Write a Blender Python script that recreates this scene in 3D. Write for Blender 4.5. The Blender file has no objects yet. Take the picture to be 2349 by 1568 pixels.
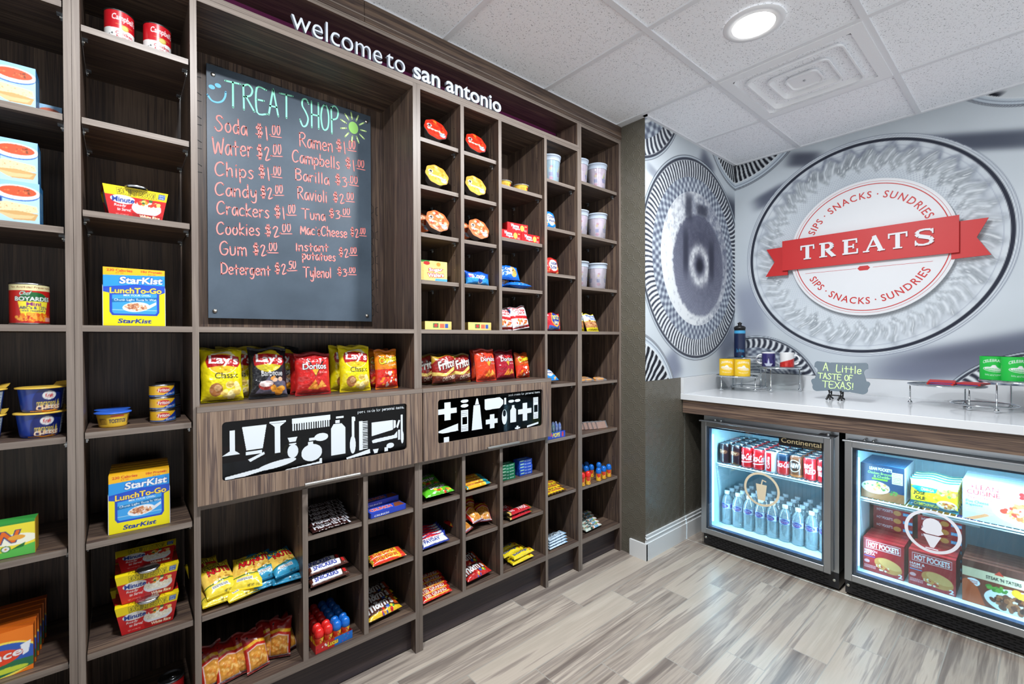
import bpy, math, random
import numpy as np
from mathutils import Vector, Matrix
D = bpy.data; SC = bpy.context.scene; COL = SC.collection
R = math.radians
# ---------------- camera, world, exposure, ceiling light grid ----------------
def make_camera():
    f, yaw, pitch, roll = 1045.62, 0.707397, -0.0066393, -0.0038944
    cam = D.cameras.new('camera'); ob = D.objects.new('camera', cam); COL.objects.link(ob)
    cam.sensor_fit = 'HORIZONTAL'; cam.sensor_width = 36.0; cam.lens = f*36.0/2349.0
    cam.clip_start = .02
    cy, sy, cp, sp = math.cos(yaw), math.sin(yaw), math.cos(pitch), math.sin(pitch)
    fw = Vector((sy*cp, cy*cp, sp)); r = Vector((cy, -sy, 0)); u = r.cross(fw)
    cr, sr = math.cos(roll), math.sin(roll)
    r2 = cr*r+sr*u; u2 = -sr*r+cr*u
    m = Matrix((r2, u2, -fw)).transposed().to_4x4()
    m.translation = Vector((0, -1.68424, 1.29660)); ob.matrix_world = m
    SC.camera = ob
make_camera()
SC.view_settings.view_transform = 'Standard'; SC.view_settings.look = 'None'
SC.view_settings.gamma = 1; SC.view_settings.use_curve_mapping = False
SC.view_settings.exposure = 0.0
WORLD_LOW, WORLD_UP = 1.5, .05     # added fill through the open sides, lifts the ceiling brightness
w = D.worlds.new('lobby_fill'); SC.world = w; w.use_nodes = True
_N = w.node_tree.nodes; _L = w.node_tree.links
_tc = _N.new('ShaderNodeTexCoord'); _sp = _N.new('ShaderNodeSeparateXYZ'); _L.new(_tc.outputs['Generated'], _sp.inputs[0])
_rp = _N.new('ShaderNodeValToRGB'); _L.new(_sp.outputs[2], _rp.inputs[0])      # invented lobby fill: bright below the horizon, dim above
_rp.color_ramp.elements[0].position = -.02 if 0 else 0.0; _rp.color_ramp.elements[0].color = (WORLD_LOW*.95, WORLD_LOW*.98, WORLD_LOW, 1)
_rp.color_ramp.elements[1].position = .04; _rp.color_ramp.elements[1].color = (WORLD_UP*.9, WORLD_UP*.96, WORLD_UP, 1)
_L.new(_rp.outputs[0], _N['Background'].inputs[0]); _N['Background'].inputs[1].default_value = 1.0
SC.cycles.max_bounces = 10; SC.cycles.transparent_max_bounces = 24
SC.cycles.diffuse_bounces = 5; SC.cycles.glossy_bounces = 4
SC.cycles.sample_clamp_indirect = 4; SC.cycles.use_denoising = True
SC.cycles.caustics_reflective = False; SC.cycles.caustics_refractive = False
DOWN_W = 42.0          # watts of one ceiling downlight
DOWN_C = (.94, .97, 1)
COOL_W = 6.5           # watts of one cooler light bar
COOL_C = (.58, .83, 1)
H = 2.5834             # ceiling height
# ---------------- helpers ----------------
def lin(c):
    c = np.asarray(c, float)/255.0
    return np.where(c <= .04045, c/12.92, ((c+.055)/1.055)**2.4)
def L4(c): return tuple(float(v) for v in lin(c))+(1.0,)
MATS = {}
def nodes_of(name):
    m = D.materials.new(name); m.use_nodes = True; nt = m.node_tree
    b = nt.nodes['Principled BSDF']; MATS[name] = m
    return m, nt, b
def plain(name, rgb, rough=.5, metal=0, emit=None, es=0, spec=.5, coat=0):
    m, nt, b = nodes_of(name)
    b.inputs['Base Color'].default_value = L4(rgb); b.inputs['Roughness'].default_value = rough
    b.inputs['Metallic'].default_value = metal; b.inputs['Specular IOR Level'].default_value = spec
    b.inputs['Coat Weight'].default_value = coat
    if emit: b.inputs['Emission Color'].default_value = L4(emit); b.inputs['Emission Strength'].default_value = es
    return m
def printed(name, rough, spec=.5, bump=0, metal=0):
    m, nt, b = nodes_of(name); a = nt.nodes.new('ShaderNodeAttribute'); a.attribute_name = 'Col'
    nt.links.new(a.outputs[0], b.inputs['Base Color']); b.inputs['Roughness'].default_value = rough
    b.inputs['Specular IOR Level'].default_value = spec; b.inputs['Metallic'].default_value = metal
    if bump:
        n = nt.nodes.new('ShaderNodeTexNoise'); n.inputs['Scale'].default_value = 38; n.inputs['Detail'].default_value = 2
        tc = nt.nodes.new('ShaderNodeTexCoord'); nt.links.new(tc.outputs['Object'], n.inputs['Vector'])
        bp = nt.nodes.new('ShaderNodeBump'); bp.inputs['Strength'].default_value = bump; bp.inputs['Distance'].default_value = .01
        nt.links.new(n.outputs[0], bp.inputs['Height']); nt.links.new(bp.outputs[0], b.inputs['Normal'])
    return m
printed('print_paper', .42, .45); printed('print_film', .24, .6, .35); printed('print_can', .28, .6)
printed('print_wall', .75, .2)
def thin(name, tint, refl=.12, rough=.02, milk=0.0, mcol=(230, 240, 250), fk=.7):
    m, nt, b = nodes_of(name); N = nt.nodes; Lk = nt.links
    out = N['Material Output']; N.remove(b)
    t = N.new('ShaderNodeBsdfTransparent'); t.inputs[0].default_value = L4(tint)
    g = N.new('ShaderNodeBsdfGlossy'); g.inputs['Roughness'].default_value = rough
    fr = N.new('ShaderNodeLayerWeight'); fr.inputs[0].default_value = .25
    mu = N.new('ShaderNodeMath'); mu.operation = 'MULTIPLY_ADD'; mu.inputs[1].default_value = fk; mu.inputs[2].default_value = refl*.4
    Lk.new(fr.outputs['Fresnel'], mu.inputs[0])
    mx = N.new('ShaderNodeMixShader'); Lk.new(mu.outputs[0], mx.inputs[0]); Lk.new(t.outputs[0], mx.inputs[1]); Lk.new(g.outputs[0], mx.inputs[2])
    last = mx
    if milk:
        d = N.new('ShaderNodeBsdfDiffuse'); d.inputs[0].default_value = L4(mcol)
        m2 = N.new('ShaderNodeMixShader'); m2.inputs[0].default_value = milk
        Lk.new(mx.outputs[0], m2.inputs[1]); Lk.new(d.outputs[0], m2.inputs[2]); last = m2
    Lk.new(last.outputs[0], out.inputs[0]); return m
def wood(name, axis, stops, scale=1.0, rough=.42, mid=1.0):
    # streaky laminate; axis = direction of the grain
    m, nt, b = nodes_of(name); N = nt.nodes; Lk = nt.links
    g = N.new('ShaderNodeNewGeometry'); s = N.new('ShaderNodeSeparateXYZ'); Lk.new(g.outputs['Position'], s.inputs[0])
    ad = N.new('ShaderNodeMath'); ad.operation = 'MULTIPLY_ADD'; ad.inputs[1].default_value = .83
    c = N.new('ShaderNodeCombineXYZ')
    i0, i1, i2 = dict(z=('X', 'Y', 'Z'), x=('Z', 'Y', 'X'), y=('X', 'Z', 'Y'))[axis]
    Lk.new(s.outputs[i1], ad.inputs[0]); Lk.new(s.outputs[i0], ad.inputs[2])
    st = N.new('ShaderNodeMath'); st.operation = 'MULTIPLY'; st.inputs[1].default_value = .022; Lk.new(s.outputs[i2], st.inputs[0])
    Lk.new(ad.outputs[0], c.inputs[0]); Lk.new(st.outputs[0], c.inputs[1])
    def nz(sc, det, dist=0):
        n = N.new('ShaderNodeTexNoise'); n.inputs['Scale'].default_value = sc; n.inputs['Detail'].default_value = det
        n.inputs['Distortion'].default_value = dist; Lk.new(c.outputs[0], n.inputs['Vector']); return n
    n1 = nz(34*scale, 3.5, .35); n2 = nz(150*scale, 3)
    mx = N.new('ShaderNodeMath'); mx.operation = 'MULTIPLY_ADD'; mx.inputs[1].default_value = .38
    Lk.new(n2.outputs[0], mx.inputs[0]); 
    m1 = N.new('ShaderNodeMath'); m1.operation = 'MULTIPLY'; m1.inputs[1].default_value = .72; Lk.new(n1.outputs[0], m1.inputs[0]); Lk.new(m1.outputs[0], mx.inputs[2])
    r = N.new('ShaderNodeValToRGB'); e = r.color_ramp.elements
    while len(e) < len(stops): e.new(.5)
    for el, (p, col) in zip(e, stops): el.position = p; el.color = tuple(v*mid for v in L4(col)[:3])+(1,)
    Lk.new(mx.outputs[0], r.inputs[0]); Lk.new(r.outputs[0], b.inputs['Base Color'])
    b.inputs['Roughness'].default_value = rough; b.inputs['Specular IOR Level'].default_value = .35
    return m
ZEB = [(.30, (52, 43, 41)), (.42, (78, 64, 56)), (.50, (104, 86, 74)), (.55, (70, 57, 54)), (.62, (124, 103, 87)), (.72, (92, 76, 66)), (.80, (150, 128, 108))]
wood('laminate_vertical', 'z', ZEB, 1.0, mid=.72); wood('laminate_horizontal', 'x', ZEB, 1.0, mid=.72)
FRT = [(.33, (58, 48, 50)), (.41, (104, 86, 76)), (.47, (136, 114, 98)), (.52, (82, 68, 66)), (.57, (150, 128, 110)), (.64, (118, 98, 84)), (.70, (70, 58, 58)), (.78, (176, 152, 128))]
wood('laminate_front', 'z', FRT, .9, mid=.85)
EDG = [(.3, (94, 84, 77)), (.5, (112, 101, 93)), (.7, (130, 119, 110))]
wood('edge_vertical', 'z', EDG, 2.0); wood('edge_horizontal', 'x', EDG, 2.0)
KCK = [(.3, (40, 34, 36)), (.45, (70, 60, 60)), (.6, (52, 46, 52)), (.75, (88, 76, 70))]
wood('laminate_kick', 'x', KCK, 1.0)
wood('laminate_apron', 'y', ZEB, 1.0)
class MB:
    def __init__(s): s.v = []; s.f = []; s.m = []; s.sm = []; s.mats = []
    def mi(s, name):
        if name not in s.mats: s.mats.append(name)
        return s.mats.index(name)
    def add(s, V, F, mat, smooth=False):
        o = len(s.v); s.v += [tuple(p) for p in V]; k = s.mi(mat)
        for f in F: s.f.append(tuple(i+o for i in f)); s.m.append(k); s.sm.append(smooth)
    def box(s, x0, x1, y0, y1, z0, z1, mat, **fm):
        V = [(x, y, z) for x in (x0, x1) for y in (y0, y1) for z in (z0, z1)]
        FS = dict(xm=(0, 1, 3, 2), xp=(4, 6, 7, 5), ym=(0, 4, 5, 1), yp=(2, 3, 7, 6), zm=(0, 2, 6, 4), zp=(1, 5, 7, 3))
        o = len(s.v); s.v += V
        for k, f in FS.items():
            s.f.append(tuple(i+o for i in f)); s.m.append(s.mi(fm.get(k, mat))); s.sm.append(False)
    def bbox(s, x0, x1, y0, y1, z0, z1, mat, b=.003, axis='x'):
        # bar with chamfered long edges along axis
        def ring(a0, a1, b0, b1): return [(a0+b, b0), (a1-b, b0), (a1, b0+b), (a1, b1-b), (a1-b, b1), (a0+b, b1), (a0, b1-b), (a0, b0+b)]
        if axis == 'x': P = [[(x, p, q) for p, q in ring(y0, y1, z0, z1)] for x in (x0, x1)]
        elif axis == 'y': P = [[(q, y, p) for p, q in ring(z0, z1, x0, x1)] for y in (y0, y1)]
        else: P = [[(p, q, z) for p, q in ring(x0, x1, y0, y1)] for z in (z0, z1)]
        F = [(i, (i+1) % 8, 8+(i+1) % 8, 8+i) for i in range(8)]+[tuple(range(7, -1, -1)), tuple(range(8, 16))]
        s.add(P[0]+P[1], F, mat)
    def lathe(s, prof, mat, c=(0, 0, 0), n=24, smooth=True, cap0=True, cap1=True, axis='z', shape=None):
        V = []; F = []
        for r, z in prof:
            for i in range(n):
                a = 2*math.pi*i/n; k = shape(a) if shape else 1
                p = (r*k*math.cos(a), r*k*math.sin(a), z)
                if axis == 'x': p = (p[2], p[0], p[1])
                elif axis == 'y': p = (p[1], p[2], p[0])
                V.append((p[0]+c[0], p[1]+c[1], p[2]+c[2]))
        for j in range(len(prof)-1):
            for i in range(n): F.append((j*n+i, j*n+(i+1) % n, (j+1)*n+(i+1) % n, (j+1)*n+i))
        s.add(V, F, mat, smooth)
        k = len(prof)-1
        if cap0: s.add(V[:n], [tuple(range(n-1, -1, -1))], mat)
        if cap1: s.add(V[k*n:], [tuple(range(n))], mat)
    def tube(s, pts, r, mat, n=8, closed=False):
        pts = [Vector(p) for p in pts]; V = []; F = []; m = len(pts); up = Vector((0, 0, 1))
        for i, p in enumerate(pts):
            a = pts[(i-1) % m] if closed or i > 0 else p; b = pts[(i+1) % m] if closed or i < m-1 else p
            t = (b-a).normalized(); q = t.cross(up if abs(t.z) < .95 else Vector((1, 0, 0))).normalized(); w_ = q.cross(t)
            for k in range(n):
                an = 2*math.pi*k/n; V.append(p+r*(math.cos(an)*q+math.sin(an)*w_))
        for i in range(m if closed else m-1):
            for k in range(n): F.append((i*n+k, i*n+(k+1) % n, ((i+1) % m)*n+(k+1) % n, ((i+1) % m)*n+k))
        s.add(V, F, mat, True)
        if not closed: s.add(V[:n], [tuple(range(n))], mat); s.add(V[-n:], [tuple(range(n-1, -1, -1))], mat)
    def poly(s, pts, mat, holes=None): s.add(pts, [tuple(range(len(pts)))], mat)
    def build(s, name, parent=None, off=(0, 0, 0)):
        me = D.meshes.new(name)
        me.from_pydata([(a-off[0], b-off[1], c-off[2]) for a, b, c in s.v], [], s.f)
        for n in s.mats: me.materials.append(MATS[n])
        me.polygons.foreach_set('material_index', s.m); me.polygons.foreach_set('use_smooth', s.sm); me.update()
        o = D.objects.new(name, me); COL.objects.link(o)
        if parent: o.parent = parent
        else: o.location = off
        return o
def thing(name, label, cat, loc=(0, 0, 0), rz=0, group=None):
    o = D.objects.new(name, None); COL.objects.link(o); o.empty_display_size = .05
    o.location = loc; o.rotation_euler = (0, 0, rz); return tag(o, label, cat, group)
def tag(o, label, cat, group=None, kind=None):
    o['label'] = label; o['category'] = cat
    if group: o['group'] = group
    if kind: o['kind'] = kind
    return o
def struct(o): o['kind'] = 'structure'; return o
def copy_tree(o, parent=None):
    c = o.copy(); COL.objects.link(c); c.parent = parent
    for ch in KIDS(o): copy_tree(ch, c)
    return c
def KIDS(o): return [x for x in COL.objects if x.parent == o]
# ---------------- canvas: prints are computed, then laid on fine meshes as colours ----------------
_TX = {}
def glyphs(s, bold=0, font=None):
    k = (s, bold)
    if k in _TX: return _TX[k]
    cu = D.curves.new('t', 'FONT'); cu.body = s; cu.offset = bold; cu.resolution_u = 3; cu.fill_mode = 'FRONT'
    ob = D.objects.new('t', cu); COL.objects.link(ob)
    dg = bpy.context.evaluated_depsgraph_get(); me = D.meshes.new_from_object(ob.evaluated_get(dg))
    me.calc_loop_triangles(); n = len(me.loop_triangles); t = np.zeros(n*3, int); me.loop_triangles.foreach_get('vertices', t)
    v = np.zeros(len(me.vertices)*3); me.vertices.foreach_get('co', v); v = v.reshape(-1, 3)[:, :2]
    T = v[t.reshape(-1, 3)] if n else np.zeros((0, 3, 2))
    D.objects.remove(ob); D.curves.remove(cu); D.meshes.remove(me)
    _TX[k] = T; return T
class Cv:
    """print canvas, x 0..1 left to right, y 0..1 bottom to top; w,h in metres"""
    def __init__(s, w, h, bg, px=.0016, ss=2):
        s.w, s.h = w, h; s.nx = max(6, int(w/px)); s.ny = max(6, int(h/px)); s.ss = ss
        s.a = np.zeros((s.ny*ss, s.nx*ss, 3), np.float32); s.a[:] = np.asarray(bg, np.float32)
        s.Y, s.X = np.mgrid[0:s.ny*ss, 0:s.nx*ss]; s.X = (s.X+.5)/(s.nx*ss); s.Y = (s.Y+.5)/(s.ny*ss)
    def mask(s, m, c): s.a[m] = np.asarray(c, np.float32); return s
    def rect(s, x0, y0, x1, y1, c): return s.mask((s.X >= x0) & (s.X <= x1) & (s.Y >= y0) & (s.Y <= y1), c)
    def ell(s, cx, cy, rx, ry, c, rot=0):
        a = R(rot); dx = (s.X-cx)*s.w; dy = (s.Y-cy)*s.h; ca, sa = math.cos(a), math.sin(a)
        return s.mask(((dx*ca+dy*sa)/(rx*s.w))**2+((-dx*sa+dy*ca)/(ry*s.h))**2 <= 1, c)
    def poly(s, pts, c):
        P = np.asarray(pts, float); ins = np.zeros(s.X.shape, bool); j = len(P)-1
        for i in range(len(P)):
            xi, yi = P[i]; xj, yj = P[j]
            if yi != yj: ins ^= ((s.Y < yi) != (s.Y < yj)) & (s.X < (xj-xi)*(s.Y-yi)/(yj-yi)+xi)
            j = i
        return s.mask(ins, c)
    def tris(s, T, c):
        hh, ww = s.a.shape[:2]; T = T*np.array([ww, hh]); c = np.asarray(c, np.float32)
        for t in T:
            x0 = max(int(t[:, 0].min()), 0); x1 = min(int(t[:, 0].max())+2, ww); y0 = max(int(t[:, 1].min()), 0); y1 = min(int(t[:, 1].max())+2, hh)
            if x1 <= x0 or y1 <= y0: continue
            gy, gx = np.mgrid[y0:y1, x0:x1]; gx = gx+.5; gy = gy+.5
            (ax, ay), (bx, by), (cx, cy) = t
            d1 = (gx-bx)*(ay-by)-(ax-bx)*(gy-by); d2 = (gx-cx)*(by-cy)-(bx-cx)*(gy-cy); d3 = (gx-ax)*(cy-ay)-(cx-ax)*(gy-ay)
            m = ((d1 >= 0) & (d2 >= 0) & (d3 >= 0)) | ((d1 <= 0) & (d2 <= 0) & (d3 <= 0))
            s.a[y0:y1, x0:x1][m] = c
        return s
    def text(s, t, x0, y0, x1, y1, c, bold=.02, shear=0, rot=0, out=None, ow=.045, arc=0):
        bold *= .62
        for off, col in ([(bold+ow, out)] if out is not None else [])+[(bold, c)]:
            T = glyphs(t, off)
            if not len(T): continue
            T0 = glyphs(t, bold); lo = T0.reshape(-1, 2).min(0); hi = T0.reshape(-1, 2).max(0)
            U = (T-lo)/(hi-lo)
            if arc: U = U.copy(); U[..., 1] += arc*(1-(2*U[..., 0]-1)**2)
            P = np.empty_like(U); P[..., 0] = (x0+U[..., 0]*(x1-x0))*s.w; P[..., 1] = (y0+U[..., 1]*(y1-y0))*s.h
            P[..., 0] += shear*(P[..., 1]-y0*s.h)
            if rot:
                cx, cy = (x0+x1)/2*s.w, (y0+y1)/2*s.h; a = R(rot); Q = P-np.array([cx, cy])
                P = np.stack([cx+Q[..., 0]*math.cos(a)-Q[..., 1]*math.sin(a), cy+Q[..., 0]*math.sin(a)+Q[..., 1]*math.cos(a)], -1)
            s.tris(P/np.array([s.w, s.h]), col)
        return s
    def blobs(s, x0, y0, x1, y1, cols, n, r, seed=1, ellip=True):
        rg = random.Random(seed)
        for i in range(n):
            while 1:
                u, v = rg.uniform(-1, 1), rg.uniform(-1, 1)
                if not ellip or u*u+v*v < 1: break
            k = r*rg.uniform(.6, 1.3)
            s.ell((x0+x1)/2+u*(x1-x0)/2, (y0+y1)/2+v*(y1-y0)/2, k, k*s.w/s.h*rg.uniform(.6, 1), cols[i % len(cols)], rg.uniform(0, 180))
        return s
    def lines(s, x0, y0, x1, y1, n, c, fill=.5, seed=3):
        # rows of small print
        rg = random.Random(seed); hh = (y1-y0)/n
        for i in range(n):
            x = x0
            while x < x1-.01:
                l = rg.uniform(.04, .12)*(x1-x0)*1.5; s.rect(x, y1-(i+.75)*hh, min(x+l, x1), y1-(i+.75-fill)*hh, c); x += l+.02*(x1-x0)
        return s
    def grid(s):
        a = s.a.reshape(s.ny, s.ss, s.nx, s.ss, 3).mean((1, 3))
        return a
def col_attr(me, cols, k=1.0):
    at = me.color_attributes.new('Col', 'FLOAT_COLOR', 'POINT')
    a = np.ones((len(cols), 4), np.float32); a[:, :3] = lin(cols)*k; at.data.foreach_set('color', a.ravel())
def grid_faces(ny, nx, o=0, wrap=False, flip=False):
    i = np.arange(ny-1)[:, None]; j = np.arange(nx if wrap else nx-1)[None, :]; k = (j+1) % nx
    F = np.stack([i*nx+j, i*nx+k, (i+1)*nx+k, (i+1)*nx+j], -1).reshape(-1, 4)+o
    return F[:, ::-1] if flip else F
class PM:
    """printed mesh: pieces (verts Nx3, faces Mx4, colours Nx3 0..255, material, smooth)"""
    def __init__(s): s.V = []; s.F = []; s.C = []; s.M = []; s.S = []; s.n = 0; s.mats = []
    def add(s, V, F, C, mat, smooth=False):
        V = np.asarray(V, float).reshape(-1, 3); F = np.asarray(F, int).reshape(-1, 4)
        C = np.asarray(C, float)
        if C.ndim == 1: C = np.tile(C, (len(V), 1))
        if mat not in s.mats: s.mats.append(mat)
        s.V.append(V); s.F.append(F+s.n); s.C.append(C.reshape(-1, 3)); s.n += len(V)
        s.M.append(np.full(len(F), s.mats.index(mat))); s.S.append(np.full(len(F), smooth)); return s
    def quad(s, p, c, mat='print_paper'): return s.add(p, [(0, 1, 2, 3)], c, mat)
    def face(s, cv, o, u, v, mat='print_paper'):
        # canvas on a flat rectangle: origin o, edge vectors u (x) and v (y)
        g = cv.grid() if isinstance(cv, Cv) else cv; ny, nx = g.shape[:2]
        # one quad per pixel block: grid vertices carry the pixel colours
        a = np.linspace(0, 1, nx); b = np.linspace(0, 1, ny)
        o, u, v = np.array(o, float), np.array(u, float), np.array(v, float)
        V = o+a[None, :, None]*u+b[:, None, None]*v
        return s.add(V, grid_faces(ny, nx), g, mat)
    def build(s, name, parent=None, k=.82):
        V = np.concatenate(s.V); F = np.concatenate(s.F); me = D.meshes.new(name)
        me.vertices.add(len(V)); me.vertices.foreach_set('co', V.ravel())
        me.loops.add(F.size); me.loops.foreach_set('vertex_index', F.ravel().astype(np.int32))
        me.polygons.add(len(F)); me.polygons.foreach_set('loop_start', np.arange(0, F.size, 4, dtype=np.int32))
        for n in s.mats: me.materials.append(MATS[n])
        me.polygons.foreach_set('material_index', np.concatenate(s.M).astype(np.int32))
        me.polygons.foreach_set('use_smooth', np.concatenate(s.S))
        me.update(calc_edges=True); me.validate(); col_attr(me, np.concatenate(s.C), k)
        o = D.objects.new(name, me); COL.objects.link(o); o.parent = parent; return o
# ---------------- surface materials of the room ----------------
def mat_floor():
    m, nt, b = nodes_of('floor_planks'); N = nt.nodes; Lk = nt.links
    def M(op, a, c=None, d=None):
        n = N.new('ShaderNodeMath'); n.operation = op
        for i, v in enumerate((a, c, d)):
            if v is None: continue
            if isinstance(v, (int, float)): n.inputs[i].default_value = v
            else: Lk.new(v, n.inputs[i])
        return n.outputs[0]
    g = N.new('ShaderNodeNewGeometry'); s = N.new('ShaderNodeSeparateXYZ'); Lk.new(g.outputs['Position'], s.inputs[0])
    X, Y = s.outputs[0], s.outputs[1]
    row = M('DIVIDE', M('SUBTRACT', -.09, Y), .148); ri = M('FLOOR', row); rf = M('SUBTRACT', row, ri)
    col = M('DIVIDE', M('SUBTRACT', M('SUBTRACT', X, 1.685), M('MULTIPLY', ri, .2225)), .904); ci = M('FLOOR', col); cf = M('SUBTRACT', col, ci)
    wn = N.new('ShaderNodeTexWhiteNoise'); wn.noise_dimensions = '2D'
    c0 = N.new('ShaderNodeCombineXYZ'); Lk.new(ri, c0.inputs[0]); Lk.new(ci, c0.inputs[1]); Lk.new(c0.outputs[0], wn.inputs['Vector'])
    sc = N.new('ShaderNodeSeparateColor'); Lk.new(wn.outputs['Color'], sc.inputs[0])
    c1 = N.new('ShaderNodeCombineXYZ')
    Lk.new(M('MULTIPLY_ADD', sc.outputs[0], 30, M('MULTIPLY', X, .40)), c1.inputs[0]); Lk.new(M('MULTIPLY_ADD', sc.outputs[1], 30, M('MULTIPLY', Y, 9.0)), c1.inputs[1])
    n1 = N.new('ShaderNodeTexNoise'); n1.inputs['Scale'].default_value = 1.35; n1.inputs['Detail'].default_value = 3.5; n1.inputs['Distortion'].default_value = .45; Lk.new(c1.outputs[0], n1.inputs['Vector'])
    n2 = N.new('ShaderNodeTexNoise'); n2.inputs['Scale'].default_value = 11; n2.inputs['Detail'].default_value = 4; n2.inputs['Distortion'].default_value = .3; Lk.new(c1.outputs[0], n2.inputs['Vector'])
    v = M('ADD', M('MULTIPLY', n1.outputs[0], .8), M('MULTIPLY', n2.outputs[0], .2))
    v = M('ADD', v, M('MULTIPLY', M('SUBTRACT', sc.outputs[2], .5), .16))
    r = N.new('ShaderNodeValToRGB'); e = r.color_ramp.elements
    st = [(.30, (98, 88, 83)), (.40, (122, 112, 104)), (.46, (160, 149, 137)), (.52, (134, 124, 116)), (.57, (176, 165, 152)), (.66, (166, 156, 143)), (.76, (188, 178, 165))]
    while len(e) < len(st): e.new(.5)
    for el, (p, c) in zip(e, st): el.position = p; el.color = L4(c)
    Lk.new(v, r.inputs[0])
    gr = M('MAXIMUM', M('GREATER_THAN', M('ABSOLUTE', M('SUBTRACT', rf, .5)), .488), M('GREATER_THAN', M('ABSOLUTE', M('SUBTRACT', cf, .5)), .4978))
    mx = N.new('ShaderNodeMix'); mx.data_type = 'RGBA'; Lk.new(gr, mx.inputs[0]); Lk.new(r.outputs[0], mx.inputs[6]); mx.inputs[7].default_value = L4((150, 146, 138))
    Lk.new(mx.outputs[2], b.inputs['Base Color'])
    b.inputs['Roughness'].default_value = .38; b.inputs['Specular IOR Level'].default_value = .4
    bp = N.new('ShaderNodeBump'); bp.inputs['Strength'].default_value = .35; bp.inputs['Distance'].default_value = .002
    Lk.new(M('SUBTRACT', M('MULTIPLY', n2.outputs[0], .3), gr), bp.inputs['Height']); Lk.new(bp.outputs[0], b.inputs['Normal'])
mat_floor()
def mat_tile():
    m, nt, b = nodes_of('ceiling_tile'); N = nt.nodes; Lk = nt.links
    g = N.new('ShaderNodeNewGeometry')
    n = N.new('ShaderNodeTexNoise'); n.inputs['Scale'].default_value = 170; n.inputs['Detail'].default_value = 2; Lk.new(g.outputs['Position'], n.inputs['Vector'])
    r = N.new('ShaderNodeValToRGB'); e = r.color_ramp.elements; e[0].position = .30; e[0].color = L4((170, 172, 178)); e[1].position = .40; e[1].color = L4((244, 246, 250))
    Lk.new(n.outputs[0], r.inputs[0]); Lk.new(r.outputs[0], b.inputs['Base Color']); b.inputs['Roughness'].default_value = .95; b.inputs['Specular IOR Level'].default_value = .1
    bp = N.new('ShaderNodeBump'); bp.inputs['Strength'].default_value = .5; bp.inputs['Distance'].default_value = .003; Lk.new(n.outputs[0], bp.inputs['Height']); Lk.new(bp.outputs[0], b.inputs['Normal'])
mat_tile()
def mat_wallpaper():
    # dark vinyl embossed with overlapping scallop arcs
    m, nt, b = nodes_of('embossed_wallpaper'); N = nt.nodes; Lk = nt.links
    def M(op, a, c=None):
        n = N.new('ShaderNodeMath'); n.operation = op
        for i, v in enumerate((a, c)):
            if v is None: continue
            if isinstance(v, (int, float)): n.inputs[i].default_value = v
            else: Lk.new(v, n.inputs[i])
        return n.outputs[0]
    g = N.new('ShaderNodeNewGeometry'); s = N.new('ShaderNodeSeparateXYZ'); Lk.new(g.outputs['Position'], s.inputs[0])
    U = M('DIVIDE', M('ADD', s.outputs[0], s.outputs[1]), .085); V = M('DIVIDE', s.outputs[2], .085)
    hs = []
    for ou, ov in ((0, 0), (.5, .5)):
        fu = M('SUBTRACT', M('FRACT', M('ADD', U, ou)), .5); fv = M('SUBTRACT', M('FRACT', M('ADD', V, ov)), .5)
        d = M('SQRT', M('ADD', M('MULTIPLY', fu, fu), M('MULTIPLY', fv, fv)))
        hs.append(M('MULTIPLY', M('MAXIMUM', 0, M('SINE', M('MULTIPLY', d, 48))), M('MULTIPLY', M('GREATER_THAN', d, .2), M('LESS_THAN', d, .5))))
    h = M('MAXIMUM', hs[0], hs[1])
    n = N.new('ShaderNodeTexNoise'); n.inputs['Scale'].default_value = 60; Lk.new(g.outputs['Position'], n.inputs['Vector'])
    h = M('MULTIPLY', h, M('MULTIPLY', n.outputs[0], 1.2))
    bp = N.new('ShaderNodeBump'); bp.inputs['Strength'].default_value = .55; bp.inputs['Distance'].default_value = .003; Lk.new(h, bp.inputs['Height']); Lk.new(bp.outputs[0], b.inputs['Normal'])
    b.inputs['Base Color'].default_value = L4((92, 88, 78)); b.inputs['Roughness'].default_value = .33; b.inputs['Specular IOR Level'].default_value = .6
mat_wallpaper()
plain('white_paint', (216, 219, 220), .45); plain('grid_metal', (222, 224, 228), .5); plain('vent_white', (232, 234, 237), .45)
plain('void_shade', (14, 14, 16), .8); plain('wall_paint', (200, 198, 192), .8)
plain('quartz', (206, 209, 212), .12, spec=.5); plain('steel', (176, 180, 184), .3, 1); plain('steel_dark', (96, 98, 102), .38, 1); plain('chrome', (224, 228, 232), .08, 1)
plain('satin_nickel', (190, 188, 184), .3, 1); plain('black_plastic', (22, 22, 24), .4); plain('black_grille', (26, 27, 32), .45); plain('black_hole', (5, 5, 6), .9)
plain('cooler_liner', (206, 232, 240), .4); plain('gasket_reflection', (40, 62, 92), .5); plain('shelf_wire', (226, 234, 238), .35)
plain('purple_panel', (112, 30, 84), .6); plain('letter_face', (190, 197, 206), .45); plain('letter_side', (150, 158, 170), .4)
plain('board_black', (66, 78, 92), .55); plain('chalk_mint', (150, 238, 205), .8); plain('chalk_coral', (244, 142, 136), .8); plain('chalk_blue', (120, 196, 236), .8); plain('chalk_lime', (206, 240, 160), .8); plain('chalk_green', (150, 205, 110), .8)
plain('pin_metal', (210, 206, 196), .3, 1); plain('ink_black', (14, 14, 14), .6)
plain('lens_glow', (255, 255, 255), .4, emit=(255, 252, 246), es=14); plain('bar_glow', (255, 255, 255), .4, emit=(205, 235, 255), es=16)
thin('clear_plastic', (236, 242, 246), .25, .08, .12); thin('door_glass', (232, 246, 250), .18, .01); thin('drawer_pane', (150, 152, 158), .03, .05, fk=.12)
thin('water_plastic', (232, 246, 250), .5, .12, .24, (226, 244, 250)); thin('acrylic', (240, 246, 246), .35, .02); thin('tub_plastic', (238, 240, 244), .3, .06, .25, (222, 226, 232))
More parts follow.
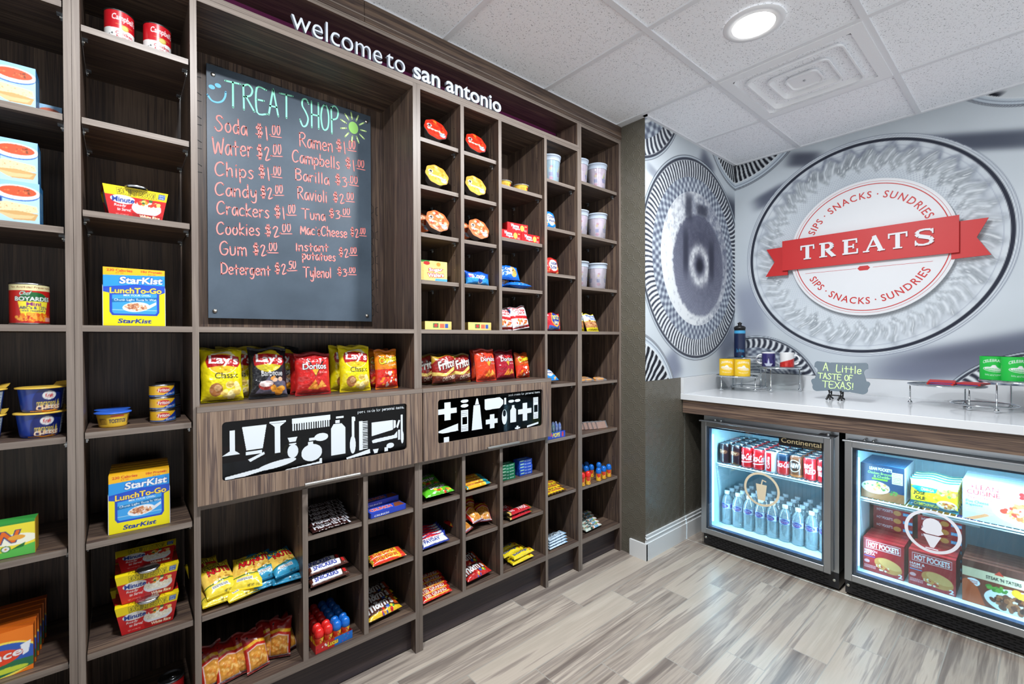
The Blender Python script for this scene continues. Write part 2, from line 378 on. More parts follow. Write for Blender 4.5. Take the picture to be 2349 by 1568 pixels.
plain('red_sign', (188, 22, 24), .5); plain('white_sign', (214, 216, 219), .5); plain('rubber_black', (18, 18, 20), .5)
plain('can_silver', (205, 208, 212), .22, 1); plain('aluminium_foil', (200, 202, 206), .25, 1)
# ---------------- room shell ----------------
XB, XC, YC = 3.5034, 2.3198, -.167
def room():
    m = MB(); m.box(-2.2, XB+.1, -3.4, .42, -.06, 0, 'floor_planks'); struct(m.build('floor'))
    # ceiling: tiles lie in a metal grid
    m = MB(); m.box(-2.2, XB+.1, -3.4, .42, H+.007, H+.06, 'ceiling_tile'); ce = struct(m.build('ceiling'))
    T = .6096; gx, gy = 2.284, -.5983
    holes = [(1.979, -.903)]
    m = MB()
    for i in range(-7, 3):
        x = gx+i*T
        if x < XB: m.box(x-.012, x+.012, -3.4, .42 if x < XC else YC, H, H+.012, 'grid_metal')
    for j in range(-4, 2):
        y = gy+j*T
        m.box(-2.2, XB if y < YC else XC, y-.0122, y+.0122, H-.0004, H+.012, 'grid_metal')
    m.box(XC-.02, XC, YC-.02, .3, H-.001, H+.01, 'grid_metal'); m.box(XC-.02, XB, YC-.02, YC, H-.001, H+.01, 'grid_metal'); m.box(XB-.02, XB, -3.4, YC, H-.001, H+.01, 'grid_metal')
    struct(m.build('ceiling_grid', ce))
    m = MB(); m.box(-2.2, XC+.1, .32, .42, 0, H+.01, 'wall_paint'); struct(m.build('wall_left'))
    m = MB(); m.box(XC, XB+.1, YC, .42, 0, H+.01, 'embossed_wallpaper'); struct(m.build('wall_corner'))
    m = MB(); m.box(XB, XB+.1, -3.4, YC, 0, H+.01, 'wall_paint'); struct(m.build('wall_back'))
    m = MB()
    m.box(XC-.012, XB, YC-.014, YC, 0, .1, 'white_paint'); m.box(XC-.004, XB, YC-.009, YC, .1, .122, 'white_paint'); m.box(XC-.004, XB, YC-.005, YC, .122, .144, 'white_paint')
    m.box(XC-.004, XB, YC-.0115, YC, .118, .124, 'white_paint'); m.box(XC-.004, XB, YC-.008, YC, .138, .145, 'white_paint')
    struct(m.build('baseboard_back'))
    m = MB(); m.box(XC-.013, XC, YC-.014, -.064, 0, .096, 'white_paint'); struct(m.build('baseboard_left'))
room()
# ---------------- shelving ----------------
DEP = .3
def vpanel(par, x0, x1, z0, z1, name='side_panel', pins=(), y1=DEP):
    m = MB(); m.box(x0, x1, 0, y1, z0, z1, 'laminate_vertical', ym='edge_vertical')
    for side, a, b in pins:            # rows of bright shelf-pin holes
        z = a
        while z < b:
            for yy in (.052, .245):
                xx = x0-.0004 if side < 0 else x1+.0004
                P = [(xx, yy+.0022*math.cos(t*math.pi/3), z+.0022*math.sin(t*math.pi/3)) for t in range(6)]
                m.add(P, [tuple(range(6)) if side > 0 else tuple(range(5, -1, -1))], 'pin_metal')
            z += .0635
    return m.build(name, par)
def hpanel(par, x0, x1, zt, name='shelf', y0=.0, th=.0168, y1=DEP, clips=False):
    m = MB(); m.box(x0, x1, y0, y1, zt-th, zt, 'laminate_horizontal', ym='edge_horizontal')
    o = m.build(name, par)
    if clips:
        for x, d in ((x0, 1), (x1, -1)):
            for yy in (.045, .238):
                k = MB(); a, b = sorted((x, x+d*.012)); k.box(a, b, yy-.007, yy+.007, zt-th-.004, zt-th, 'clear_plastic'); a, b = sorted((x, x+d*.004)); k.box(a, b, yy-.005, yy+.005, zt-th-.016, zt-th-.004, 'clear_plastic')
                k.lathe([(.0035, 0), (.0035, .006)], 'pin_metal', (a if d > 0 else b-.006, yy, zt-th-.009), 8, axis='x'); k.build('shelf_clip', o)
    return o
def back(par, x0, x1, z0, z1):
    m = MB(); m.box(x0, x1, DEP-.006, DEP+.012, z0, z1, 'laminate_vertical'); return m.build('back_panel', par)
def kick(par, x0, x1):
    m = MB(); m.box(x0, x1, .04, .056, .004, .144, 'laminate_kick'); m.box(x0, x1, .056, .06, 0, .004, 'void_shade'); m.build('toe_kick', par)
MID, BOT, TOP = 1.338, .171, 2.3495
def drawer(par, x0, x1, wx0, wx1, hx0, hx1):
    zb, zt, wb, wt = .792, 1.0755, .854, 1.040
    m = MB(); y0, y1 = -.0185, -.0005; r = .012
    for a, b, c, d in ((x0, wx0, zb, zt), (wx1, x1, zb, zt), (wx0, wx1, zb, wb), (wx0, wx1, wt, zt)):
        m.box(a, b, y0, y1, c, d, 'laminate_front')
    for cx, cz, sx, sz in ((wx0, wb, 1, 1), (wx1, wb, -1, 1), (wx0, wt, 1, -1), (wx1, wt, -1, -1)):
        P = [(cx, cz)]+[(cx+sx*(r-r*math.sin(t*math.pi/10)), cz+sz*(r-r*math.cos(t*math.pi/10))) for t in range(6)]
        if sx*sz > 0: P = P[::-1]
        n = len(P); m.add([(p, y0, q) for p, q in P]+[(p, y1, q) for p, q in P], [tuple(range(n-1, -1, -1)), tuple(range(n, 2*n))]+[(i, (i+1) % n, n+(i+1) % n, n+i) for i in range(n)], 'laminate_front')
    d = m.build('drawer', par)
    m = MB(); m.box(wx0-.006, wx1+.006, -.0105, -.0075, wb-.006, wt+.006, 'drawer_pane'); m.build('window_pane', d)
    m = MB(); m.tube([(hx0, -.05, .8035), (hx1, -.05, .8035)], .006, 'satin_nickel', 10)
    for q in (.22, .78): m.tube([(hx0+(hx1-hx0)*q, -.05, .8035), (hx0+(hx1-hx0)*q, -.0187, .8035)], .0045, 'satin_nickel', 8)
    m.build('handle', d)
    m = MB()
    m.box(x0+.012, x1-.012, 0.0, .28, .80, .806, 'laminate_horizontal'); m.build('drawer_tray', d)
    return d
def shelving():
    u = thing('shelving_unit', 'dark wood shelving tower at the far left, cut off by the picture edge', 'shelving unit', (0, 0, 0))
    vpanel(u, -.372, -.356, 0, TOP); vpanel(u, -.113, -.0972, 0, TOP, pins=[(-1, .3, 2.2)]); back(u, -.372, -.0972, 0, TOP)
    hpanel(u, -.356, -.113, TOP, 'top_panel'); hpanel(u, -.356, -.113, BOT, 'bottom_panel'); kick(u, -.356, -.113); hpanel(u, -.356, -.113, MID, 'fixed_shelf')
    for z in (2.195, 1.897, 1.598, 1.041, .743, .439): hpanel(u, -.355, -.116, z, y0=.008, clips=True)
    u = thing('shelving_unit', 'wide dark wood shelving unit around the chalkboard with one window drawer', 'shelving unit', (0, 0, 0))
    vpanel(u, -.0964, -.081, 0, TOP, pins=[(1, .3, 2.2)]); vpanel(u, .162, .179, 0, TOP, pins=[(-1, .3, 2.2), (1, .25, .75)]); vpanel(u, .911, .928, 0, TOP, pins=[(-1, .25, .75)])
    vpanel(u, .474, .492, BOT, .775, 'divider_panel', [(-1, .25, .7), (1, .25, .7)]); vpanel(u, .693, .711, BOT, .775, 'divider_panel', [(-1, .25, .7), (1, .25, .7)])
    back(u, -.0964, .928, 0, TOP); hpanel(u, -.081, .911, TOP, 'top_panel')
    hpanel(u, -.081, .162, BOT, 'bottom_panel', th=.027); hpanel(u, .179, .911, BOT, 'bottom_panel', th=.027); kick(u, -.081, .927)
    hpanel(u, -.081, .162, MID, 'fixed_shelf'); hpanel(u, .179, .911, MID, 'fixed_shelf')
    hpanel(u, .179, .911, .79, 'drawer_rail', y0=.002)
    for z in (2.147, 1.899, 1.65, 1.047, .745, .443): hpanel(u, -.0785, .158, z, y0=.004, clips=True)
    hpanel(u, .181, .472, .443, y0=.006); 
    for z in (.602, .402): hpanel(u, .494, .690, z, y0=.008, clips=True); hpanel(u, .713, .908, z, y0=.008, clips=True)
    m = MB(); m.box(.170, .9375, -.0185, -.0005,  1.0762, 1.093, 'laminate_horizontal', ym='edge_horizontal'); m.box(.179, .911, -.0005, DEP, 1.0762, 1.093, 'laminate_horizontal', ym='edge_horizontal'); m.build('drawer_shelf', u)
    global DRAW1, DRAW2
    DRAW1 = drawer(u, .170, .936, .234, .868, .468, .66)
    u2 = u = thing('shelving_unit', 'dark wood shelving unit with small square cubbies and one window drawer', 'shelving unit', (0, 0, 0))
    vpanel(u, .9286, .945, 0, TOP, pins=[(1, .25, .75), (1, 1.42, 2.28)]); vpanel(u, 1.665, 1.683, 0, TOP, pins=[(-1, .25, .75), (-1, 1.42, 2.28), (1, .25, 1.28), (1, 1.42, 2.28)]); vpanel(u, 1.921, 1.937, 0, TOP, pins=[(-1, .25, 1.28), (-1, 1.42, 2.28)])
    for a, b in ((1.145, 1.163), (1.361, 1.379)):
        vpanel(u, a, b, MID, TOP-.0165, 'divider_panel', [(-1, 1.42, 2.28), (1, 1.42, 2.28)]); vpanel(u, a, b, BOT, .775, 'divider_panel', [(-1, .25, .7), (1, .25, .7)])
    back(u, .9286, 1.937, 0, TOP); hpanel(u, .945, 1.665, TOP, 'top_panel'); hpanel(u, 1.683, 1.921, TOP, 'top_panel')
    hpanel(u, .945, 1.665, BOT, 'bottom_panel', th=.027); hpanel(u, 1.683, 1.921, BOT, 'bottom_panel', th=.027); kick(u, .929, 1.937)
    hpanel(u, .945, 1.665, MID, 'fixed_shelf'); hpanel(u, 1.683, 1.921, MID, 'fixed_shelf'); hpanel(u, .945, 1.665, .79, 'drawer_rail', y0=.002)
    for z in (2.143, 1.945, 1.745, 1.547): hpanel(u, .948, 1.142, z, y0=.014, clips=True); hpanel(u, 1.166, 1.358, z, y0=.014, clips=True)
    for z in (2.041, 1.788, 1.546): hpanel(u, 1.382, 1.662, z, y0=.014, clips=True)
    for z in (2.138, 1.886, 1.644, 1.054, .763, .461): hpanel(u, 1.686, 1.918, z, y0=.014, clips=True)
    for z in (.602, .402):
        hpanel(u, .948, 1.142, z, y0=.014, clips=True); hpanel(u, 1.166, 1.358, z, y0=.014, clips=True); hpanel(u, 1.382, 1.662, z, y0=.014, clips=True)
    m = MB(); m.box(.9392, 1.692, -.0185, -.0005, 1.0762, 1.093, 'laminate_horizontal', ym='edge_horizontal'); m.box(.945, 1.665, -.0005, DEP, 1.0762, 1.093, 'laminate_horizontal', ym='edge_horizontal'); m.build('drawer_shelf', u)
    DRAW2 = drawer(u, .942, 1.690, 1.012, 1.628, 1.25, 1.44)
    u = thing('shelving_unit', 'narrow dark wood shelving tower against the olive wallpaper', 'shelving unit', (0, 0, 0))
    vpanel(u, 1.9377, 1.954, 0, 2.4955, pins=[(1, .25, 1.28), (1, 1.42, 2.4)]); vpanel(u, 2.299, 2.3185, 0, 2.4955, pins=[(-1, .25, 1.28), (-1, 1.42, 2.4)]); back(u, 1.9377, 2.3185, 0, 2.4955)
    hpanel(u, 1.954, 2.299, 2.4955, 'top_panel'); hpanel(u, 1.954, 2.299, BOT, 'bottom_panel', th=.027); kick(u, 1.938, 2.299); hpanel(u, 1.954, 2.299, MID, 'fixed_shelf')
    for z in (2.185, 1.889, 1.592, 1.046, .754, .458): hpanel(u, 1.957, 2.296, z, y0=.014, clips=True)
    # header box with its purple back, fascia above it
    u = thing('header_box', 'long dark wood header box with a purple back above the shelves', 'header', (0, 0, 0))
    m = MB(); m.box(-.372, 1.937, 0, .2, 2.3502, 2.366, 'laminate_horizontal', ym='edge_horizontal'); m.build('bottom_board', u)
    m = MB(); m.box(-.372, 1.937, 0, .2, 2.486, 2.502, 'laminate_horizontal', ym='edge_horizontal'); m.build('top_board', u)
    for a in (-.372, 1.921): m = MB(); m.box(a, a+.016, 0, .2, 2.366, 2.486, 'laminate_vertical', ym='edge_vertical'); m.build('end_panel', u)
    m = MB(); m.box(-.356, 1.921, .165, .18, 2.366, 2.486, 'purple_panel'); m.build('purple_panel', u)
    m = MB(); m.box(-.372, .706, -.004, .014, 2.502, H-.002, 'laminate_horizontal'); m.box(.708, 2.3185, -.004, .014, 2.502, H-.002, 'laminate_horizontal'); m.box(-.372, 2.3185, -.006, -.004, 2.518, 2.523, 'edge_horizontal'); m.build('fascia_board', u)
    m = MB(); m.box(-.372, 2.3185, -.0015, -.0003, 2.4962, 2.502, 'edge_horizontal'); m.build('trim_strip', u)
shelving()
# ---------------- ceiling fixtures ----------------
def downlight(x, y, label, watts=DOWN_W):
    t = thing('downlight', label, 'ceiling light', (x, y, H), group='recessed ceiling lights')
    m = MB(); m.lathe([(.078, .004), (.080, -.006), (.112, -.003), (.115, 0)], 'vent_white', n=40, cap0=False, cap1=False); m.build('trim_ring', t)
    m = MB(); m.lathe([(.079, .002), (.078, -.0035), (.05, -.007), (.0, -.009)], 'lens_glow', n=32, cap0=False, cap1=False); m.build('lens', t)
    l = D.lights.new('downlight_lamp', 'AREA'); l.shape = 'DISK'; l.size = .14; l.energy = watts; l.color = DOWN_C
    o = D.objects.new('downlight_lamp', l); COL.objects.link(o); o.location = (x, y, H-.012)
downlight(1.979, -.903, 'round recessed ceiling light glowing beside the square air vent', DOWN_W*.5)
for x, y, k in ((.15, -.903, 1.0), (1.37, -.903, 1.0)):
    downlight(x, y, 'recessed ceiling light outside the picture', DOWN_W*k)
def vent():
    t = thing('air_vent', 'square white ceiling air vent with three nested louvres', 'air vent', (2.589, -.903, H))
    m = MB(); a, b = .2935, .245; z0, z1 = -.004, .004
    for x0, x1, y0, y1 in ((-a, -b, -a, a), (b, a, -a, a), (-b, b, -a, -b), (-b, b, b, a)): m.box(x0, x1, y0, y1, z0, z1, 'vent_white')
    def sq(r, z, k=.03):
        P = []
        for sx, sy, a0 in ((1, 1, 0), (-1, 1, 90), (-1, -1, 180), (1, -1, 270)):
            for i in range(5): q = R(a0+i*22.5); P.append((sx*(r-k)+k*math.cos(q), sy*(r-k)+k*math.sin(q), z))
        return P
    def band(m, rings, mat):
        n = 20; V = sum(rings, []); m.add(V, [(j*n+i, j*n+(i+1) % n, (j+1)*n+(i+1) % n, (j+1)*n+i) for j in range(len(rings)-1) for i in range(n)], mat, False)
    band(m, [sq(.247, -.004), sq(.236, .022)], 'vent_white'); band(m, [sq(.236, .022), sq(.2, .11)], 'void_shade')  # throat and duct cap coloured near-black to stand in for shade
    m.build('frame', t)
    m = MB(); m.add(sq(.2, .11), [tuple(range(20))], 'void_shade'); m.build('duct', t)
    for r, h in ((.205, .075), (.132, .06), (.072, .05)):
        m = MB(); band(m, [sq(r-.05, h, .02), sq(r, -.004), sq(r, -.012), sq(r-.006, -.012), sq(r-.056, h, .014)], 'vent_white')
        if r < .1: m.add(sq(r-.002, -.006), [tuple(range(20))], 'vent_white'); m.lathe([(.006, -.008), (.004, -.011)], 'steel', n=10)
        m.build('louvre', t)
vent()
# ---------------- raised lettering, sign ----------------
def glyph_mesh(ch, bold, ex):
    cu = D.curves.new('t', 'FONT'); cu.body = ch; cu.offset = bold; cu.extrude = ex; cu.resolution_u = 4
    ob = D.objects.new('t', cu); COL.objects.link(ob); dg = bpy.context.evaluated_depsgraph_get()
    me = D.meshes.new_from_object(ob.evaluated_get(dg)); D.objects.remove(ob); D.curves.remove(cu); return me
def letter(ch, bold, ex, sx, sy, mats, parent, M4, name='letter'):
    me = glyph_mesh(ch, bold, ex); me.name = name
    me.transform(Matrix.Diagonal((sx, sy, 1, 1)))
    me.materials.clear()
    for n in mats: me.materials.append(MATS[n])
    for p in me.polygons: p.material_index = 0 if abs(p.normal.z) > .7 else 1
    o = D.objects.new(name, me); COL.objects.link(o); o.parent = parent; o.matrix_local = M4; return o
def adv(s, bold=0):
    T = glyphs(s, bold).reshape(-1, 2); return T[:, 0].min(), T[:, 0].max(), T[:, 1].min(), T[:, 1].max()
def welcome():
    t = thing('lettering_sign', 'raised silver lettering reading welcome to san antonio along the header', 'sign', (0, 0, 2.3662))
    XF = Matrix(((1, 0, 0, 0), (0, 0, -1, 0), (0, 1, 0, 0), (0, 0, 0, 1)))      # glyph plane stands up, faces -y
    for word, x0, x1, bold, xh in (('welcome', .449, .778, -.006, .05), ('to', .796, .876, -.006, .05), ('san', .914, 1.040, .018, .05), ('antonio', 1.070, 1.376, .018, .05)):
        a0, a1, b0, b1 = adv(word, bold); k = (x1-x0)/(a1-a0); xx = adv('o', bold); ky = xh/(xx[3]-xx[2])*.96
        for i, ch in enumerate(word):
            pre = adv(word[:i+1], bold)[1]; own = adv(ch, bold); x = x0+(pre-(own[1])-a0)*k
            letter(ch, bold, .007, k, ky, ('letter_face', 'letter_side'), t, Matrix.Translation((x, .004, .0006-min(0, own[2])*ky))@XF)
welcome()
def treats():
    yc, zc = -.968, 1.847
    t = thing('treats_sign', 'round white wall sign with a red ribbon reading treats', 'sign', (XB, yc, zc))
    # local frame: u runs right along -y, v up, w out of the wall (towards -x)
    B = Matrix(((0, 0, -1, 0), (-1, 0, 0, 0), (0, 1, 0, 0), (0, 0, 0, 1)))
    def P(u, v, w_): return (-w_, -u, v)
    m = MB(); n = 96
    for r, w0, w1, mat in ((.413, .018, .034, 'white_sign'),):
        V = [P(r*math.cos(2*math.pi*i/n), r*math.sin(2*math.pi*i/n), q) for q in (w0, w1) for i in range(n)]
        m.add(V, [(i, (i+1) % n, n+(i+1) % n, n+i) for i in range(n)]+[tuple(range(n, 2*n)), tuple(range(n-1, -1, -1))], mat)
    m.lathe([(.03, 0), (.03, .018)], 'steel', n=12, axis='x', c=(-.018, 0, 0)); d = m.build('disc', t)
    m = MB()
    def ring(r0, r1, w_):
        V = [P(r*math.cos(2*math.pi*i/n), r*math.sin(2*math.pi*i/n), w_) for r in (r0, r1) for i in range(n)]
        m.add(V, [(n+i, n+(i+1) % n, (i+1) % n, i) for i in range(n)], 'red_sign')
    ring(.3805, .3855, .0345); ring(.3965, .398, .0345)
    for u0, u1 in ((-.325, -.045), (.035, .305)): m.add([P(u0, -.1235, .0345), P(u1, -.1235, .0345), P(u1, -.1215, .0345), P(u0, -.1215, .0345)], [(0, 1, 2, 3)], 'red_sign')
    m.add([P(u, v, .0345) for u, v in ((-.042, -.123), (-.03, -.137), (.01, -.137), (.022, -.123), (.01, -.109), (-.03, -.109))], [tuple(range(6))], 'red_sign')
    s = 'SIPS · SNACKS · SUNDRIES'
    for top, r, a0, a1 in ((1, .301, 156, 23), (0, .343, -152, -29)):
        a_, b_, _, _ = adv(s, .012)
        for i, ch in enumerate(s):
            if ch == ' ': continue
            o = adv(ch, .012); pre = adv(s[:i+1], .012)[1]; mid = (pre-(o[1]-o[0])/2-a_)/(b_-a_); an = R(a0+(a1-a0)*mid)
            T = glyphs(ch, .012); kx, ky = .054, .058; rot = an-math.pi/2 if top else an+math.pi/2
            cx, cy = r*math.cos(an), r*math.sin(an); V = []
            for q in T.reshape(-1, 2):
                a, b = (q[0]-(o[0]+o[1])/2)*kx, q[1]*ky
                V.append(P(cx+a*math.cos(rot)-b*math.sin(rot), cy+a*math.sin(rot)+b*math.cos(rot), .0345))
            m.add(V, [(3*j, 3*j+1, 3*j+2) for j in range(len(T))], 'red_sign')
    m.build('red_print', d)
    def slab(pts, w0, w1, mat, name):
        m = MB(); k = len(pts); V = [P(u, v, w_) for w_ in (w0, w1) for u, v in pts]
        m.add(V, [tuple(range(k, 2*k)), tuple(range(k-1, -1, -1))]+[(i, (i+1) % k, k+(i+1) % k, k+i) for i in range(k)], mat); return m.build(name, t)
    slab([(-.458, -.09), (.412, -.09), (.412, .112), (-.458, .112)], .044, .056, 'red_sign', 'ribbon_band')
    slab([(.38, -.122), (.532, -.118), (.478, -.018), (.522, .078), (.38, .08)], .030, .040, 'red_sign', 'ribbon_tail')
    slab([(-.57, -.118), (-.43, -.12), (-.43, .075), (-.565, .072), (-.512, -.022)], .030, .040, 'red_sign', 'ribbon_tail')
    # TREATS: wide serif capitals
    def serif(ch, u0, u1, v0, v1):
        m = MB(); W = u1-u0; Hh = v1-v0; K = [0]; S = .021; Tn = .0095; e = .012
        def bar(a, b, c, d_):
            K[0] += .00025; T_ = .064+K[0]
            V = [P(u0+a, v0+c, .0562), P(u0+b, v0+c, .0562), P(u0+b, v0+d_, .0562), P(u0+a, v0+d_, .0562), P(u0+a, v0+c, T_), P(u0+b, v0+c, T_), P(u0+b, v0+d_, T_), P(u0+a, v0+d_, T_)]
            m.add(V, [(4, 5, 6, 7), (3, 2, 1, 0), (0, 1, 5, 4), (1, 2, 6, 5), (2, 3, 7, 6), (3, 0, 4, 7)], 'white_sign')
        def pol(L, th0=.0562):
            K[0] += .00025; k = len(L); V = [P(u0+a, v0+b, w_) for w_ in (.0562, .064+K[0]) for a, b in L]
            m.add(V, [tuple(range(k, 2*k)), tuple(range(k-1, -1, -1))]+[(i, (i+1) % k, k+(i+1) % k, k+i) for i in range(k)], 'white_sign')
        def stroke(L, th):
            for i in range(len(L)-1):
                (a, b), (c, d_) = L[i], L[i+1]; ln = math.hypot(c-a, d_-b) or 1; nx, ny = -(d_-b)/ln*th[i]/2, (c-a)/ln*th[i]/2; nx2, ny2 = -(d_-b)/ln*th[i+1]/2, (c-a)/ln*th[i+1]/2
                pol([(a-nx, b-ny), (c-nx2, d_-ny2), (c+nx2, d_+ny2), (a+nx, b+ny)])
        if ch == 'T':
            bar(0, W, Hh-Tn, Hh); bar(W/2-S/2, W/2+S/2, 0, Hh); bar(W/2-S, W/2+S, 0, Tn*.8); bar(0, Tn*.8, Hh-.03, Hh); bar(W-Tn*.8, W, Hh-.03, Hh)
        elif ch == 'E':
            bar(.008, .008+S, 0, Hh); bar(0, W, 0, Tn); bar(0, W*.95, Hh-Tn, Hh); bar(.01, W*.75, Hh*.5-Tn/2, Hh*.5+Tn/2); bar(W-Tn*.8, W, 0, .03); bar(W*.95-Tn*.8, W*.95, Hh-.028, Hh); bar(W*.75-Tn*.8, W*.75, Hh*.35, Hh*.65)
        elif ch == 'R':
            bar(.01, .01+S, 0, Hh); bar(0, .01+S+e, 0, Tn*.8); bar(0, W*.5, Hh-Tn, Hh); bar(.02, W*.5, Hh*.46, Hh*.46+Tn)
            L = [(W*.5, Hh-Tn/2)]+[(W*.5+W*.27*math.sin(a), Hh*.73+Hh*.225*math.cos(a)) for a in [math.pi*i/8 for i in range(1, 8)]]+[(W*.5, Hh*.46+Tn/2)]
            stroke(L, [Tn, Tn*1.4, S*.8, S, S, S, S*.8, Tn*1.4, Tn]); stroke([(W*.48, Hh*.48), (W*.86, .002)], [S, S]); bar(W*.72, W, 0, Tn*.8)
        elif ch == 'A':
            stroke([(W*.16, 0), (W*.52, Hh)], [Tn, Tn]); stroke([(W*.5, Hh), (W*.84, 0)], [S, S]); bar(W*.28, W*.72, Hh*.3, Hh*.3+Tn*.8); bar(0, W*.3, 0, Tn*.8); bar(W*.66, W, 0, Tn*.8)
        elif ch == 'S':
            L = []; 
            for i in range(17):
                q = i/16; a = math.pi*(.12+q*1.38) if 0 else 0
            pts = [(.92, .80), (.80, .93), (.52, .965), (.24, .92), (.12, .75), (.24, .60), (.50, .52), (.78, .43), (.90, .26), (.76, .09), (.46, .035), (.2, .08), (.07, .24)]
            stroke([(W*a, Hh*b) for a, b in pts], [Tn, Tn*1.2, Tn, Tn*1.3, S*.95, S, S, S, S*.95, Tn*1.3, Tn, Tn*1.2, Tn]); bar(W*.88, W*.95, Hh*.68, Hh*.97); bar(W*.05, W*.12, Hh*.03, Hh*.34)
        m.build('raised_letter', t)
    for ch, u0, u1 in (('T', -.345, -.265), ('R', -.237, -.147), ('E', -.112, -.032), ('A', -.008, .098), ('T', .112, .2), ('S', .228, .315)): serif(ch, u0, u1, -.032, .061)
treats()
# ---------------- counter ----------------
def counter():
    t = thing('countertop', 'white quartz countertop with upstand and dark wood apron over two coolers', 'counter', (0, 0, 0))
    y1 = -3.35
    m = MB(); m.bbox(2.717, XB-.001, y1, YC-.0005, .905, .943, 'quartz', .002, 'y'); m.build('slab', t)
    m = MB(); m.box(XB-.021, XB-.001, y1, YC-.0205, .9432, 1.045, 'quartz'); m.box(2.719, XB-.001, YC-.02, YC-.0005, .9432, 1.045, 'quartz'); m.build('upstand', t)
    m = MB(); m.box(2.735, 2.755, y1, -.172, .8205, .9045, 'laminate_apron'); m.build('apron', t)
    m = MB(); m.box(2.76, XB-.002, y1, y1+.03, 0, .9045, 'laminate_vertical'); m.build('end_panel', t)
counter()
# ---------------- coolers ----------------
plain('side_glow', (255, 255, 255), .4, emit=(170, 215, 255), es=3.5)
def cooler(ya, label, plate, decal):
    # ya: edge at the viewer's left (larger y); cooler is .71 wide
    yb = ya-.71; t = thing('cooler', label, 'cooler', (2.774, (ya+yb)/2, 0)); off = (2.774, (ya+yb)/2, 0)
    def fin(m, n, par=t): return m.build(n, par, off) if par is t else m.build(n, par, off)
    m = MB(); x0, x1 = 2.775, 3.44; k = .045; S = 'steel'; Lr = 'cooler_liner'; z0, z1 = .092, .8185
    m.box(x0, x1, ya-k, ya, z0, z1, S, ym=Lr); m.box(x0, x1, yb, yb+k, z0, z1, S, yp=Lr)
    m.box(x0, x1, yb+k, ya-k, z1-k-.01, z1, S, zm=Lr); m.box(x0, x1, yb+k, ya-k, z0, z0+.034, S, zp=Lr); m.box(x1-k, x1, yb+k, ya-k, z0+.034, z1-k-.01, S, xm=Lr)
    for i in range(24):        # ribbed back liner
        y = yb+k+.02+i*(.71-2*k-.04)/24; m.box(x1-k-.004, x1-k, y, y+.012, z0+.036, z1-k-.012, Lr)
    fin(m, 'cabinet')
    m = MB(); m.box(x0, x1, yb, ya, .012, .0915, 'black_plastic'); m.box(x0-.002, x0, yb, ya, .012, .0905, 'black_grille')
    for r in range(6):
        z = .020+r*.0112; y = yb+.045+(r % 2)*.017
        while y < ya-.04: m.add([(x0-.0024, y, z), (x0-.0024, y+.024, z), (x0-.0024, y+.024, z+.0045), (x0-.0024, y, z+.0045)], [(3, 2, 1, 0)], 'black_hole'); y += .034
    for y in (ya-.012, yb+.02): m.lathe([(.007, 0), (.006, -.002)], 'pin_metal', (x0-.002, y, .05), 10, axis='x')
    for xx in (x0+.04, x1-.05):
        for y in (ya-.05, yb+.05): m.lathe([(.018, 0), (.018, .012)], 'rubber_black', (xx, y, 0), 12)
    fin(m, 'base_grille')
    # door
    a, b = ya-.008, yb+.022; zb, zt = .098, .789; w_ = .032; xa, xc = 2.72, 2.768
    m = MB()
    m.bbox(xa, xc, a-w_, a, zb, zt, S, .002, 'z'); m.bbox(xa, xc, b, b+w_, zb, zt, S, .002, 'z'); m.bbox(xa, xc, b+w_, a-w_, zb, zb+w_, S, .002, 'y'); m.bbox(xa, xc, b+w_, a-w_, zt-w_, zt, S, .002, 'y')
    m.bbox(xa-.018, xa+.01, b+.0, a+.004, zt-.004, zt+.004, S, .0015, 'y')
    g = .012
    for q in ((a-w_-g, a-w_, zb+w_, zt-w_), (b+w_, b+w_+g, zb+w_, zt-w_), (b+w_+g, a-w_-g, zb+w_, zb+w_+g), (b+w_+g, a-w_-g, zt-w_-g, zt-w_)): m.box(xa+.018, xc, q[0], q[1], q[2], q[3], 'gasket_reflection')  # door seal strips; their blue imitates reflections at the glazing edge
    d = fin(m, 'door')
    m = MB(); m.box(xa+.012, xa+.016, b+w_-.002, a-w_+.002, zb+w_-.002, zt-w_+.002, 'door_glass'); fin(m, 'glass_pane', d)
    m = MB(); m.box(xa-.006, x0+.02, b-.018, b+.06, zt+.0045, zt+.0085, 'steel_dark'); fin(m, 'hinge_plate', t); m = MB(); m.lathe([(.009, 0), (.009, .012)], S, (xa+.01, b+.014, zt+.0085), 12); fin(m, 'hinge_pin', t)
    for i in range(2): m = MB(); m.lathe([(.007, -.004), (.007, .0), (.005, .004), (0, .0055)], 'chrome', (2.75, a-.075-.035*i, zt+.008), 12, cap1=False); fin(m, 'bolt', t)
    m = MB(); yq0, yq1 = yb+.12, ya-.2; m.box(2.777, 2.797, yb+.06, ya-.06, .7455, .758, 'cooler_liner'); m.box(2.778, 2.796, yq0, yq1, .739, .7453, 'bar_glow'); fin(m, 'light_bar')
    l = D.lights.new('cooler_lamp', 'AREA'); l.shape = 'RECTANGLE'; l.size = .02; l.size_y = yq1-yq0; l.energy = COOL_W; l.color = COOL_C
    o = D.objects.new('cooler_lamp', l); COL.objects.link(o); o.location = (2.787, (yq0+yq1)/2, .7375); o.rotation_euler = (0, R(-6), 0)
    for yv, sg in ((ya-k-.0035, 1), (yb+k+.0035, -1)):
        m = MB(); a_, b_ = sorted((yv, yv-sg*.006)); m.box(2.778, 2.792, a_, b_, .16, .70, 'side_glow'); fin(m, 'side_light')
        l = D.lights.new('cooler_side_lamp', 'AREA'); l.shape = 'RECTANGLE'; l.size = .012; l.size_y = .5; l.energy = COOL_W*.42; l.color = COOL_C
        o = D.objects.new('cooler_side_lamp', l); COL.objects.link(o); o.location = (2.785, yv-sg*.008, .43); o.rotation_euler = (R(90*-sg), 0, 0)
    # wire shelf
    zs = plate['shelf']; m = MB(); xf = 2.835
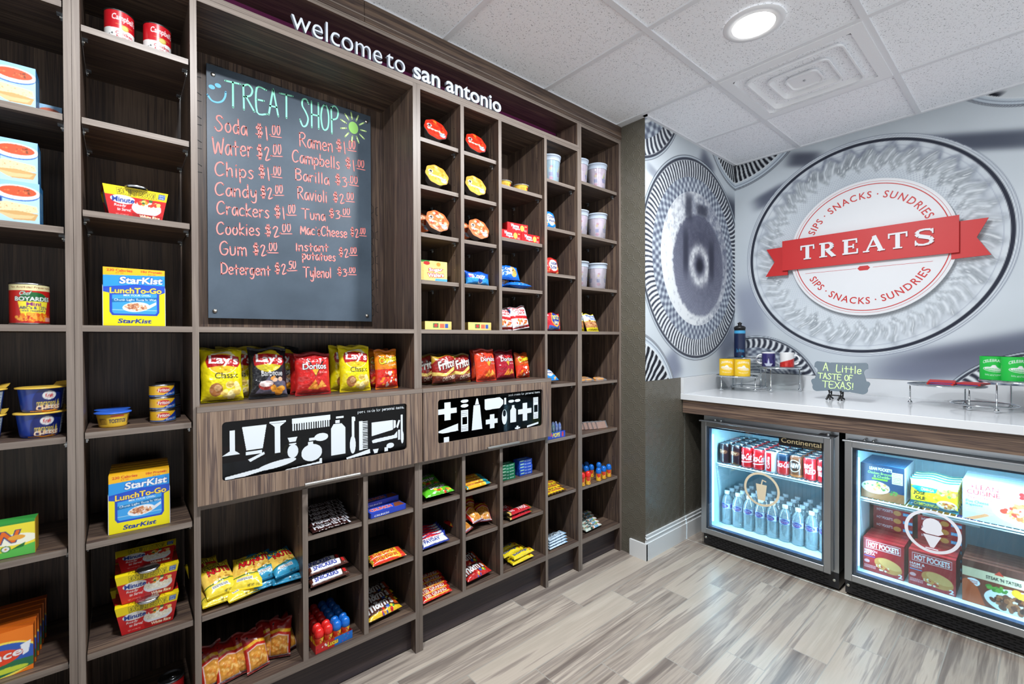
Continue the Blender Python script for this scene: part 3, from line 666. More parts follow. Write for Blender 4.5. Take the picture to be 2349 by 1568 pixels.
    m.tube([(xf, yb+k+.003, zs), (xf, ya-k-.003, zs)], .004, 'shelf_wire', 8); m.tube([(xf+.004, yb+k+.003, zs-.012), (xf+.004, ya-k-.003, zs-.012)], .003, 'shelf_wire', 8); m.tube([(x1-k-.012, yb+k+.003, zs-.003), (x1-k-.012, ya-k-.003, zs-.003)], .004, 'shelf_wire', 8); m.tube([(3.1, yb+k+.003, zs-.006), (3.1, ya-k-.003, zs-.006)], .003, 'shelf_wire', 6)
    y = yb+k+.012
    while y < ya-k-.005: m.tube([(xf, y, zs), (x1-k-.01, y, zs)], .0022, 'shelf_wire', 5); y += .0215
    fin(m, 'wire_shelf')
    # mark on the glass
    cy, cz = decal['c']; xg = xa+.0112; m = MB(); mat = decal['mat']; n = 64
    r0, r1 = .082, .0945
    V = [(xg, cy-r*math.cos(2*math.pi*i/n), cz+r*math.sin(2*math.pi*i/n)) for r in (r0, r1) for i in range(n)]
    m.add(V, [(i, (i+1) % n, n+(i+1) % n, n+i) for i in range(n)], mat)
    for pts in decal['polys']: m.add([(xg, cy-u, cz+v) for u, v in pts], [tuple(range(len(pts)))], mat)
    fin(m, 'door_mark', d)
    if 'text' in plate:
        cv = Cv(.21, .05, (12, 12, 13), .0009); cv.text(plate['text'], .06, .3, .95, .82, (214, 196, 150), .012); cv.text('REFRIGERATOR', .55, .08, .95, .2, (150, 136, 104), .0)
        p = PM(); yy = plate['y0']; o_ = (xg-.0006-off[0], yy-off[1], .713)
        p.face(cv, o_, (0, -.21, 0), (0, 0, .05), 'print_paper'); p.build('name_plate', d)
    return t
plain('mark_cream', (226, 212, 182), .6); plain('mark_white', (236, 238, 246), .6)
cup = [[(-.03, .028), (.028, .028), (.018, -.062), (-.02, -.062)], [(-.004, .028), (.003, .028), (.007, .05), (.024, .044), (.026, .050), (.003, .057)]]
arc_ = [(.032*math.cos(R(a)), .025+.035*math.sin(R(a))) for a in range(-20, 201, 20)]
cone = [arc_+[(-.038, .0), (-.02, -.012), (.02, -.012), (.038, .0)], [(-.03, -.016), (.03, -.016), (.006, -.07), (-.006, -.07)], [(-.022, -.078), (.02, -.078), (.02, -.073), (-.022, -.073)]]
cooler(-.293, 'glass-door cooler with soda cans and water bottles, nearer the corner', dict(shelf=.512, text='Continental', y0=-.737), dict(c=(-.648, .444), mat='mark_cream', polys=cup))
cooler(-1.030, 'glass-door freezer with boxed meals, ice cream mark on its door', dict(shelf=.488), dict(c=(-1.360, .432), mat='mark_white', polys=cone))
# ---------------- mural of pressed-glass plates ----------------
def vnoise(X, Y, sc, seed):
    rg = np.random.RandomState(seed); G = rg.rand(64, 64); x = X*sc; y = Y*sc
    i = np.floor(x).astype(int); j = np.floor(y).astype(int); fx = x-i; fy = y-j; fx = fx*fx*(3-2*fx); fy = fy*fy*(3-2*fy)
    g = lambda a, b: G[a % 64, b % 64]
    return (g(i, j)*(1-fx)+g(i+1, j)*fx)*(1-fy)+(g(i, j+1)*(1-fx)+g(i+1, j+1)*fx)*fy
def fbm(X, Y, sc, seed): return .55*vnoise(X, Y, sc, seed)+.3*vnoise(X, Y, sc*2.1, seed+1)+.15*vnoise(X, Y, sc*4.3, seed+2)
DK, MD, LT, WH = np.array([38, 42, 56.]), np.array([112, 120, 140.]), np.array([190, 202, 212.]), np.array([232, 238, 242.])
def mix(a, b, t): t = np.clip(t, 0, 1)[..., None]; return a*(1-t)+b*t
class Mural:
    def __init__(s, w, h, px, U0, V0):
        s.nx, s.ny = int(w/px), int(h/px); s.V, s.U = np.mgrid[0:s.ny, 0:s.nx]; s.U = U0+s.U*w/(s.nx-1); s.V = V0+s.V*h/(s.ny-1)
        s.a = np.zeros((s.ny, s.nx, 3))+np.array([206, 215, 222.]); s.a += (fbm(s.U, s.V, 2.2, 5)-.5)[..., None]*34
    def blur(s, cu, cv, ru, rv, c, k=.8, rot=0):
        a = R(rot); du, dv = s.U-cu, s.V-cv; p = du*math.cos(a)+dv*math.sin(a); q = -du*math.sin(a)+dv*math.cos(a)
        s.a = mix(s.a, np.array(c, float), k*np.exp(-((p/ru)**4+(q/rv)**4)))
    def polar(s, cu, cv, r): du, dv = s.U-cu, s.V-cv; return np.hypot(du, dv)/r, np.arctan2(dv, du)
    def ringc(s, rho, r0, r1, col, k=1.0, soft=.006):
        t = np.clip((rho-r0)/soft+.5, 0, 1)*np.clip((r1-rho)/soft+.5, 0, 1); s.a = mix(s.a, col, t*k)
    def pale(s, cu, cv, r):
        rho, th = s.polar(cu, cv, r); ins = rho < 1; n1 = fbm(s.U, s.V, 9, 11); n2 = fbm(s.U, s.V, 38, 17)
        base = mix(LT, WH, .35+.5*n1); s.a = np.where(ins[..., None], base, s.a)
        # fluted ring of swirled drops
        n3 = fbm(s.U, s.V, 17, 23); wob = .035*np.sin(th*36+3*n1)+.05*(n1-.5); rr = rho+wob
        band = np.clip((rr-.70)/.04, 0, 1)*np.clip((.90-rr)/.04, 0, 1)
        s1 = np.sin(th*72+2.2*np.sin(rho*30)+5*n3); s2 = np.sin(th*150+(rho-.8)*90+7*n1)
        v = 196+26*s1*(.3+n2)+16*s2*(.2+n3)-46*np.clip(n3-.45, 0, 1)*2-20*np.clip(np.sin(th), 0, 1)
        tone = np.stack([v, v+8, v+15], -1); s.a = mix(s.a, tone, band*.9*ins)
        s.a = mix(s.a, WH, np.clip(s1*s2-.25, 0, 1)*1.4*band*ins*(.3+n3))
        edge = np.exp(-((rr-.89)/.028)**2)*(.2+.8*np.clip(np.sin(th), 0, 1))*(n2+.2); s.a = mix(s.a, MD-10, edge*.75*ins)
        st = np.sin(th*170)*np.sin(rho*210); s.a = mix(s.a, MD+30, np.clip(st, 0, 1)*.55*((rho < .71) & (rho > .5))*(.4+.6*n1+.3*np.sin(th)))
        s.ringc(rho, .945, .972, DK, .95); s.ringc(rho, .985, .990, MD, .8); s.ringc(rho, 1.0, 1.006, MD, .7); s.ringc(rho, .905, .91, MD+40, .6)
    def dark(s, cu, cv, r, inner=True, n=120):
        rho, th = s.polar(cu, cv, r); ins = rho < 1; n1 = fbm(s.U, s.V, 8, 31); n2 = fbm(s.U, s.V, 42, 37)
        s.a = np.where(ins[..., None], mix(LT, WH, n1), s.a)
        rib = np.sin(th*n+2*np.sin(rho*16)); lit = .5+.5*np.cos(th-R(205))
        t = np.clip(.5+.75*rib+.5*(n2-.5)+.35*(lit-.5), 0, 1)
        s.a = mix(s.a, mix(DK, WH, t), ((rho > .80) & (rho < .955))*.92)
        bump = np.sin(th*n/2)*np.sin((rho-.70)*62); s.a = mix(s.a, mix(MD-22, LT+10, np.clip(.45+.6*bump+.7*(n2-.5), 0, 1)), ((rho > .66) & (rho <= .80))*.95)
        if inner:
            s.a = mix(s.a, mix(MD, WH, np.clip(.3+lit*.9+(n2-.5)*1.2, 0, 1)), (rho <= .66)*1.0)
            p = np.hypot((s.U-cu-.05*r)/1.0, (s.V-cv+.06*r))/r; ripple = np.sin(p*150+np.sin(th*90)*2)*.5+.5
            core = np.clip((.52-p+.05*(n2-.5))/.03, 0, 1); s.a = mix(s.a, mix(np.array([70, 73, 92.]), np.array([136, 142, 162.]), np.clip(p*1.1+.35*ripple*(n2)-.1+.25*np.sin(-th), 0, 1)), core*.93)
            s.a = mix(s.a, WH, np.exp(-((p-.16)/.055)**2)*.85*(.4+n2)); s.a = mix(s.a, DK, np.exp(-(p/.075)**4))
            for du, dv, ru, rv in ((-.16, .49, .07, .13), (.1, .5, .12, .06), (-.22, .06, .05, .22), (.3, .02, .06, .2)): s.blur(cu+du*r, cv+dv*r, ru*r, rv*r, (52, 56, 72), .85)
        else: s.a = mix(s.a, mix(MD, WH, np.clip(n2*1.3+.4*np.sin(rho*120), 0, 1)), (rho <= .66)*.95)
        s.ringc(rho, .955, .985, DK, .85); s.ringc(rho, .955, .96, WH, .8); s.ringc(rho, .985, 1.0, LT, .8); s.ringc(rho, 1.0, 1.006, DK, .8)
    def comb(s, cu, cv, r, n=110):
        rho, th = s.polar(cu, cv, r); s.a = np.where((rho < 1)[..., None], LT+15, s.a)
        t = np.clip(.3+1.6*np.sin(th*n)+.5*np.sin(th*n*3+rho*40), 0, 1); s.a = mix(s.a, mix(np.array([24, 26, 36.]), WH-12, t), (rho < .9)*.97)
        s.ringc(rho, .90, .915, WH, .9); s.ringc(rho, .94, .95, MD, .7); s.ringc(rho, .975, 1.0, DK, .7); s.ringc(rho, .985, .992, WH, .8)
def mural():
    w, h = 2.5, 1.5365; V0 = 1.046
    m = Mural(w, h, .0042, .167, V0)                 # u = -y on the back wall
    G = (88, 94, 112)
    m.blur(.42, 2.3, .12, .05, G, .9, 20); m.blur(1.40, 2.36, .42, .05, (70, 76, 92), .9, -14); m.blur(1.5, 1.22, .5, .08, (96, 102, 122), .9, 14); m.blur(1.35, 1.12, .3, .06, (120, 126, 146), .8, 10); m.blur(.28, 1.5, .1, .22, (140, 148, 168), .8, 10); m.blur(.62, 2.5, .1, .05, (60, 64, 80), .8, -15)
    m.comb(.13, 2.96, .56, 95); m.pale(.933, 1.855, .672); m.dark(.32, .90, .41, False, 60); m.comb(1.72, 2.93, .47, 9); m.dark(1.72, .76, .47, False, 70); m.dark(2.55, 1.6, .7)
    p = PM(); p.face((m.a*.93).clip(0, 255), (XB-.0012, -.167, V0), (0, -w, 0), (0, 0, h), 'print_wall'); o = p.build('mural_print', None, 1.0); struct(o)
    o.parent = [x for x in COL.objects if x.name == 'wall_back'][0]
    w = XB-XC; m = Mural(w, h, .0042, XC, V0)
    m.blur(3.06, 2.47, .1, .09, G, .9, -30); m.blur(2.42, 2.28, .09, .03, (150, 158, 172), .8, -20); m.blur(3.42, 2.22, .12, .12, (50, 54, 70), .9, 0); m.blur(3.36, 1.28, .16, .14, (120, 128, 148), .8, 30); m.blur(2.62, 1.12, .1, .1, (120, 128, 150), .8, 30)
    m.comb(3.503+.06, 2.96, .56, 95); m.dark(2.17, 2.9, .585, False, 70); m.dark(2.93, 1.825, .672); m.comb(2.15, .81, .538, 60)
    p = PM(); p.face((m.a*.93).clip(0, 255), (XC+.0005, YC-.0012, V0), (w-.001, 0, 0), (0, 0, h), 'print_wall'); o = p.build('mural_print', None, 1.0); struct(o)
    o.parent = [x for x in COL.objects if x.name == 'wall_corner'][0]
mural()
# ---------------- chalk handwriting ----------------
SG = {'T': (6, '0,8 6,8|3,8 3,0'), 'R': (5, '.5,8 .7,0|.3,7.6 2.5,8.4 4.2,7 3.4,5 .8,4.2|1.6,4.4 5,0'), 'E': (4.6, '4.4,8 .4,8 .5,0 4.6,0|.5,4.2 3.4,4.2'), 'A': (4.4, '.2,0 2,8 2.4,8 4.4,0|.8,3 3.8,3'), 'S': (5, '4.6,7 3.4,8.2 1.6,7.8 1.4,6 3,4.4 4.3,2.4 3.4,.3 1.6,-.2 .2,1.6'), 'H': (4.4, '.4,8 .5,0|4,8 4.1,0|.5,4 4,4'), 'O': (4.6, '2.6,8 1,7 .3,4 1,.8 2.4,0 4,1.2 4.4,4.4 3.6,7.2 2.4,8'), 'P': (4.4, '.5,7.8 .8,-.6|.3,7.4 2.4,8.3 4.3,7 3.6,4.6 .9,3.8'),
 'W': (6, '0,8 1.4,0 3,6 4.6,0 6,8'), 'C': (5, '4.6,6.8 3.4,8 1.4,7 .4,4 1,1 2.6,0 4.6,1.2'), 'K': (4.6, '.5,8 .6,0|4.4,7.8 .7,3.6 4.6,0'), 'G': (5, '4.4,7 3,8.1 1,6.6 .4,3.4 1.4,.4 3.4,0 4.6,1.6 4.6,3.4 2.8,3.4'), 'D': (5, '.5,8 .6,0|.2,8 3,7.4 4.8,4.6 3.8,1.2 .4,0'), 'B': (4.6, '.5,8 .6,0|.3,8 3.2,7.8 3.6,5.6 .8,4.4 3.6,4 4.2,1.6 2.6,0 .5,.1'), 'M': (5, '.3,0 .6,6.4 2.5,2 4.4,6.4 4.8,0'), 'I': (1.6, '.8,6.6 .8,0'), 'L': (3.8, '.5,8 .5,0 3.8,0'), 'X': (4.6, '.2,8 4.4,0|4.4,8 .2,0'), 'F': (4.2, '.5,0 .5,8 4.2,8|.5,4.4 3.2,4.4'),
 'a': (3.8, '3.2,4.6 1.6,5 .4,2.8 1,.3 2.4,.6 3.2,4.6|3.2,4.8 3.8,0'), 'b': (3.8, '.5,8.2 .6,0|.6,3.6 2.2,5 3.6,3 2.6,.2 .7,.6'), 'c': (3.4, '3.2,4.2 1.8,5 .4,3 1,.4 3.2,.5'), 'd': (3.9, '3.2,4.2 1.8,5 .4,2.8 1.2,.2 2.6,.6 3.2,3|3.2,8.2 3.5,0'), 'e': (3.6, '.6,2.6 3.2,3 2.6,4.9 1,4.6 .4,2 1.4,.1 3.4,.8'), 'g': (3.8, '3.2,4.4 1.6,5 .4,2.8 1.2,.4 2.8,1 3.2,4.6 3.2,-1 1.8,-2.8 .6,-2'), 'h': (3.8, '.5,8.2 .6,0|.7,3.4 2,5 3,4.2 3.3,0'), 'i': (1.6, '.8,5 .9,0|.8,6.8 .9,7.1'), 'k': (3.6, '.5,8 .6,0|3.2,5.2 .7,2.6 3.6,0'), 'l': (1.5, '.7,8.2 .8,0'), 'm': (5.6, '.4,5 .5,0|.5,3.4 1.6,5 2.6,4.4 2.8,0|2.8,3.4 4,5 5,4.2 5.3,0'), 'n': (3.8, '.4,5 .5,0|.5,3.2 2,5 3.1,4.2 3.4,0'), 'o': (3.8, '2.2,5 .8,4.2 .4,2.2 1.2,.2 2.6,.3 3.5,2.4 2.8,4.6 1.8,5'), 'p': (3.8, '.4,5 .6,-3|.6,3.8 2.2,5 3.6,3 2.6,.4 .7,.8'), 'r': (2.8, '.4,5 .6,0|.6,3 1.6,4.8 2.8,4.6'), 's': (3.2, '3,4.4 1.8,5 .8,4 1.8,2.8 2.9,1.4 2,0 .4,.6'), 't': (3.4, '1.5,7 1.7,0|.2,4.4 3.3,4.4'), 'u': (3.8, '.4,5 .8,.6 2.2,.1 3.2,1.4 3.3,5'), 'v': (3.4, '.3,5 1.7,0 3.2,5.2'), 'x': (3.4, '.3,5 3.2,0|3.2,5 .3,0'), 'y': (3.6, '.4,5 .8,1.4 2.2,1 3.2,4|3.3,5 3.3,-1.6 2,-3 .8,-2.2'),
 '0': (3.4, '1.9,5 .7,4.4 .4,2.4 1,.2 2.2,.2 3.1,2.2 2.6,4.6 1.5,5'), '1': (1.8, '.6,6.2 1.2,-2'), '2': (3.6, '.4,4.4 1.6,6 3,5 2.4,2.4 1.2,-1.6 3.8,-1'), '3': (3.4, '.4,5 2,5.6 3,4.4 1.6,3 3.2,1.6 2.8,-1.2 .6,-1.6'), '5': (3.2, '3.2,5 .9,5 .8,3 2.6,3 3,1 1.8,0 .4,.4'), '$': (3.8, '3.2,5.4 1.6,6.2 .6,5 3.2,2.6 2.6,.8 .4,1.4|1.5,7.6 1.7,-.8|2.4,7.6 2.6,-.8'), '.': (1.2, '.5,1.2 .7,1.4'), '&': (3, '2.8,4 .6,4.2 1.8,2.8 .6,1 2.6,.8|1.7,5.2 1.6,-.4'), "'": (1, '.4,6.6 .5,6.2'), '!': (1.4, '.7,8 .6,2.4|.6,.3 .7,.6'), ' ': (2.4, '')}
def strokes(t):
    out = []; x = 0
    for ch in t:
        wd, s = SG[ch]
        for pl in s.split('|'):
            if pl: out.append([(x+float(a), float(b)) for a, b in (q.split(',') for q in pl.split())])
        x += wd+.7
    return out, x-.7
def smooth(P, closed=False):
    if len(P) < 3: return P
    Q = []
    for i in range(len(P)-1):
        p0, p1, p2, p3 = P[max(i-1, 0)], P[i], P[i+1], P[min(i+2, len(P)-1)]
        for k in range(4):
            t = k/4; Q.append(tuple(.5*(2*b+(c-a)*t+(2*a-5*b+4*c-d)*t*t+(3*b-a-3*c+d)*t**3) for a, b, c, d in zip(p0, p1, p2, p3)))
    return Q+[P[-1]]
def ribbon(m, pts, wd, mat, F):
    # round-ended chalk stroke; F maps (u,v)->3D
    n = len(pts); L = []; Rr = []
    for i, (x, y) in enumerate(pts):
        a = pts[max(i-1, 0)]; b = pts[min(i+1, n-1)]; dx, dy = b[0]-a[0], b[1]-a[1]; l = math.hypot(dx, dy) or 1
        nx, ny = -dy/l*wd/2, dx/l*wd/2; L.append((x+nx, y+ny)); Rr.append((x-nx, y-ny))
    m.add([F(*p) for p in L]+[F(*p) for p in Rr], [(i+n, i+1+n, i+1, i) for i in range(n-1)], mat)
    for q in (0, -1):
        x, y = pts[q]; m.add([F(x+wd/2*math.cos(k*math.pi/4), y+wd/2*math.sin(k*math.pi/4)) for k in range(8)], [tuple(range(8))], mat)
def write(m, t, p0, p1, capw, wd, mat, F, tight=1.0):
    st, w_ = strokes(t); dx, dy = (p1[0]-p0[0])/w_, (p1[1]-p0[1])/w_; ky = capw/8.0
    for s in st:
        ribbon(m, smooth([(p0[0]+x*dx, p0[1]+x*dy+y*ky) for x, y in s]), wd, mat, F)
def chalkboard():
    x0, x1, z0, z1, y = .236, .848, 1.377, 2.29, .272
    t = thing('chalkboard', 'large slate chalkboard with a handwritten treat shop price list', 'chalkboard', (x0, y, z0))
    nx, nz = 100, 150; U, V = np.meshgrid(np.linspace(0, .612, nx), np.linspace(0, z1-z0, nz)); n = fbm(U, V, 7, 3)
    cols = mix(np.array([54, 66, 78.]), np.array([84, 98, 112.]), n*.9+.1*vnoise(U, V, 160, 9))
    p = PM(); W_, Hh = x1-x0, z1-z0; p.face(cols, (0, 0, 0), (W_, 0, 0), (0, 0, Hh))
    e = (30, 30, 32)
    for q in ([(0, .012, 0), (0, .012, Hh), (0, 0, Hh), (0, 0, 0)][::-1], [(W_, 0, 0), (W_, 0, Hh), (W_, .012, Hh), (W_, .012, 0)][::-1], [(0, 0, 0), (W_, 0, 0), (W_, .012, 0), (0, .012, 0)][::-1], [(0, 0, Hh), (W_, 0, Hh), (W_, .012, Hh), (0, .012, Hh)], [(W_, .012, 0), (0, .012, 0), (0, .012, Hh), (W_, .012, Hh)]): p.quad(q, e)
    b = p.build('board', t, 1.0)
    for u, v in ((.02, .025), (.59, .025), (.02, Hh-.035), (.592, Hh-.03)):
        m = MB(); m.lathe([(.008, 0), (.0075, -.003), (.004, -.0055), (0, -.006)], 'pin_metal', (u, -.0002, v), 12, axis='y', cap1=False); m.lathe([(.005, .012), (.005, .0213)], 'pin_metal', (u, 0, v), 8, axis='y'); m.build('screw', t)
    F = lambda u, v: (u-x0, -.0008, v-z0)
    m = MB(); mm = MB(); mb = MB(); ms = MB()
    for L in CHALK:
        s, a, b_, c = L[:4]
        if s in ('TREAT', 'SHOP'): write(mm, s, a, b_, c, .0062, 'chalk_mint', F)
        elif s[0] == '$':
            # big figures then small underlined cents
            st = s.split('.'); f = .52; mid = (a[0]+(b_[0]-a[0])*f, a[1]+(b_[1]-a[1])*f); write(m, st[0], a, mid, c, .0042, 'chalk_coral', F)
            q0 = (a[0]+(b_[0]-a[0])*.66, a[1]+(b_[1]-a[1])*.66+c*.22); q1 = (b_[0], b_[1]+c*.22); write(m, st[1], q0, q1, c*1.15, .0036, 'chalk_coral', F)
            ribbon(m, [(q0[0]-.004, q0[1]-.008), (q1[0]+.004, q1[1]-.009)], .0034, 'chalk_coral', F)
            xx = a[0]+(b_[0]-a[0])*.58; ribbon(m, [(xx, a[1]+c*.4), (xx+.002, a[1]+c*.42)], .005, 'chalk_coral', F)
        else: write(m, s, a, b_, c, .0044, 'chalk_coral', F)
    m.build('coral_writing', b); mm.build('mint_heading', b)
    for q in SMILE[:2]: mb.add([F(q[0]+.010*math.cos(k*.5236), q[1]+.008*math.sin(k*.5236)) for k in range(12)], [tuple(range(12))], 'chalk_blue')
    ribbon(mb, smooth(SMILE[2]), .006, 'chalk_blue', F); mb.build('smiling_face', b)
    cx, cz = SUN; ms.add([F(cx+.0215*math.cos(k*.349), cz+.026*math.sin(k*.349)) for k in range(18)], [tuple(range(18))], 'chalk_green')
    for k in range(11):
        a = R(100-k*33); ribbon(ms, [(cx+.033*math.cos(a), cz+.038*math.sin(a)), (cx+.056*math.cos(a), cz+.064*math.sin(a))], .006, 'chalk_lime', F)
    ms.build('sun_drawing', b)
    # thin black honeycomb outlines on the wood behind the board
    m = MB(); y = .2935; F2 = lambda u, v: (u, y-.0006, v); hx = []
    for i in range(9): hx.append([(.855, 1.40+i*.058+.0), (.868, 1.408+i*.058), (.868, 1.432+i*.058), (.853, 1.446+i*.058)])
    for i in range(5): hx.append([(.888, 1.42+i*.11), (.878, 1.424+i*.11), (.878, 1.452+i*.11), (.888, 1.458+i*.11)])
    for i in range(6):
        u = .25+i*.1; hx.append([(u, 2.272), (u-.012, 2.288), (u, 2.305), (u+.04, 2.302), (u+.05, 2.286), (u+.036, 2.274), (u, 2.272)])
    for i in range(5): z = 1.9+i*.085; hx.append([(.190, z), (.222, z+.001)]); hx.append([(.192, z+.04), (.222, z+.024)])
    t = thing('honeycomb_decal', 'thin black honeycomb outline pattern on the wood behind the chalkboard', 'wall decal', (0, 0, 0))
    for q in hx: m = MB(); ribbon(m, q, .0022, 'ink_black', F2); m.build('outline', t)
CHALK = [
   ('TREAT', (0.294, 2.155), (0.525, 2.177), 0.092) ,
   ('SHOP', (0.55, 2.163), (0.705, 2.175), 0.106) ,
   ('Soda', (0.259, 2.057), (0.363, 2.066), 0.053) ,
   ('$1.00', (0.39, 2.072), (0.478, 2.09), 0.05) ,
   ('Water', (0.253, 1.969), (0.379, 1.99), 0.06) ,
   ('$2.00', (0.394, 1.99), (0.481, 2.016), 0.053) ,
   ('Chips', (0.258, 1.893), (0.383, 1.908), 0.05) ,
   ('$1.00', (0.399, 1.92), (0.479, 1.933), 0.047) ,
   ('Candy', (0.258, 1.822), (0.393, 1.836), 0.047) ,
   ('$2.00', (0.406, 1.843), (0.485, 1.866), 0.044) ,
   ('Crackers', (0.263, 1.755), (0.436, 1.768), 0.047) ,
   ('$1.00', (0.453, 1.775), (0.531, 1.795), 0.047) ,
   ('Cookies', (0.262, 1.681), (0.403, 1.696), 0.044) ,
   ('$2.00', (0.42, 1.699), (0.514, 1.719), 0.043) ,
   ('Gum', (0.271, 1.609), (0.359, 1.613), 0.048) ,
   ('$2.00', (0.379, 1.623), (0.463, 1.637), 0.043) ,
   ('Detergent', (0.275, 1.538), (0.439, 1.546), 0.041) ,
   ('$2.50', (0.454, 1.557), (0.532, 1.575), 0.041) ,
   ('Ramen', (0.547, 2.077), (0.681, 2.087), 0.054) ,
   ('$1.00', (0.693, 2.098), (0.778, 2.115), 0.05) ,
   ('Campbells', (0.52, 2.008), (0.709, 2.022), 0.048) ,
   ('$1.00', (0.732, 2.037), (0.817, 2.044), 0.045) ,
   ('Barilla', (0.531, 1.939), (0.665, 1.946), 0.044) ,
   ('$3.00', (0.689, 1.957), (0.787, 1.967), 0.044) ,
   ('Ravioli', (0.539, 1.864), (0.656, 1.87), 0.047) ,
   ('$2.00', (0.68, 1.881), (0.769, 1.895), 0.041) ,
   ('Tuna', (0.555, 1.787), (0.648, 1.793), 0.04) ,
   ('$3.00', (0.663, 1.811), (0.752, 1.829), 0.037) ,
   ("Mac'&Cheese", (0.55, 1.724), (0.739, 1.735), 0.039) ,
   ('$2.00', (0.754, 1.747), (0.821, 1.755), 0.037) ,
   ('Instant', (0.531, 1.654), (0.66, 1.666), 0.035) ,
   ('potatoes', (0.556, 1.623), (0.689, 1.629), 0.034) ,
   ('$2.00', (0.703, 1.653), (0.78, 1.665), 0.037) ,
   ('Tylenol', (0.559, 1.55), (0.671, 1.557), 0.041) ,
   ('$3.00', (0.696, 1.572), (0.775, 1.581), 0.033) ,
]
SMILE = [(0.252, 2.209), (0.271, 2.221), [(0.239, 2.177), (0.251, 2.161), (0.268, 2.159), (0.284, 2.169), (0.293, 2.188), (0.295, 2.206)]]
SUN = (0.77, 2.216)
chalkboard()
# ---------------- product kinds ----------------
KIND = {}; PROT = {}
WHT, BLK, RED, YEL, BLU = (240, 240, 240), (24, 24, 26), (204, 30, 36), (244, 210, 20), (30, 60, 150)
def put(kind, label, cat, loc, rot=(0, 0, 0), group=None):
    fn, args = KIND[kind]
    if kind in PROT: o = copy_tree(PROT[kind]); o.name = PROT[kind].name.split('.')[0]
    else: o = fn(*args); PROT[kind] = o
    o.location = loc; o.rotation_euler = tuple(R(a) for a in rot); settle(o, loc[2]); return tag(o, label, cat, group)
LEVELS = (.171, .402, .439, .443, .458, .461, .602, .743, .745, .754, .763, 1.041, 1.046, 1.047, 1.054, 1.093, 1.338, 1.545, 1.592, 1.598, 1.644, 1.65, 1.744, 1.788, 1.886, 1.889, 1.897, 1.945, 2.041, 2.138, 2.143, 2.147, 2.185)
def settle(o, z):
    """lift soft goods so that their lowest point rests on the board under them"""
    lv = [q for q in LEVELS if q <= z+.004]
    if o.type != 'MESH' or not lv: return
    M = o.rotation_euler.to_matrix(); me = o.data; v = np.empty(len(me.vertices)*3); me.vertices.foreach_get('co', v)
    lo = (v.reshape(-1, 3)@np.array(M)[2]).min()+z
    if lo < lv[-1]+.0012: o.location.z += lv[-1]+.0012-lo
def root(name):
    o = D.objects.new(name, None); COL.objects.link(o); o.empty_display_size = .02; return o
def side_quads(p, w, d, h, side, top, mat, x0=None):
    x = w/2; a, b = np.array(side, float), np.array(top, float)
    p.quad([(x, 0, 0), (x, d, 0), (x, d, h), (x, 0, h)], a, mat); p.quad([(-x, d, 0), (-x, 0, 0), (-x, 0, h), (-x, d, h)], a, mat)
    p.quad([(-x, d, h), (-x, 0, h), (x, 0, h), (x, d, h)][::1], b, mat); p.quad([(x, d, 0), (-x, d, 0), (-x, d, h), (x, d, h)], a, mat); p.quad([(-x, 0, 0), (-x, d, 0), (x, d, 0), (x, 0, 0)], a, mat)
def carton(name, w, d, h, cvf, side, top, topcv=None, sidecv=None, mat='print_paper', part='carton', extra=None):
    """box standing on its base, printed front at y=0 facing -y"""
    o = root(name); p = PM(); cv = cvf() if callable(cvf) else cvf
    p.face(cv, (-w/2, 0, 0), (w, 0, 0), (0, 0, h), mat)
    x = w/2; s = np.array(side, float); t = np.array(top, float)
    if topcv is not None: p.face(topcv(), (-x, 0, h), (w, 0, 0), (0, d, 0), mat)
    else: p.quad([(-x, 0, h), (x, 0, h), (x, d, h), (-x, d, h)], t, mat)
    if sidecv is not None: p.face(sidecv(), (x, 0, 0), (0, d, 0), (0, 0, h), mat)
    else: p.quad([(x, 0, 0), (x, d, 0), (x, d, h), (x, 0, h)], s, mat)
    p.quad([(-x, d, 0), (-x, 0, 0), (-x, 0, h), (-x, d, h)], s*.97, mat); p.quad([(x, d, 0), (-x, d, 0), (-x, d, h), (x, d, h)], s, mat); p.quad([(-x, d, 0), (x, d, 0), (x, 0, 0), (-x, 0, 0)], s, mat)
    p.build(part, o)
    if extra: extra(o, w, d, h)
    return o
def wrapc(p, prof, cv, mat, n=None, span=360, base=None):
    """revolved label; canvas x runs round the body, its middle faces -y"""
    g = cv.grid() if isinstance(cv, Cv) else cv; ny, nx = g.shape[:2]
    rr = np.array(prof, float); t = np.linspace(0, 1, ny); r = np.interp(t, np.linspace(0, 1, len(rr)), rr[:, 0]); z = np.interp(t, np.linspace(0, 1, len(rr)), rr[:, 1])
    a = -np.pi/2+(np.linspace(-.5, .5, nx))*np.radians(span)
    V = np.stack([r[:, None]*np.cos(a), r[:, None]*np.sin(a), np.repeat(z[:, None], nx, 1)], -1)
    return p.add(V, grid_faces(ny, nx), g, mat, True)
def disc_print(p, cv, r, z, mat, nr=14, nt=48, shape=None, dome=0):
    g = cv.grid(); ny, nx = g.shape[:2]; V = []; C = []
    for i in range(nr):
        q = i/(nr-1)
        for j in range(nt):
            a = 2*math.pi*j/nt; k = shape(a) if shape else 1; x, y = q*k*math.cos(a), q*k*math.sin(a)
            V.append((x*r, y*r, z+dome*(1-q*q))); C.append(g[min(ny-1, max(0, int((y*.5+.5)*ny))), min(nx-1, max(0, int((x*.5+.5)*nx)))])
    return p.add(V, grid_faces(nr, nt, wrap=True), C, mat, True)
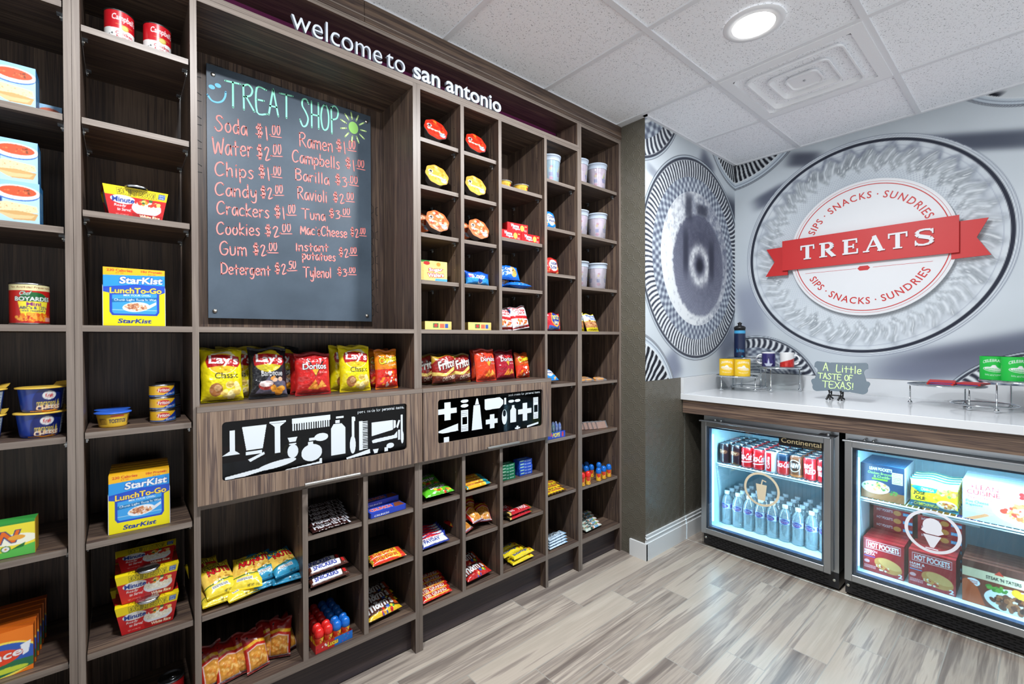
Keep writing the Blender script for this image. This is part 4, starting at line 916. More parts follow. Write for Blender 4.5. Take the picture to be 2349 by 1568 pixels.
def can(name, r, h, cvf, rim='can_silver', lid='can_silver', neck=0, tab=True, part='label', lidcol=None):
    o = root(name); p = PM(); cv = cvf()
    if neck: pr = [(r*.86, .0), (r*.97, .006), (r, .012)]+[(r, .012+(h-.030)*i/8) for i in range(1, 9)]+[(r*.93, h-.010), (r*.84, h-.003)]
    else: pr = [(r, .004)]+[(r, .004+(h-.008)*i/4) for i in range(1, 5)]
    wrapc(p, pr, cv, 'print_can'); p.build(part, o)
    m = MB(); q = .84 if neck else 1
    m.lathe([(r*q*.9, 0), (r*q*1.0 if neck else r*1.03, .001), (r*q*1.02 if neck else r*1.03, .004)], rim, n=28, cap1=False)
    m.lathe([(r*q*1.02 if neck else r*1.03, h-.0035), (r*q*1.03, h), (r*q*.95, h), (r*q*.93, h-.0045), (r*q*.5, h-.004), (0, h-.004)], rim, n=28, cap0=False, cap1=False)
    if tab: m.build('rim', o); m = MB(); m.lathe([(.005, .0005), (.009, 0), (.009, .0015), (.005, .0018), (.005, .0005), (.004, .0005)], lid, (0, -.008, h-.0035), 14, cap0=False, cap1=False)
    m.build('pull_tab' if tab else 'rim', o); return o
def bag(name, w, h, t, cvf, seed=1, back=(120, 120, 120), mat='print_film', px=None, seal=.045, part=True, pw=.62):
    """pillow bag standing on its lower seal, print facing -y"""
    cv = cvf(); g = cv.grid() if isinstance(cv, Cv) else cv; ny, nx = g.shape[:2]
    u = np.linspace(0, 1, nx)[None, :].repeat(ny, 0); v = np.linspace(0, 1, ny)[:, None].repeat(nx, 1)
    vv = np.clip((v-seal)/(1-2*seal), 0, 1); e = np.clip(1-np.abs(2*u-1)**2.6, 0, 1)**pw; f = np.clip(1-np.abs(2*vv-1)**3.2, 0, 1)**.6
    nz = fbm(u*w*10+seed*3.1, v*h*10+seed*1.7, 3.4, 40+seed)-.5; cr = np.sin(u*w*260+seed)*np.exp(-np.minimum(vv, 1-vv)/.07)*.0018
    dep = (t/2)*e*f*(1+.55*nz)+cr*(f > 0)*e
    xs = (u-.5)*w*(1-.05*f*(1+nz)); zs = v*h+.004*np.sin(u*9+seed)*(v > .9)
    jag = np.where((np.arange(nx) % 2)[None, :] == 0, .0016, 0); zs = zs-jag*(v < .001)+jag*(v > .999)
    p = PM(); F = grid_faces(ny, nx); p.add(np.stack([xs, -dep, zs], -1), F, g, mat, True)
    p.add(np.stack([xs, dep*.8, zs], -1), F[:, ::-1], np.array(back, float), mat, True)
    o = p.build(name); 
    return o
def bar(name, w, h, t, cvf, seed=1, back=(120, 110, 100), mat='print_film'): return bag(name, w, h, t, cvf, seed, back, mat, seal=.02, pw=.34)
def sq4(k=.25):     # rounded square plan
    return lambda a: 1/((abs(math.cos(a))**4+abs(math.sin(a))**4)**.25)*.93
# --- printed designs: each returns a canvas ---
def food(c, x0, y0, x1, y1, seed=1, n=60, r=.035, cols=((226, 170, 90), (198, 120, 50), (240, 200, 130), (170, 80, 36))): return c.blobs(x0, y0, x1, y1, cols, n, r, seed)
def d_cracker():
    c = Cv(.156, .108, (176, 214, 240), .0014); c.poly([(0, .9), (0, 1), (1, 1), (1, .7)], (150, 198, 234)); c.text('PREMIUM', -.5, .42, .57, .72, (24, 60, 140), .04); c.rect(0, .30, .56, .40, (40, 120, 196)); c.text('SALTINE CRACKERS', -.2, .325, .55, .375, WHT, .01)
    c.ell(.74, .72, .27, .19, (240, 244, 250)); c.ell(.74, .70, .26, .17, (60, 110, 190)); c.ell(.74, .73, .26, .17, (244, 246, 250)); c.ell(.75, .76, .21, .12, (206, 84, 46)); c.blobs(.6, .68, .9, .84, [(120, 60, 30), (226, 120, 70)], 14, .012, 2)
    c.poly([(.42, .42), (.62, .50), (.96, .44), (.98, .30), (.70, .22), (.38, .34)], (236, 214, 170)); c.poly([(.50, .26), (.74, .30), (.98, .26), (.94, .10), (.70, .08)], (206, 164, 104)); c.poly([(.5, .24), (.72, .2), (.94, .22), (.9, .14), (.66, .1)], (226, 192, 140)); c.blobs(.45, .28, .95, .46, [(200, 160, 110)], 22, .008, 5); c.text('NET WT (453g)', .02, .04, .22, .1, (40, 120, 196), 0); return c
def d_cracker_side(): c = Cv(.07, .108, (60, 140, 204), .0018); c.lines(.2, .15, .8, .85, 14, WHT, .3); return c
KIND['cracker'] = (carton, ('cracker_box', .156, .07, .107, d_cracker, (60, 140, 204), (150, 198, 234), None, d_cracker_side))
KIND['cracker_s'] = (carton, ('cracker_box', .05, .03, .056, lambda: Cv(.05, .056, (150, 200, 236), .002).ell(.5, .6, .45, .25, (206, 90, 50)).rect(0, 0, 1, .22, (220, 190, 140)).rect(0, .26, 1, .36, (40, 100, 180)), (60, 140, 204), (150, 198, 234)))
def d_chef():
    c = Cv(.236, .106, (196, 34, 30), .0014); c.rect(0, .84, 1, 1, (232, 222, 170)); c.text('No Artificial Preservatives', .3, .9, .7, .95, (120, 60, 30), 0); c.ell(.5, .66, .11, .14, (30, 100, 50)); c.text('Chef', .38, .72, .47, .82, WHT, .02, .3, out=(24, 80, 40)); c.rect(.36, .575, .64, .66, (30, 100, 50)); c.text('BOYARDEE', .345, .57, .655, .68, WHT, .045, out=(24, 80, 40))
    c.poly([(.37, .56), (.63, .56), (.6, .2), (.4, .2)], (246, 226, 60)); c.text('Mini', .44, .45, .56, .54, (130, 40, 130), .04); c.text("ABC's & 123's", .385, .36, .615, .44, (40, 50, 120), .035); c.text('with meatballs', .4, .3, .6, .35, (40, 50, 120), .01); food(c, .33, .05, .66, .25, 4, 46, .02, ((240, 130, 30), (226, 90, 26), (250, 170, 60))); c.rect(.6, .05, .68, .15, (236, 160, 150)); c.text('A B C 1 2 3', .38, .06, .6, .2, (250, 180, 60), .04); return c
KIND['chef'] = (can, ('pasta_can', .0375, .108, d_chef, 'can_silver', 'can_silver', 0, False))
def d_soup():
    c = Cv(.214, .1, (238, 238, 236), .0013); c.poly([(0, .5), (.2, .48), (.5, .46), (.8, .48), (1, .5), (1, 1), (0, 1)], (196, 22, 34)); c.text("Campbell's", .355, .66, .645, .90, WHT, .03, .1); c.rect(.4, .585, .6, .6, (214, 180, 90)); c.ell(.5, .52, .045, .085, (198, 170, 76)); c.ell(.5, .52, .032, .06, (222, 204, 120)); c.text('Chicken', .40, .28, .60, .38, (180, 26, 40), .03); c.text('Noodle', .41, .17, .59, .26, (180, 26, 40), .03); c.text('SOUP', .40, .06, .60, .14, BLK, .06); c.blobs(.33, .2, .37, .34, [(60, 60, 60)], 4, .008, 2); c.lines(.66, .06, .73, .34, 6, (90, 90, 90), .3); return c
KIND['soup'] = (can, ('soup_can', .034, .101, d_soup))
def kraft():
    o = root('macaroni_cup'); c = Cv(.31, .062, (26, 62, 160), .0014); c.ell(.5, .6, .125, .44, (16, 34, 110)); c.ell(.5, .83, .05, .1, WHT); c.text('Kraft', .47, .78, .53, .88, RED, .02); c.text('macaroni &', .41, .60, .59, .72, (250, 220, 90), .03); c.text('CHEESE', .405, .47, .595, .60, (250, 240, 220), .05, out=(230, 120, 30)); c.ell(.5, .36, .055, .12, (250, 205, 60)); c.ell(.5, .42, .05, .1, (16, 34, 110)); c.rect(.35, .14, .5, .32, (244, 160, 30)); c.text('original', .36, .17, .42, .29, BLK, .02); food(c, .44, .02, .58, .3, 7, 40, .016, ((240, 140, 30), (230, 110, 20), (250, 180, 70))); c.rect(.63, .45, .7, .95, (200, 214, 226)); c.lines(.635, .48, .695, .92, 7, (70, 90, 130), .3)
    p = PM(); wrapc(p, [(.037, 0), (.0395, .006), (.046, .062)], c, 'print_can'); p.add(*disc_v(.037, 0.0005), (26, 62, 160), 'print_can'); p.build('cup', o)
    m = MB(); m.lathe([(.0455, .061), (.0515, .0615), (.0515, .0645), (.046, .0652), (0, .0655)], 'lid_gold', n=32, cap0=False, cap1=False); m.add([(.03, .02, .0656), (.048, -.006, .0656), (.054, .004, .072), (.056, .016, .077), (.04, .03, .074)], [(0, 1, 2, 3, 4), (4, 3, 2, 1, 0)], 'lid_gold'); m.build('lid', o); return o
plain('lid_gold', (214, 176, 70), .35); plain('lid_blue', (44, 92, 190), .35); plain('foam_grey', (150, 154, 160), .6)
def disc_v(r, z, n=24):
    V = [(r*math.cos(2*math.pi*i/n), r*math.sin(2*math.pi*i/n), z) for i in range(n)]+[(0, 0, z)]; return V, [(i, (i+1) % n, n, n) for i in range(n)][:0] or [(i, (i+1) % n, (i+2) % n, n) for i in range(0, n, 2)]
KIND['kraft'] = (kraft, ())
def d_gain():
    c = Cv(.15, .088, (244, 226, 60), .0015); c.poly([(0, 0), (1, 0), (1, .34), (.6, .18), (0, .1)], (90, 190, 80)); c.rect(0, .93, 1, 1, (50, 150, 60)); c.poly([(0, .9), (.5, .93), (.3, .7), (0, .6)], (250, 246, 170)); c.ell(.75, .5, .28, .16, (250, 250, 230)); c.text('GAIN', .02, .42, .76, .76, (236, 110, 30), .05, .3, out=(40, 60, 130)); c.ell(.78, .55, .1, .07, (240, 170, 60)); c.text('Original Fresh', .2, .33, .5, .39, (230, 80, 60), .01)
    for x, y, q in ((.5, .2, (244, 160, 40)), (.65, .26, WHT), (.36, .14, (250, 240, 200))): c.ell(x, y, .06, .09, (40, 120, 50)); c.ell(x, y, .045, .07, q); c.ell(x, y, .014, .024, (200, 140, 30))
    c.poly([(.7, .22), (.88, .38), (.86, .26)], (30, 110, 50)); return c
KIND['gain'] = (carton, ('detergent_box', .15, .05, .088, d_gain, (240, 190, 60), (60, 160, 70)))
def d_bounce():
    c = Cv(.12, .112, (238, 124, 26), .0015); c.ell(.45, .38, .66, .40, (250, 226, 90)); c.ell(.5, .40, .56, .33, (46, 90, 180)); c.poly([(0, .1), (.4, .34), (1, .3), (1, .12), (.5, .02)], (40, 110, 70)); c.ell(.62, .14, .3, .06, (200, 214, 60)); c.poly([(.80, .62), (.96, .68), (.92, .42), (.84, .38)], (236, 240, 246)); c.ell(.46, .44, .34, .17, (228, 66, 30)); c.text('Bounce', -.1, .36, .82, .54, WHT, .04, .1, 6, out=(200, 40, 20)); return c
KIND['bounce'] = (carton, ('dryer_sheet_box', .12, .028, .112, d_bounce, (196, 84, 20), (210, 100, 26)))
def d_rice():
    c = Cv(.148, .086, (204, 30, 34), .0012); c.rect(0, .70, 1, 1, (242, 216, 20)); c.text('FAMILY BOWL', .2, .74, .82, .93, (250, 226, 40), .05, out=BLK, ow=.05); c.ell(.28, .58, .2, .14, WHT); c.text('Minute', .10, .49, .46, .66, (30, 60, 150), .05, .12); c.ell(.68, .37, .26, .22, (226, 230, 236)); c.ell(.68, .44, .25, .17, (236, 230, 210)); c.blobs(.48, .48, .88, .66, [(220, 60, 40), (240, 160, 50), (60, 110, 50), (250, 210, 120), (200, 40, 50)], 34, .03, 3); c.blobs(.46, .26, .9, .46, [(250, 248, 236), (222, 214, 190)], 60, .014, 9)
    c.text('Ready', .12, .33, .32, .43, WHT, .03, .2); c.text('to Serve!', .16, .22, .4, .32, WHT, .03, .2); c.poly([(.42, .2), (.98, .2), (.94, .04), (.44, .04)], (170, 24, 28)); c.text('White Rice', .56, .07, .94, .17, WHT, .03, out=(240, 150, 40)); c.rect(.85, .76, .96, .93, (40, 90, 170)); c.lines(.86, .78, .95, .91, 4, WHT, .4); c.text('NET WT 8.8 OZ', .12, .08, .36, .13, (250, 200, 190), 0); return c
def ricebowl():
    o = root('rice_bowl_carton'); p = PM(); g = d_rice().grid(); ny, nx = g.shape[:2]; w, h, d, tp = .148, .086, .105, .80
    u = np.linspace(-.5, .5, nx)[None, :].repeat(ny, 0); v = np.linspace(0, 1, ny)[:, None].repeat(nx, 1); k = tp+(1-tp)*v
    p.add(np.stack([u*w*k, -.012*v, v*h], -1), grid_faces(ny, nx), g, 'print_paper'); p.add(np.stack([u*w*k, d+.012*v, v*h], -1), grid_faces(ny, nx, flip=True), g[:, ::-1], 'print_paper')
    c = Cv(w, d, (196, 28, 32), .0016); c.rect(0, 0, 1, .2, (242, 216, 20)); c.text('FAMILY BOWL', .2, .03, .8, .15, (160, 130, 10), .04); c.rect(0, .8, 1, 1, (242, 216, 20)); c.ell(.3, .62, .18, .1, WHT); c.text('Minute', .14, .56, .46, .68, (30, 60, 150), .04); c.ell(.68, .5, .22, .2, (230, 224, 204)); c.ell(.5, .2, .2, .035, (216, 222, 228)); c.text('White Rice', .5, .24, .92, .31, WHT, .03)
    p.face(c, (-w/2, -.012, h), (w, 0, 0), (0, d+.024, 0)); p.quad([(-w*tp/2, d, 0), (w*tp/2, d, 0), (w*tp/2, 0, 0), (-w*tp/2, 0, 0)], (170, 26, 30)); p.build('sleeve', o)
    m = MB(); V = []; F = []
    for q, z in ((.40, .012), (.50, .05), (.515, .078)):
        for i in range(20): a = 2*math.pi*i/20; s = sq4()(a); V.append((q*w*1.0*s*math.cos(a), d/2+.47*d*s*math.sin(a), z))
    m.add(V, [(j*20+i, j*20+(i+1) % 20, (j+1)*20+(i+1) % 20, (j+1)*20+i) for j in range(2) for i in range(20)], 'foam_grey', True)
    m.lathe([(.028, 0), (.03, .004), (.024, .0075), (0, .0085)], 'can_silver', (0, -.004, h), 18, cap0=False, cap1=False); m.build('bowl', o); return o
KIND['rice'] = (ricebowl, ())
def d_star():
    c = Cv(.138, .165, (240, 226, 10), .0011); c.rect(0, .86, 1, 1, (246, 186, 30)); c.text('230 Calories', .06, .93, .46, .975, (196, 40, 30), .03); c.text('18g Protein', .60, .93, .95, .975, (196, 40, 30), .03); c.text('per kit', .2, .895, .32, .918, (196, 40, 30), .0); c.text('per kit', .72, .895, .84, .918, (196, 40, 30), .0)
    c.poly([(0, .62), (0, .86), (1, .90), (1, .66)], (40, 150, 226)); c.text('StarKist', .25, .735, .95, .855, WHT, .05, .12, 2, out=(20, 80, 170)); c.poly([(0, .58), (0, .66), (.5, .72), (1, .72), (1, .6), (.9, .56), (.9, .24), (.86, .18), (.14, .18), (.1, .24), (.1, .56)], (30, 70, 190)); c.poly([(.14, .24), (.17, .21), (.83, .21), (.86, .24), (.86, .62), (.14, .58)], (60, 160, 230)); c.poly([(0, .62), (.3, .69), (1, .72), (1, .62), (.86, .58), (.14, .53)], (34, 80, 196))
    c.text('LunchTo-Go', .10, .565, .94, .665, (252, 214, 70), .05, .05, 2, out=(20, 50, 150)); c.text('MIX YOUR OWN', .32, .515, .75, .55, WHT, .03, 0, 1); c.poly([(.14, .40), (.86, .45), (.86, .51), (.14, .46)], (20, 110, 170)); c.text('Chunk Light Tuna In Wat', .17, .425, .85, .475, WHT, .025, 0, 2); c.rect(.14, .27, .86, .28, (170, 214, 240)); c.ell(.52, .33, .22, .085, (238, 240, 244), 6); c.poly([(.68, .34), (.85, .43), (.85, .38), (.72, .30)], (226, 230, 236)); food(c, .34, .28, .68, .38, 5, 60, .024, ((222, 170, 130), (196, 130, 90), (240, 200, 170), (170, 100, 70))); c.text('StarKist', .22, .045, .76, .125, (24, 50, 150), .05, .2); return c
def star_flaps(o, w, d, h):
    p = PM()
    for x in (-w/2-.0012, w/2+.0002): p.quad([(x, 0, 0), (x+.001, 0, 0), (x+.001, 0, h*.66), (x, 0, h*.7)], (236, 236, 240)); p.quad([(x+.001, 0, 0), (x+.001, d, 0), (x+.001, d, h*.9), (x+.001, 0, h*.66)], (240, 226, 10))
    p.build('tray_wall', o)
KIND['star'] = (carton, ('tuna_kit_box', .138, .03, .165, d_star, (232, 214, 20), (246, 186, 30), None, None, 'print_paper', 'carton', star_flaps))
def cup(name, rt, rb, h, cvf, lid):
    def f():
        o = root(name); p = PM(); wrapc(p, [(rb, 0), (rt, h)], cvf(), 'print_can'); p.add(*disc_v(rb, .0004), (200, 160, 40), 'print_can'); p.build('cup', o); m = MB(); m.lathe([(rt, h-.003), (rt*1.12, h-.002), (rt*1.13, h+.001), (rt*.96, h+.002), (0, h+.0022)], lid, n=28, cap0=False, cap1=False); m.build('lid', o); return o
    return f
def d_tost(): c = Cv(.23, .038, (232, 190, 60), .0013); c.rect(.44, .72, .58, .86, (220, 100, 70)); c.text('TOSTITOS', .42, .3, .61, .58, (24, 40, 90), .05); c.rect(.3, .2, .4, .66, (190, 150, 50)); c.lines(.31, .22, .39, .64, 5, (110, 80, 30), .4); c.rect(.64, .2, .72, .8, (170, 130, 50)); c.lines(.65, .22, .71, .78, 6, (90, 70, 30), .4); c.rect(0, 0, 1, .08, (200, 150, 40)); return c
KIND['tost'] = (cup('dip_cup', .0375, .031, .04, d_tost, 'lid_blue'), ()); KIND['queso'] = (cup('dip_cup', .037, .030, .04, lambda: Cv(.23, .038, (240, 196, 70), .002).rect(.52, .5, .64, .7, (210, 70, 50)).text('NACHO', .52, .2, .66, .4, (120, 60, 20), .05).rect(.36, .15, .48, .7, (210, 160, 50)), 'tub_plastic'), ())
def d_dip(): c = Cv(.2, .034, (240, 186, 40), .0012); c.poly([(.42, 0), (1, 0), (1, 1), (.66, 1)], (30, 60, 160)); c.poly([(.56, 0), (1, 0), (1, 1), (.76, .9)], (40, 140, 220)); c.poly([(0, 0), (1, 0), (1, .1), (0, .1)], (20, 90, 180)); c.ell(.45, .58, .085, .26, (206, 40, 30), 0); c.text('Fritos', .375, .42, .525, .76, WHT, .05, .1, 4); c.text('BEAN DIP', .48, .12, .62, .3, WHT, .03, 0, 6); return c
KIND['dip'] = (can, ('dip_can', .0318, .038, d_dip, 'can_silver', 'can_silver', 0, True)); KIND['blackdip'] = (can, ('dip_can', .0318, .038, lambda: Cv(.2, .034, (30, 30, 40), .003), 'black_plastic', 'can_silver', 0, True))
KIND['redcan'] = (can, ('ring_pull_can', .033, .078, lambda: Cv(.2, .07, (190, 26, 34), .003), 'steel_dark', 'steel', 0, True))
# bags
def d_lays(nm='Classic', bg=(232, 214, 20), dark=0):
    c = Cv(.118, .172, bg, .0013); c.ell(.5, .72, .37, .22, (246, 240, 200) if not dark else (220, 190, 40)); c.ell(.5, .70, .34, .19, (240, 196, 40) if not dark else (206, 190, 40)); c.poly([(.10, .76), (.16, .86), (.5, .87), (.9, .82), (.93, .70), (.86, .62), (.5, .66), (.14, .63)], (176, 26, 30)); c.text("Lay's", .17, .64, .88, .85, WHT, .04, 0, -4); c.text(nm, .3, .42, .86, .53, BLK if not dark else (220, 220, 220), .01)
    if not dark: c.ell(.32, .22, .16, .12, (160, 100, 50)); c.ell(.36, .25, .09, .06, (206, 160, 110)); c.blobs(.45, .08, .95, .32, [(246, 224, 130), (252, 236, 170), (226, 190, 90)], 16, .09, 4)
    else: c.poly([(.15, .1), (.5, .42), (.95, .3), (1, .05)], (96, 92, 110)); c.ell(.42, .24, .2, .09, (150, 40, 34)); c.ell(.42, .27, .18, .06, (236, 214, 210)); c.blobs(.5, .08, .9, .2, [(230, 150, 40), (244, 180, 70)], 7, .09, 6); c.blobs(.55, .28, .9, .42, [(226, 150, 60), (220, 180, 150)], 6, .06, 8)
    return c
KIND['lays'] = (bag, ('chip_bag', .122, .175, .06, d_lays, 1, (226, 206, 30))); KIND['laysd'] = (bag, ('chip_bag', .122, .175, .06, lambda: d_lays('Barbecue', (30, 30, 36), 1), 2, (40, 40, 44)))
def d_dor(bg=(200, 36, 34), top=(170, 26, 30), tri=(28, 24, 26)):
    c = Cv(.118, .15, bg, .0013); c.rect(0, .82, 1, 1, top); c.poly([(.3, .86), (.5, .72), (.8, .80), (.52, .42)], tri); c.poly([(.36, .84), (.5, .74), (.74, .79), (.52, .46)], (214, 40, 36)); c.poly([(.42, .6), (.62, .6), (.53, .44)], (240, 170, 50)); c.text('Doritos', .18, .60, .86, .74, (235, 235, 238), .035, out=(30, 26, 28), ow=.05); c.poly([(.30, .14), (.62, .12), (.52, .36)], (238, 150, 50)); c.poly([(.55, .14), (.86, .18), (.70, .34)], (244, 170, 70)); c.blobs(.35, .13, .8, .3, [(200, 90, 30)], 26, .012, 3); c.text('Nacho Cheese', .62, .5, .88, .56, (240, 220, 220), .0); return c
KIND['dor'] = (bag, ('chip_bag', .125, .152, .055, d_dor, 3, (150, 24, 28))); KIND['dorn'] = (bag, ('chip_bag', .128, .152, .055, lambda: d_dor((222, 66, 32), (206, 54, 30)), 4, (190, 50, 28))); KIND['dorc'] = (bag, ('chip_bag', .125, .145, .055, lambda: d_dor((166, 24, 44), (120, 20, 36)), 5, (120, 20, 34)))
def d_chee(bg=(232, 130, 20), hot=0): c = Cv(.108, .16, bg, .0014); c.rect(0, 0, 1, .5, (214, 44, 30) if not hot else (224, 60, 30)); c.text('Cheetos', .12, .66, .95, .84, (250, 220, 40), .05, 0, 10, out=BLK, ow=.05); c.text('Crunchy', .5, .57, .9, .63, (250, 240, 210), .01, 0, 8); c.blobs(.08, .08, .92, .46, [(240, 140, 30), (250, 236, 226), (220, 60, 30), (200, 30, 26)], 40, .06, 4); return c
KIND['chee'] = (bag, ('chip_bag', .1, .158, .05, d_chee, 6, (206, 110, 20))); KIND['hot'] = (bag, ('chip_bag', .1, .128, .05, lambda: d_chee((206, 84, 26), 1), 7, (180, 60, 20)))
def d_frit(): c = Cv(.115, .13, (176, 140, 40), .0014); c.rect(0, 0, 1, .30, (112, 44, 30)); c.ell(.55, .62, .6, .32, (150, 34, 30), 14); c.poly([(.0, .42), (.5, .36), (1, .66), (1, .52), (.5, .26), (0, .3)], (238, 206, 110)); c.text('Fritos', .18, .52, .95, .82, (238, 236, 228), .045, .1, 12, out=(60, 20, 20), ow=.04); c.text('CHILI CHEESE', .36, .14, .98, .27, (250, 240, 220), .03, 0, 10); c.rect(0, .93, 1, 1, (160, 124, 30)); return c
KIND['frit'] = (bag, ('chip_bag', .118, .132, .055, d_frit, 8, (110, 84, 30))); KIND['purple'] = (bag, ('chip_bag', .11, .125, .05, lambda: Cv(.11, .125, (98, 40, 140), .003).ell(.5, .5, .3, .2, (60, 24, 100)), 9, (80, 34, 120)))
def d_corn(bg=(236, 206, 40), lo=(240, 216, 60)): c = Cv(.098, .135, bg, .0015); c.poly([(0, .30), (1, .42), (1, .72), (0, .66)], (246, 206, 90)); c.text('CORN', .14, .72, .84, .88, (240, 220, 60), .05, 0, 4, out=BLK, ow=.06); c.text('NUTS', .22, .55, .92, .74, (206, 30, 36), .06, 0, 4, out=BLK, ow=.04); c.blobs(.1, .36, .9, .52, [(240, 190, 80), (250, 214, 120), (190, 140, 50)], 16, .07, 5); c.rect(0, 0, 1, .3, lo); c.poly([(0, .30), (1, .38), (1, .35), (0, .27)], (70, 110, 50)); c.rect(.2, .18, .7, .26, WHT); c.lines(.22, .185, .68, .255, 2, (60, 60, 60), .5); c.text('NET WT 1.7 OZ', .55, .05, .92, .09, (40, 40, 40), .0); return c
KIND['corny'] = (bag, ('corn_snack_bag', .095, .135, .04, d_corn, 10, (226, 200, 40))); KIND['cornb'] = (bag, ('corn_snack_bag', .095, .125, .04, lambda: d_corn((30, 120, 160), (50, 150, 190)), 11, (30, 120, 160)))
def d_pnut(): c = Cv(.075, .12, (196, 40, 30), .0015); c.rect(0, .72, 1, 1, (150, 26, 24)); c.ell(.2, .88, .04, .02, BLK); c.poly([(0, .70), (.5, .78), (1, .70), (1, .62), (.5, .7), (0, .62)], (226, 170, 40)); c.poly([(.1, .06), (.1, .56), (.5, .64), (.92, .56), (.92, .06)], (240, 200, 190)); c.poly([(.14, .08), (.14, .54), (.5, .61), (.88, .54), (.88, .08)], (206, 140, 50)); food(c, .16, .1, .86, .54, 3, 60, .055, ((228, 160, 70), (214, 130, 44), (240, 190, 110))); c.rect(0, 0, 1, .07, (236, 226, 220)); c.lines(.1, .01, .9, .06, 2, (60, 50, 120), .5); return c
KIND['pnut'] = (bag, ('peanut_bag', .074, .122, .04, d_pnut, 12, (150, 40, 30)))
def d_cj(): c = Cv(.115, .115, (238, 238, 242), .0018); c.poly([(0, .0), (1, .0), (1, .14), (0, .08)], (200, 30, 36)); c.poly([(0, .5), (1, .36), (1, .5), (0, .62)], (200, 30, 36)); c.rect(0, .93, 1, 1, (200, 30, 36)); c.text('Cracker', .14, .74, .86, .9, (200, 30, 36), .05, 0, -3); c.text('Jack', .3, .6, .8, .74, (200, 30, 36), .05, 0, -3); c.blobs(.2, .16, .8, .42, [(230, 140, 70), (200, 70, 40), (244, 190, 130)], 22, .05, 3); c.poly([(0, .7), (.12, .94), (0, .94)], (40, 50, 110)); return c
KIND['cj'] = (bag, ('popcorn_bag', .118, .115, .045, d_cj, 13, (220, 220, 226)))
def d_munch(bg, tx, nm): 
    def f(): c = Cv(.115, .105, bg, .0018); c.poly([(0, .95), (.2, .95), (.08, .75)], (240, 130, 140)); c.ell(.52, .5, .3, .32, tx); c.text(nm[0], .28, .52, .78, .72, (40, 50, 110), .05, 0, 4); c.text(nm[1], .3, .3, .76, .5, (40, 50, 110), .05, 0, 4); c.blobs(.7, .06, 1, .4, [(236, 180, 110), (214, 150, 80)], 5, .07, 4); c.blobs(.05, .1, .4, .3, [(240, 150, 90), (250, 190, 120)], 3, .06, 9); return c
    return f
KIND['munch'] = (bag, ('cookie_bag', .112, .105, .045, d_munch((36, 140, 220), (236, 240, 248), ('Chips', 'Ahoy')), 14, (30, 120, 200))); KIND['nutter'] = (bag, ('cookie_bag', .118, .098, .045, d_munch((216, 56, 50), (240, 236, 236), ('Nutter', 'Butter')), 15, (190, 40, 40)))
def d_ritz(): c = Cv(.115, .1, (214, 44, 58), .0018); c.ell(.55, .6, .3, .38, (240, 180, 60)); c.ell(.55, .62, .26, .32, (30, 60, 160)); c.text('RITZ', .34, .6, .76, .82, (250, 240, 90), .05); c.text('Bits', .42, .36, .74, .54, (250, 244, 180), .04); c.poly([(.1, 0), (.1, .3), (.5, .2), (.9, .3), (.9, .1)], (50, 110, 200)); c.text('CHEESE', .14, .04, .44, .14, WHT, .02); c.blobs(.5, .1, .9, .3, [(240, 170, 80)], 4, .05, 3); return c
KIND['ritz'] = (bag, ('cracker_bag', .12, .1, .045, d_ritz, 16, (170, 30, 44)))
def d_nut(): c = Cv(.115, .11, (232, 214, 40), .0018); c.rect(0, .55, 1, .95, (230, 236, 244)); c.text('Planters', .2, .74, .85, .9, (40, 80, 170), .04, 0, -3); c.text('Peanuts', .36, .6, .85, .72, (60, 110, 190), .03, 0, -3); c.rect(0, .18, 1, .52, (190, 130, 80)); c.blobs(.03, .2, .97, .5, [(206, 150, 100), (170, 100, 60), (226, 180, 130)], 40, .05, 3); c.poly([(.2, .6), (.3, .46), (.4, .6)], (160, 90, 50)); return c
KIND['nut'] = (bag, ('nut_bag', .118, .11, .04, d_nut, 17, (220, 200, 40)))
# flat wrapped bars and packs (print faces up once laid down)
def d_bar(w, h, bg, nm, tc, out=None, deco=None, box=(.1, .28, .86, .8), shear=0):
    def f():
        c = Cv(w, h, bg, .0013)
        if deco: deco(c)
        c.text(nm, *box, tc, .05, shear, out=out, ow=.05); c.rect(0, 0, .03, 1, tuple(v*.8 for v in bg)); c.rect(.97, 0, 1, 1, tuple(v*.8 for v in bg)); return c
    return f
def B_(k, name, w, h, t, seed, bg, nm, tc, **kw): KIND[k] = (bar, (name, w, h, t, d_bar(w, h, bg, nm, tc, **kw), seed, bg))
B_('hersh', 'chocolate_bar', .15, .05, .011, 1, (48, 22, 20), "HERSHEY'S", (222, 222, 228), box=(.08, .22, .9, .8), deco=lambda c: c.rect(.92, 0, 1, 1, (200, 204, 212)))
B_('snick', 'candy_bar', .15, .036, .026, 2, (84, 44, 34), 'SNICKERS', (36, 52, 150), out=(240, 240, 244), box=(.12, .24, .72, .78), shear=.15, deco=lambda c: c.poly([(.06, .1), (.8, .1), (.84, .92), (.1, .92)], (238, 238, 242)).rect(.86, .3, .93, .8, (200, 40, 40)))
B_('grand', 'candy_bar', .155, .036, .022, 3, (214, 40, 28), '100 GRAND', (250, 236, 220), out=(150, 20, 20), box=(.14, .24, .86, .78), deco=lambda c: c.poly([(.1, .1), (.9, .1), (.92, .22), (.08, .22)], (250, 190, 60)))
B_('payd', 'candy_bar', .14, .04, .022, 4, (40, 60, 160), 'PAYDAY', (40, 60, 150), out=(240, 240, 244), box=(.12, .3, .7, .75), deco=lambda c: c.poly([(.05, .1), (.95, .1), (.9, .85), (.05, .9)], (226, 230, 238)).rect(.05, .8, .8, .95, (210, 40, 50)))
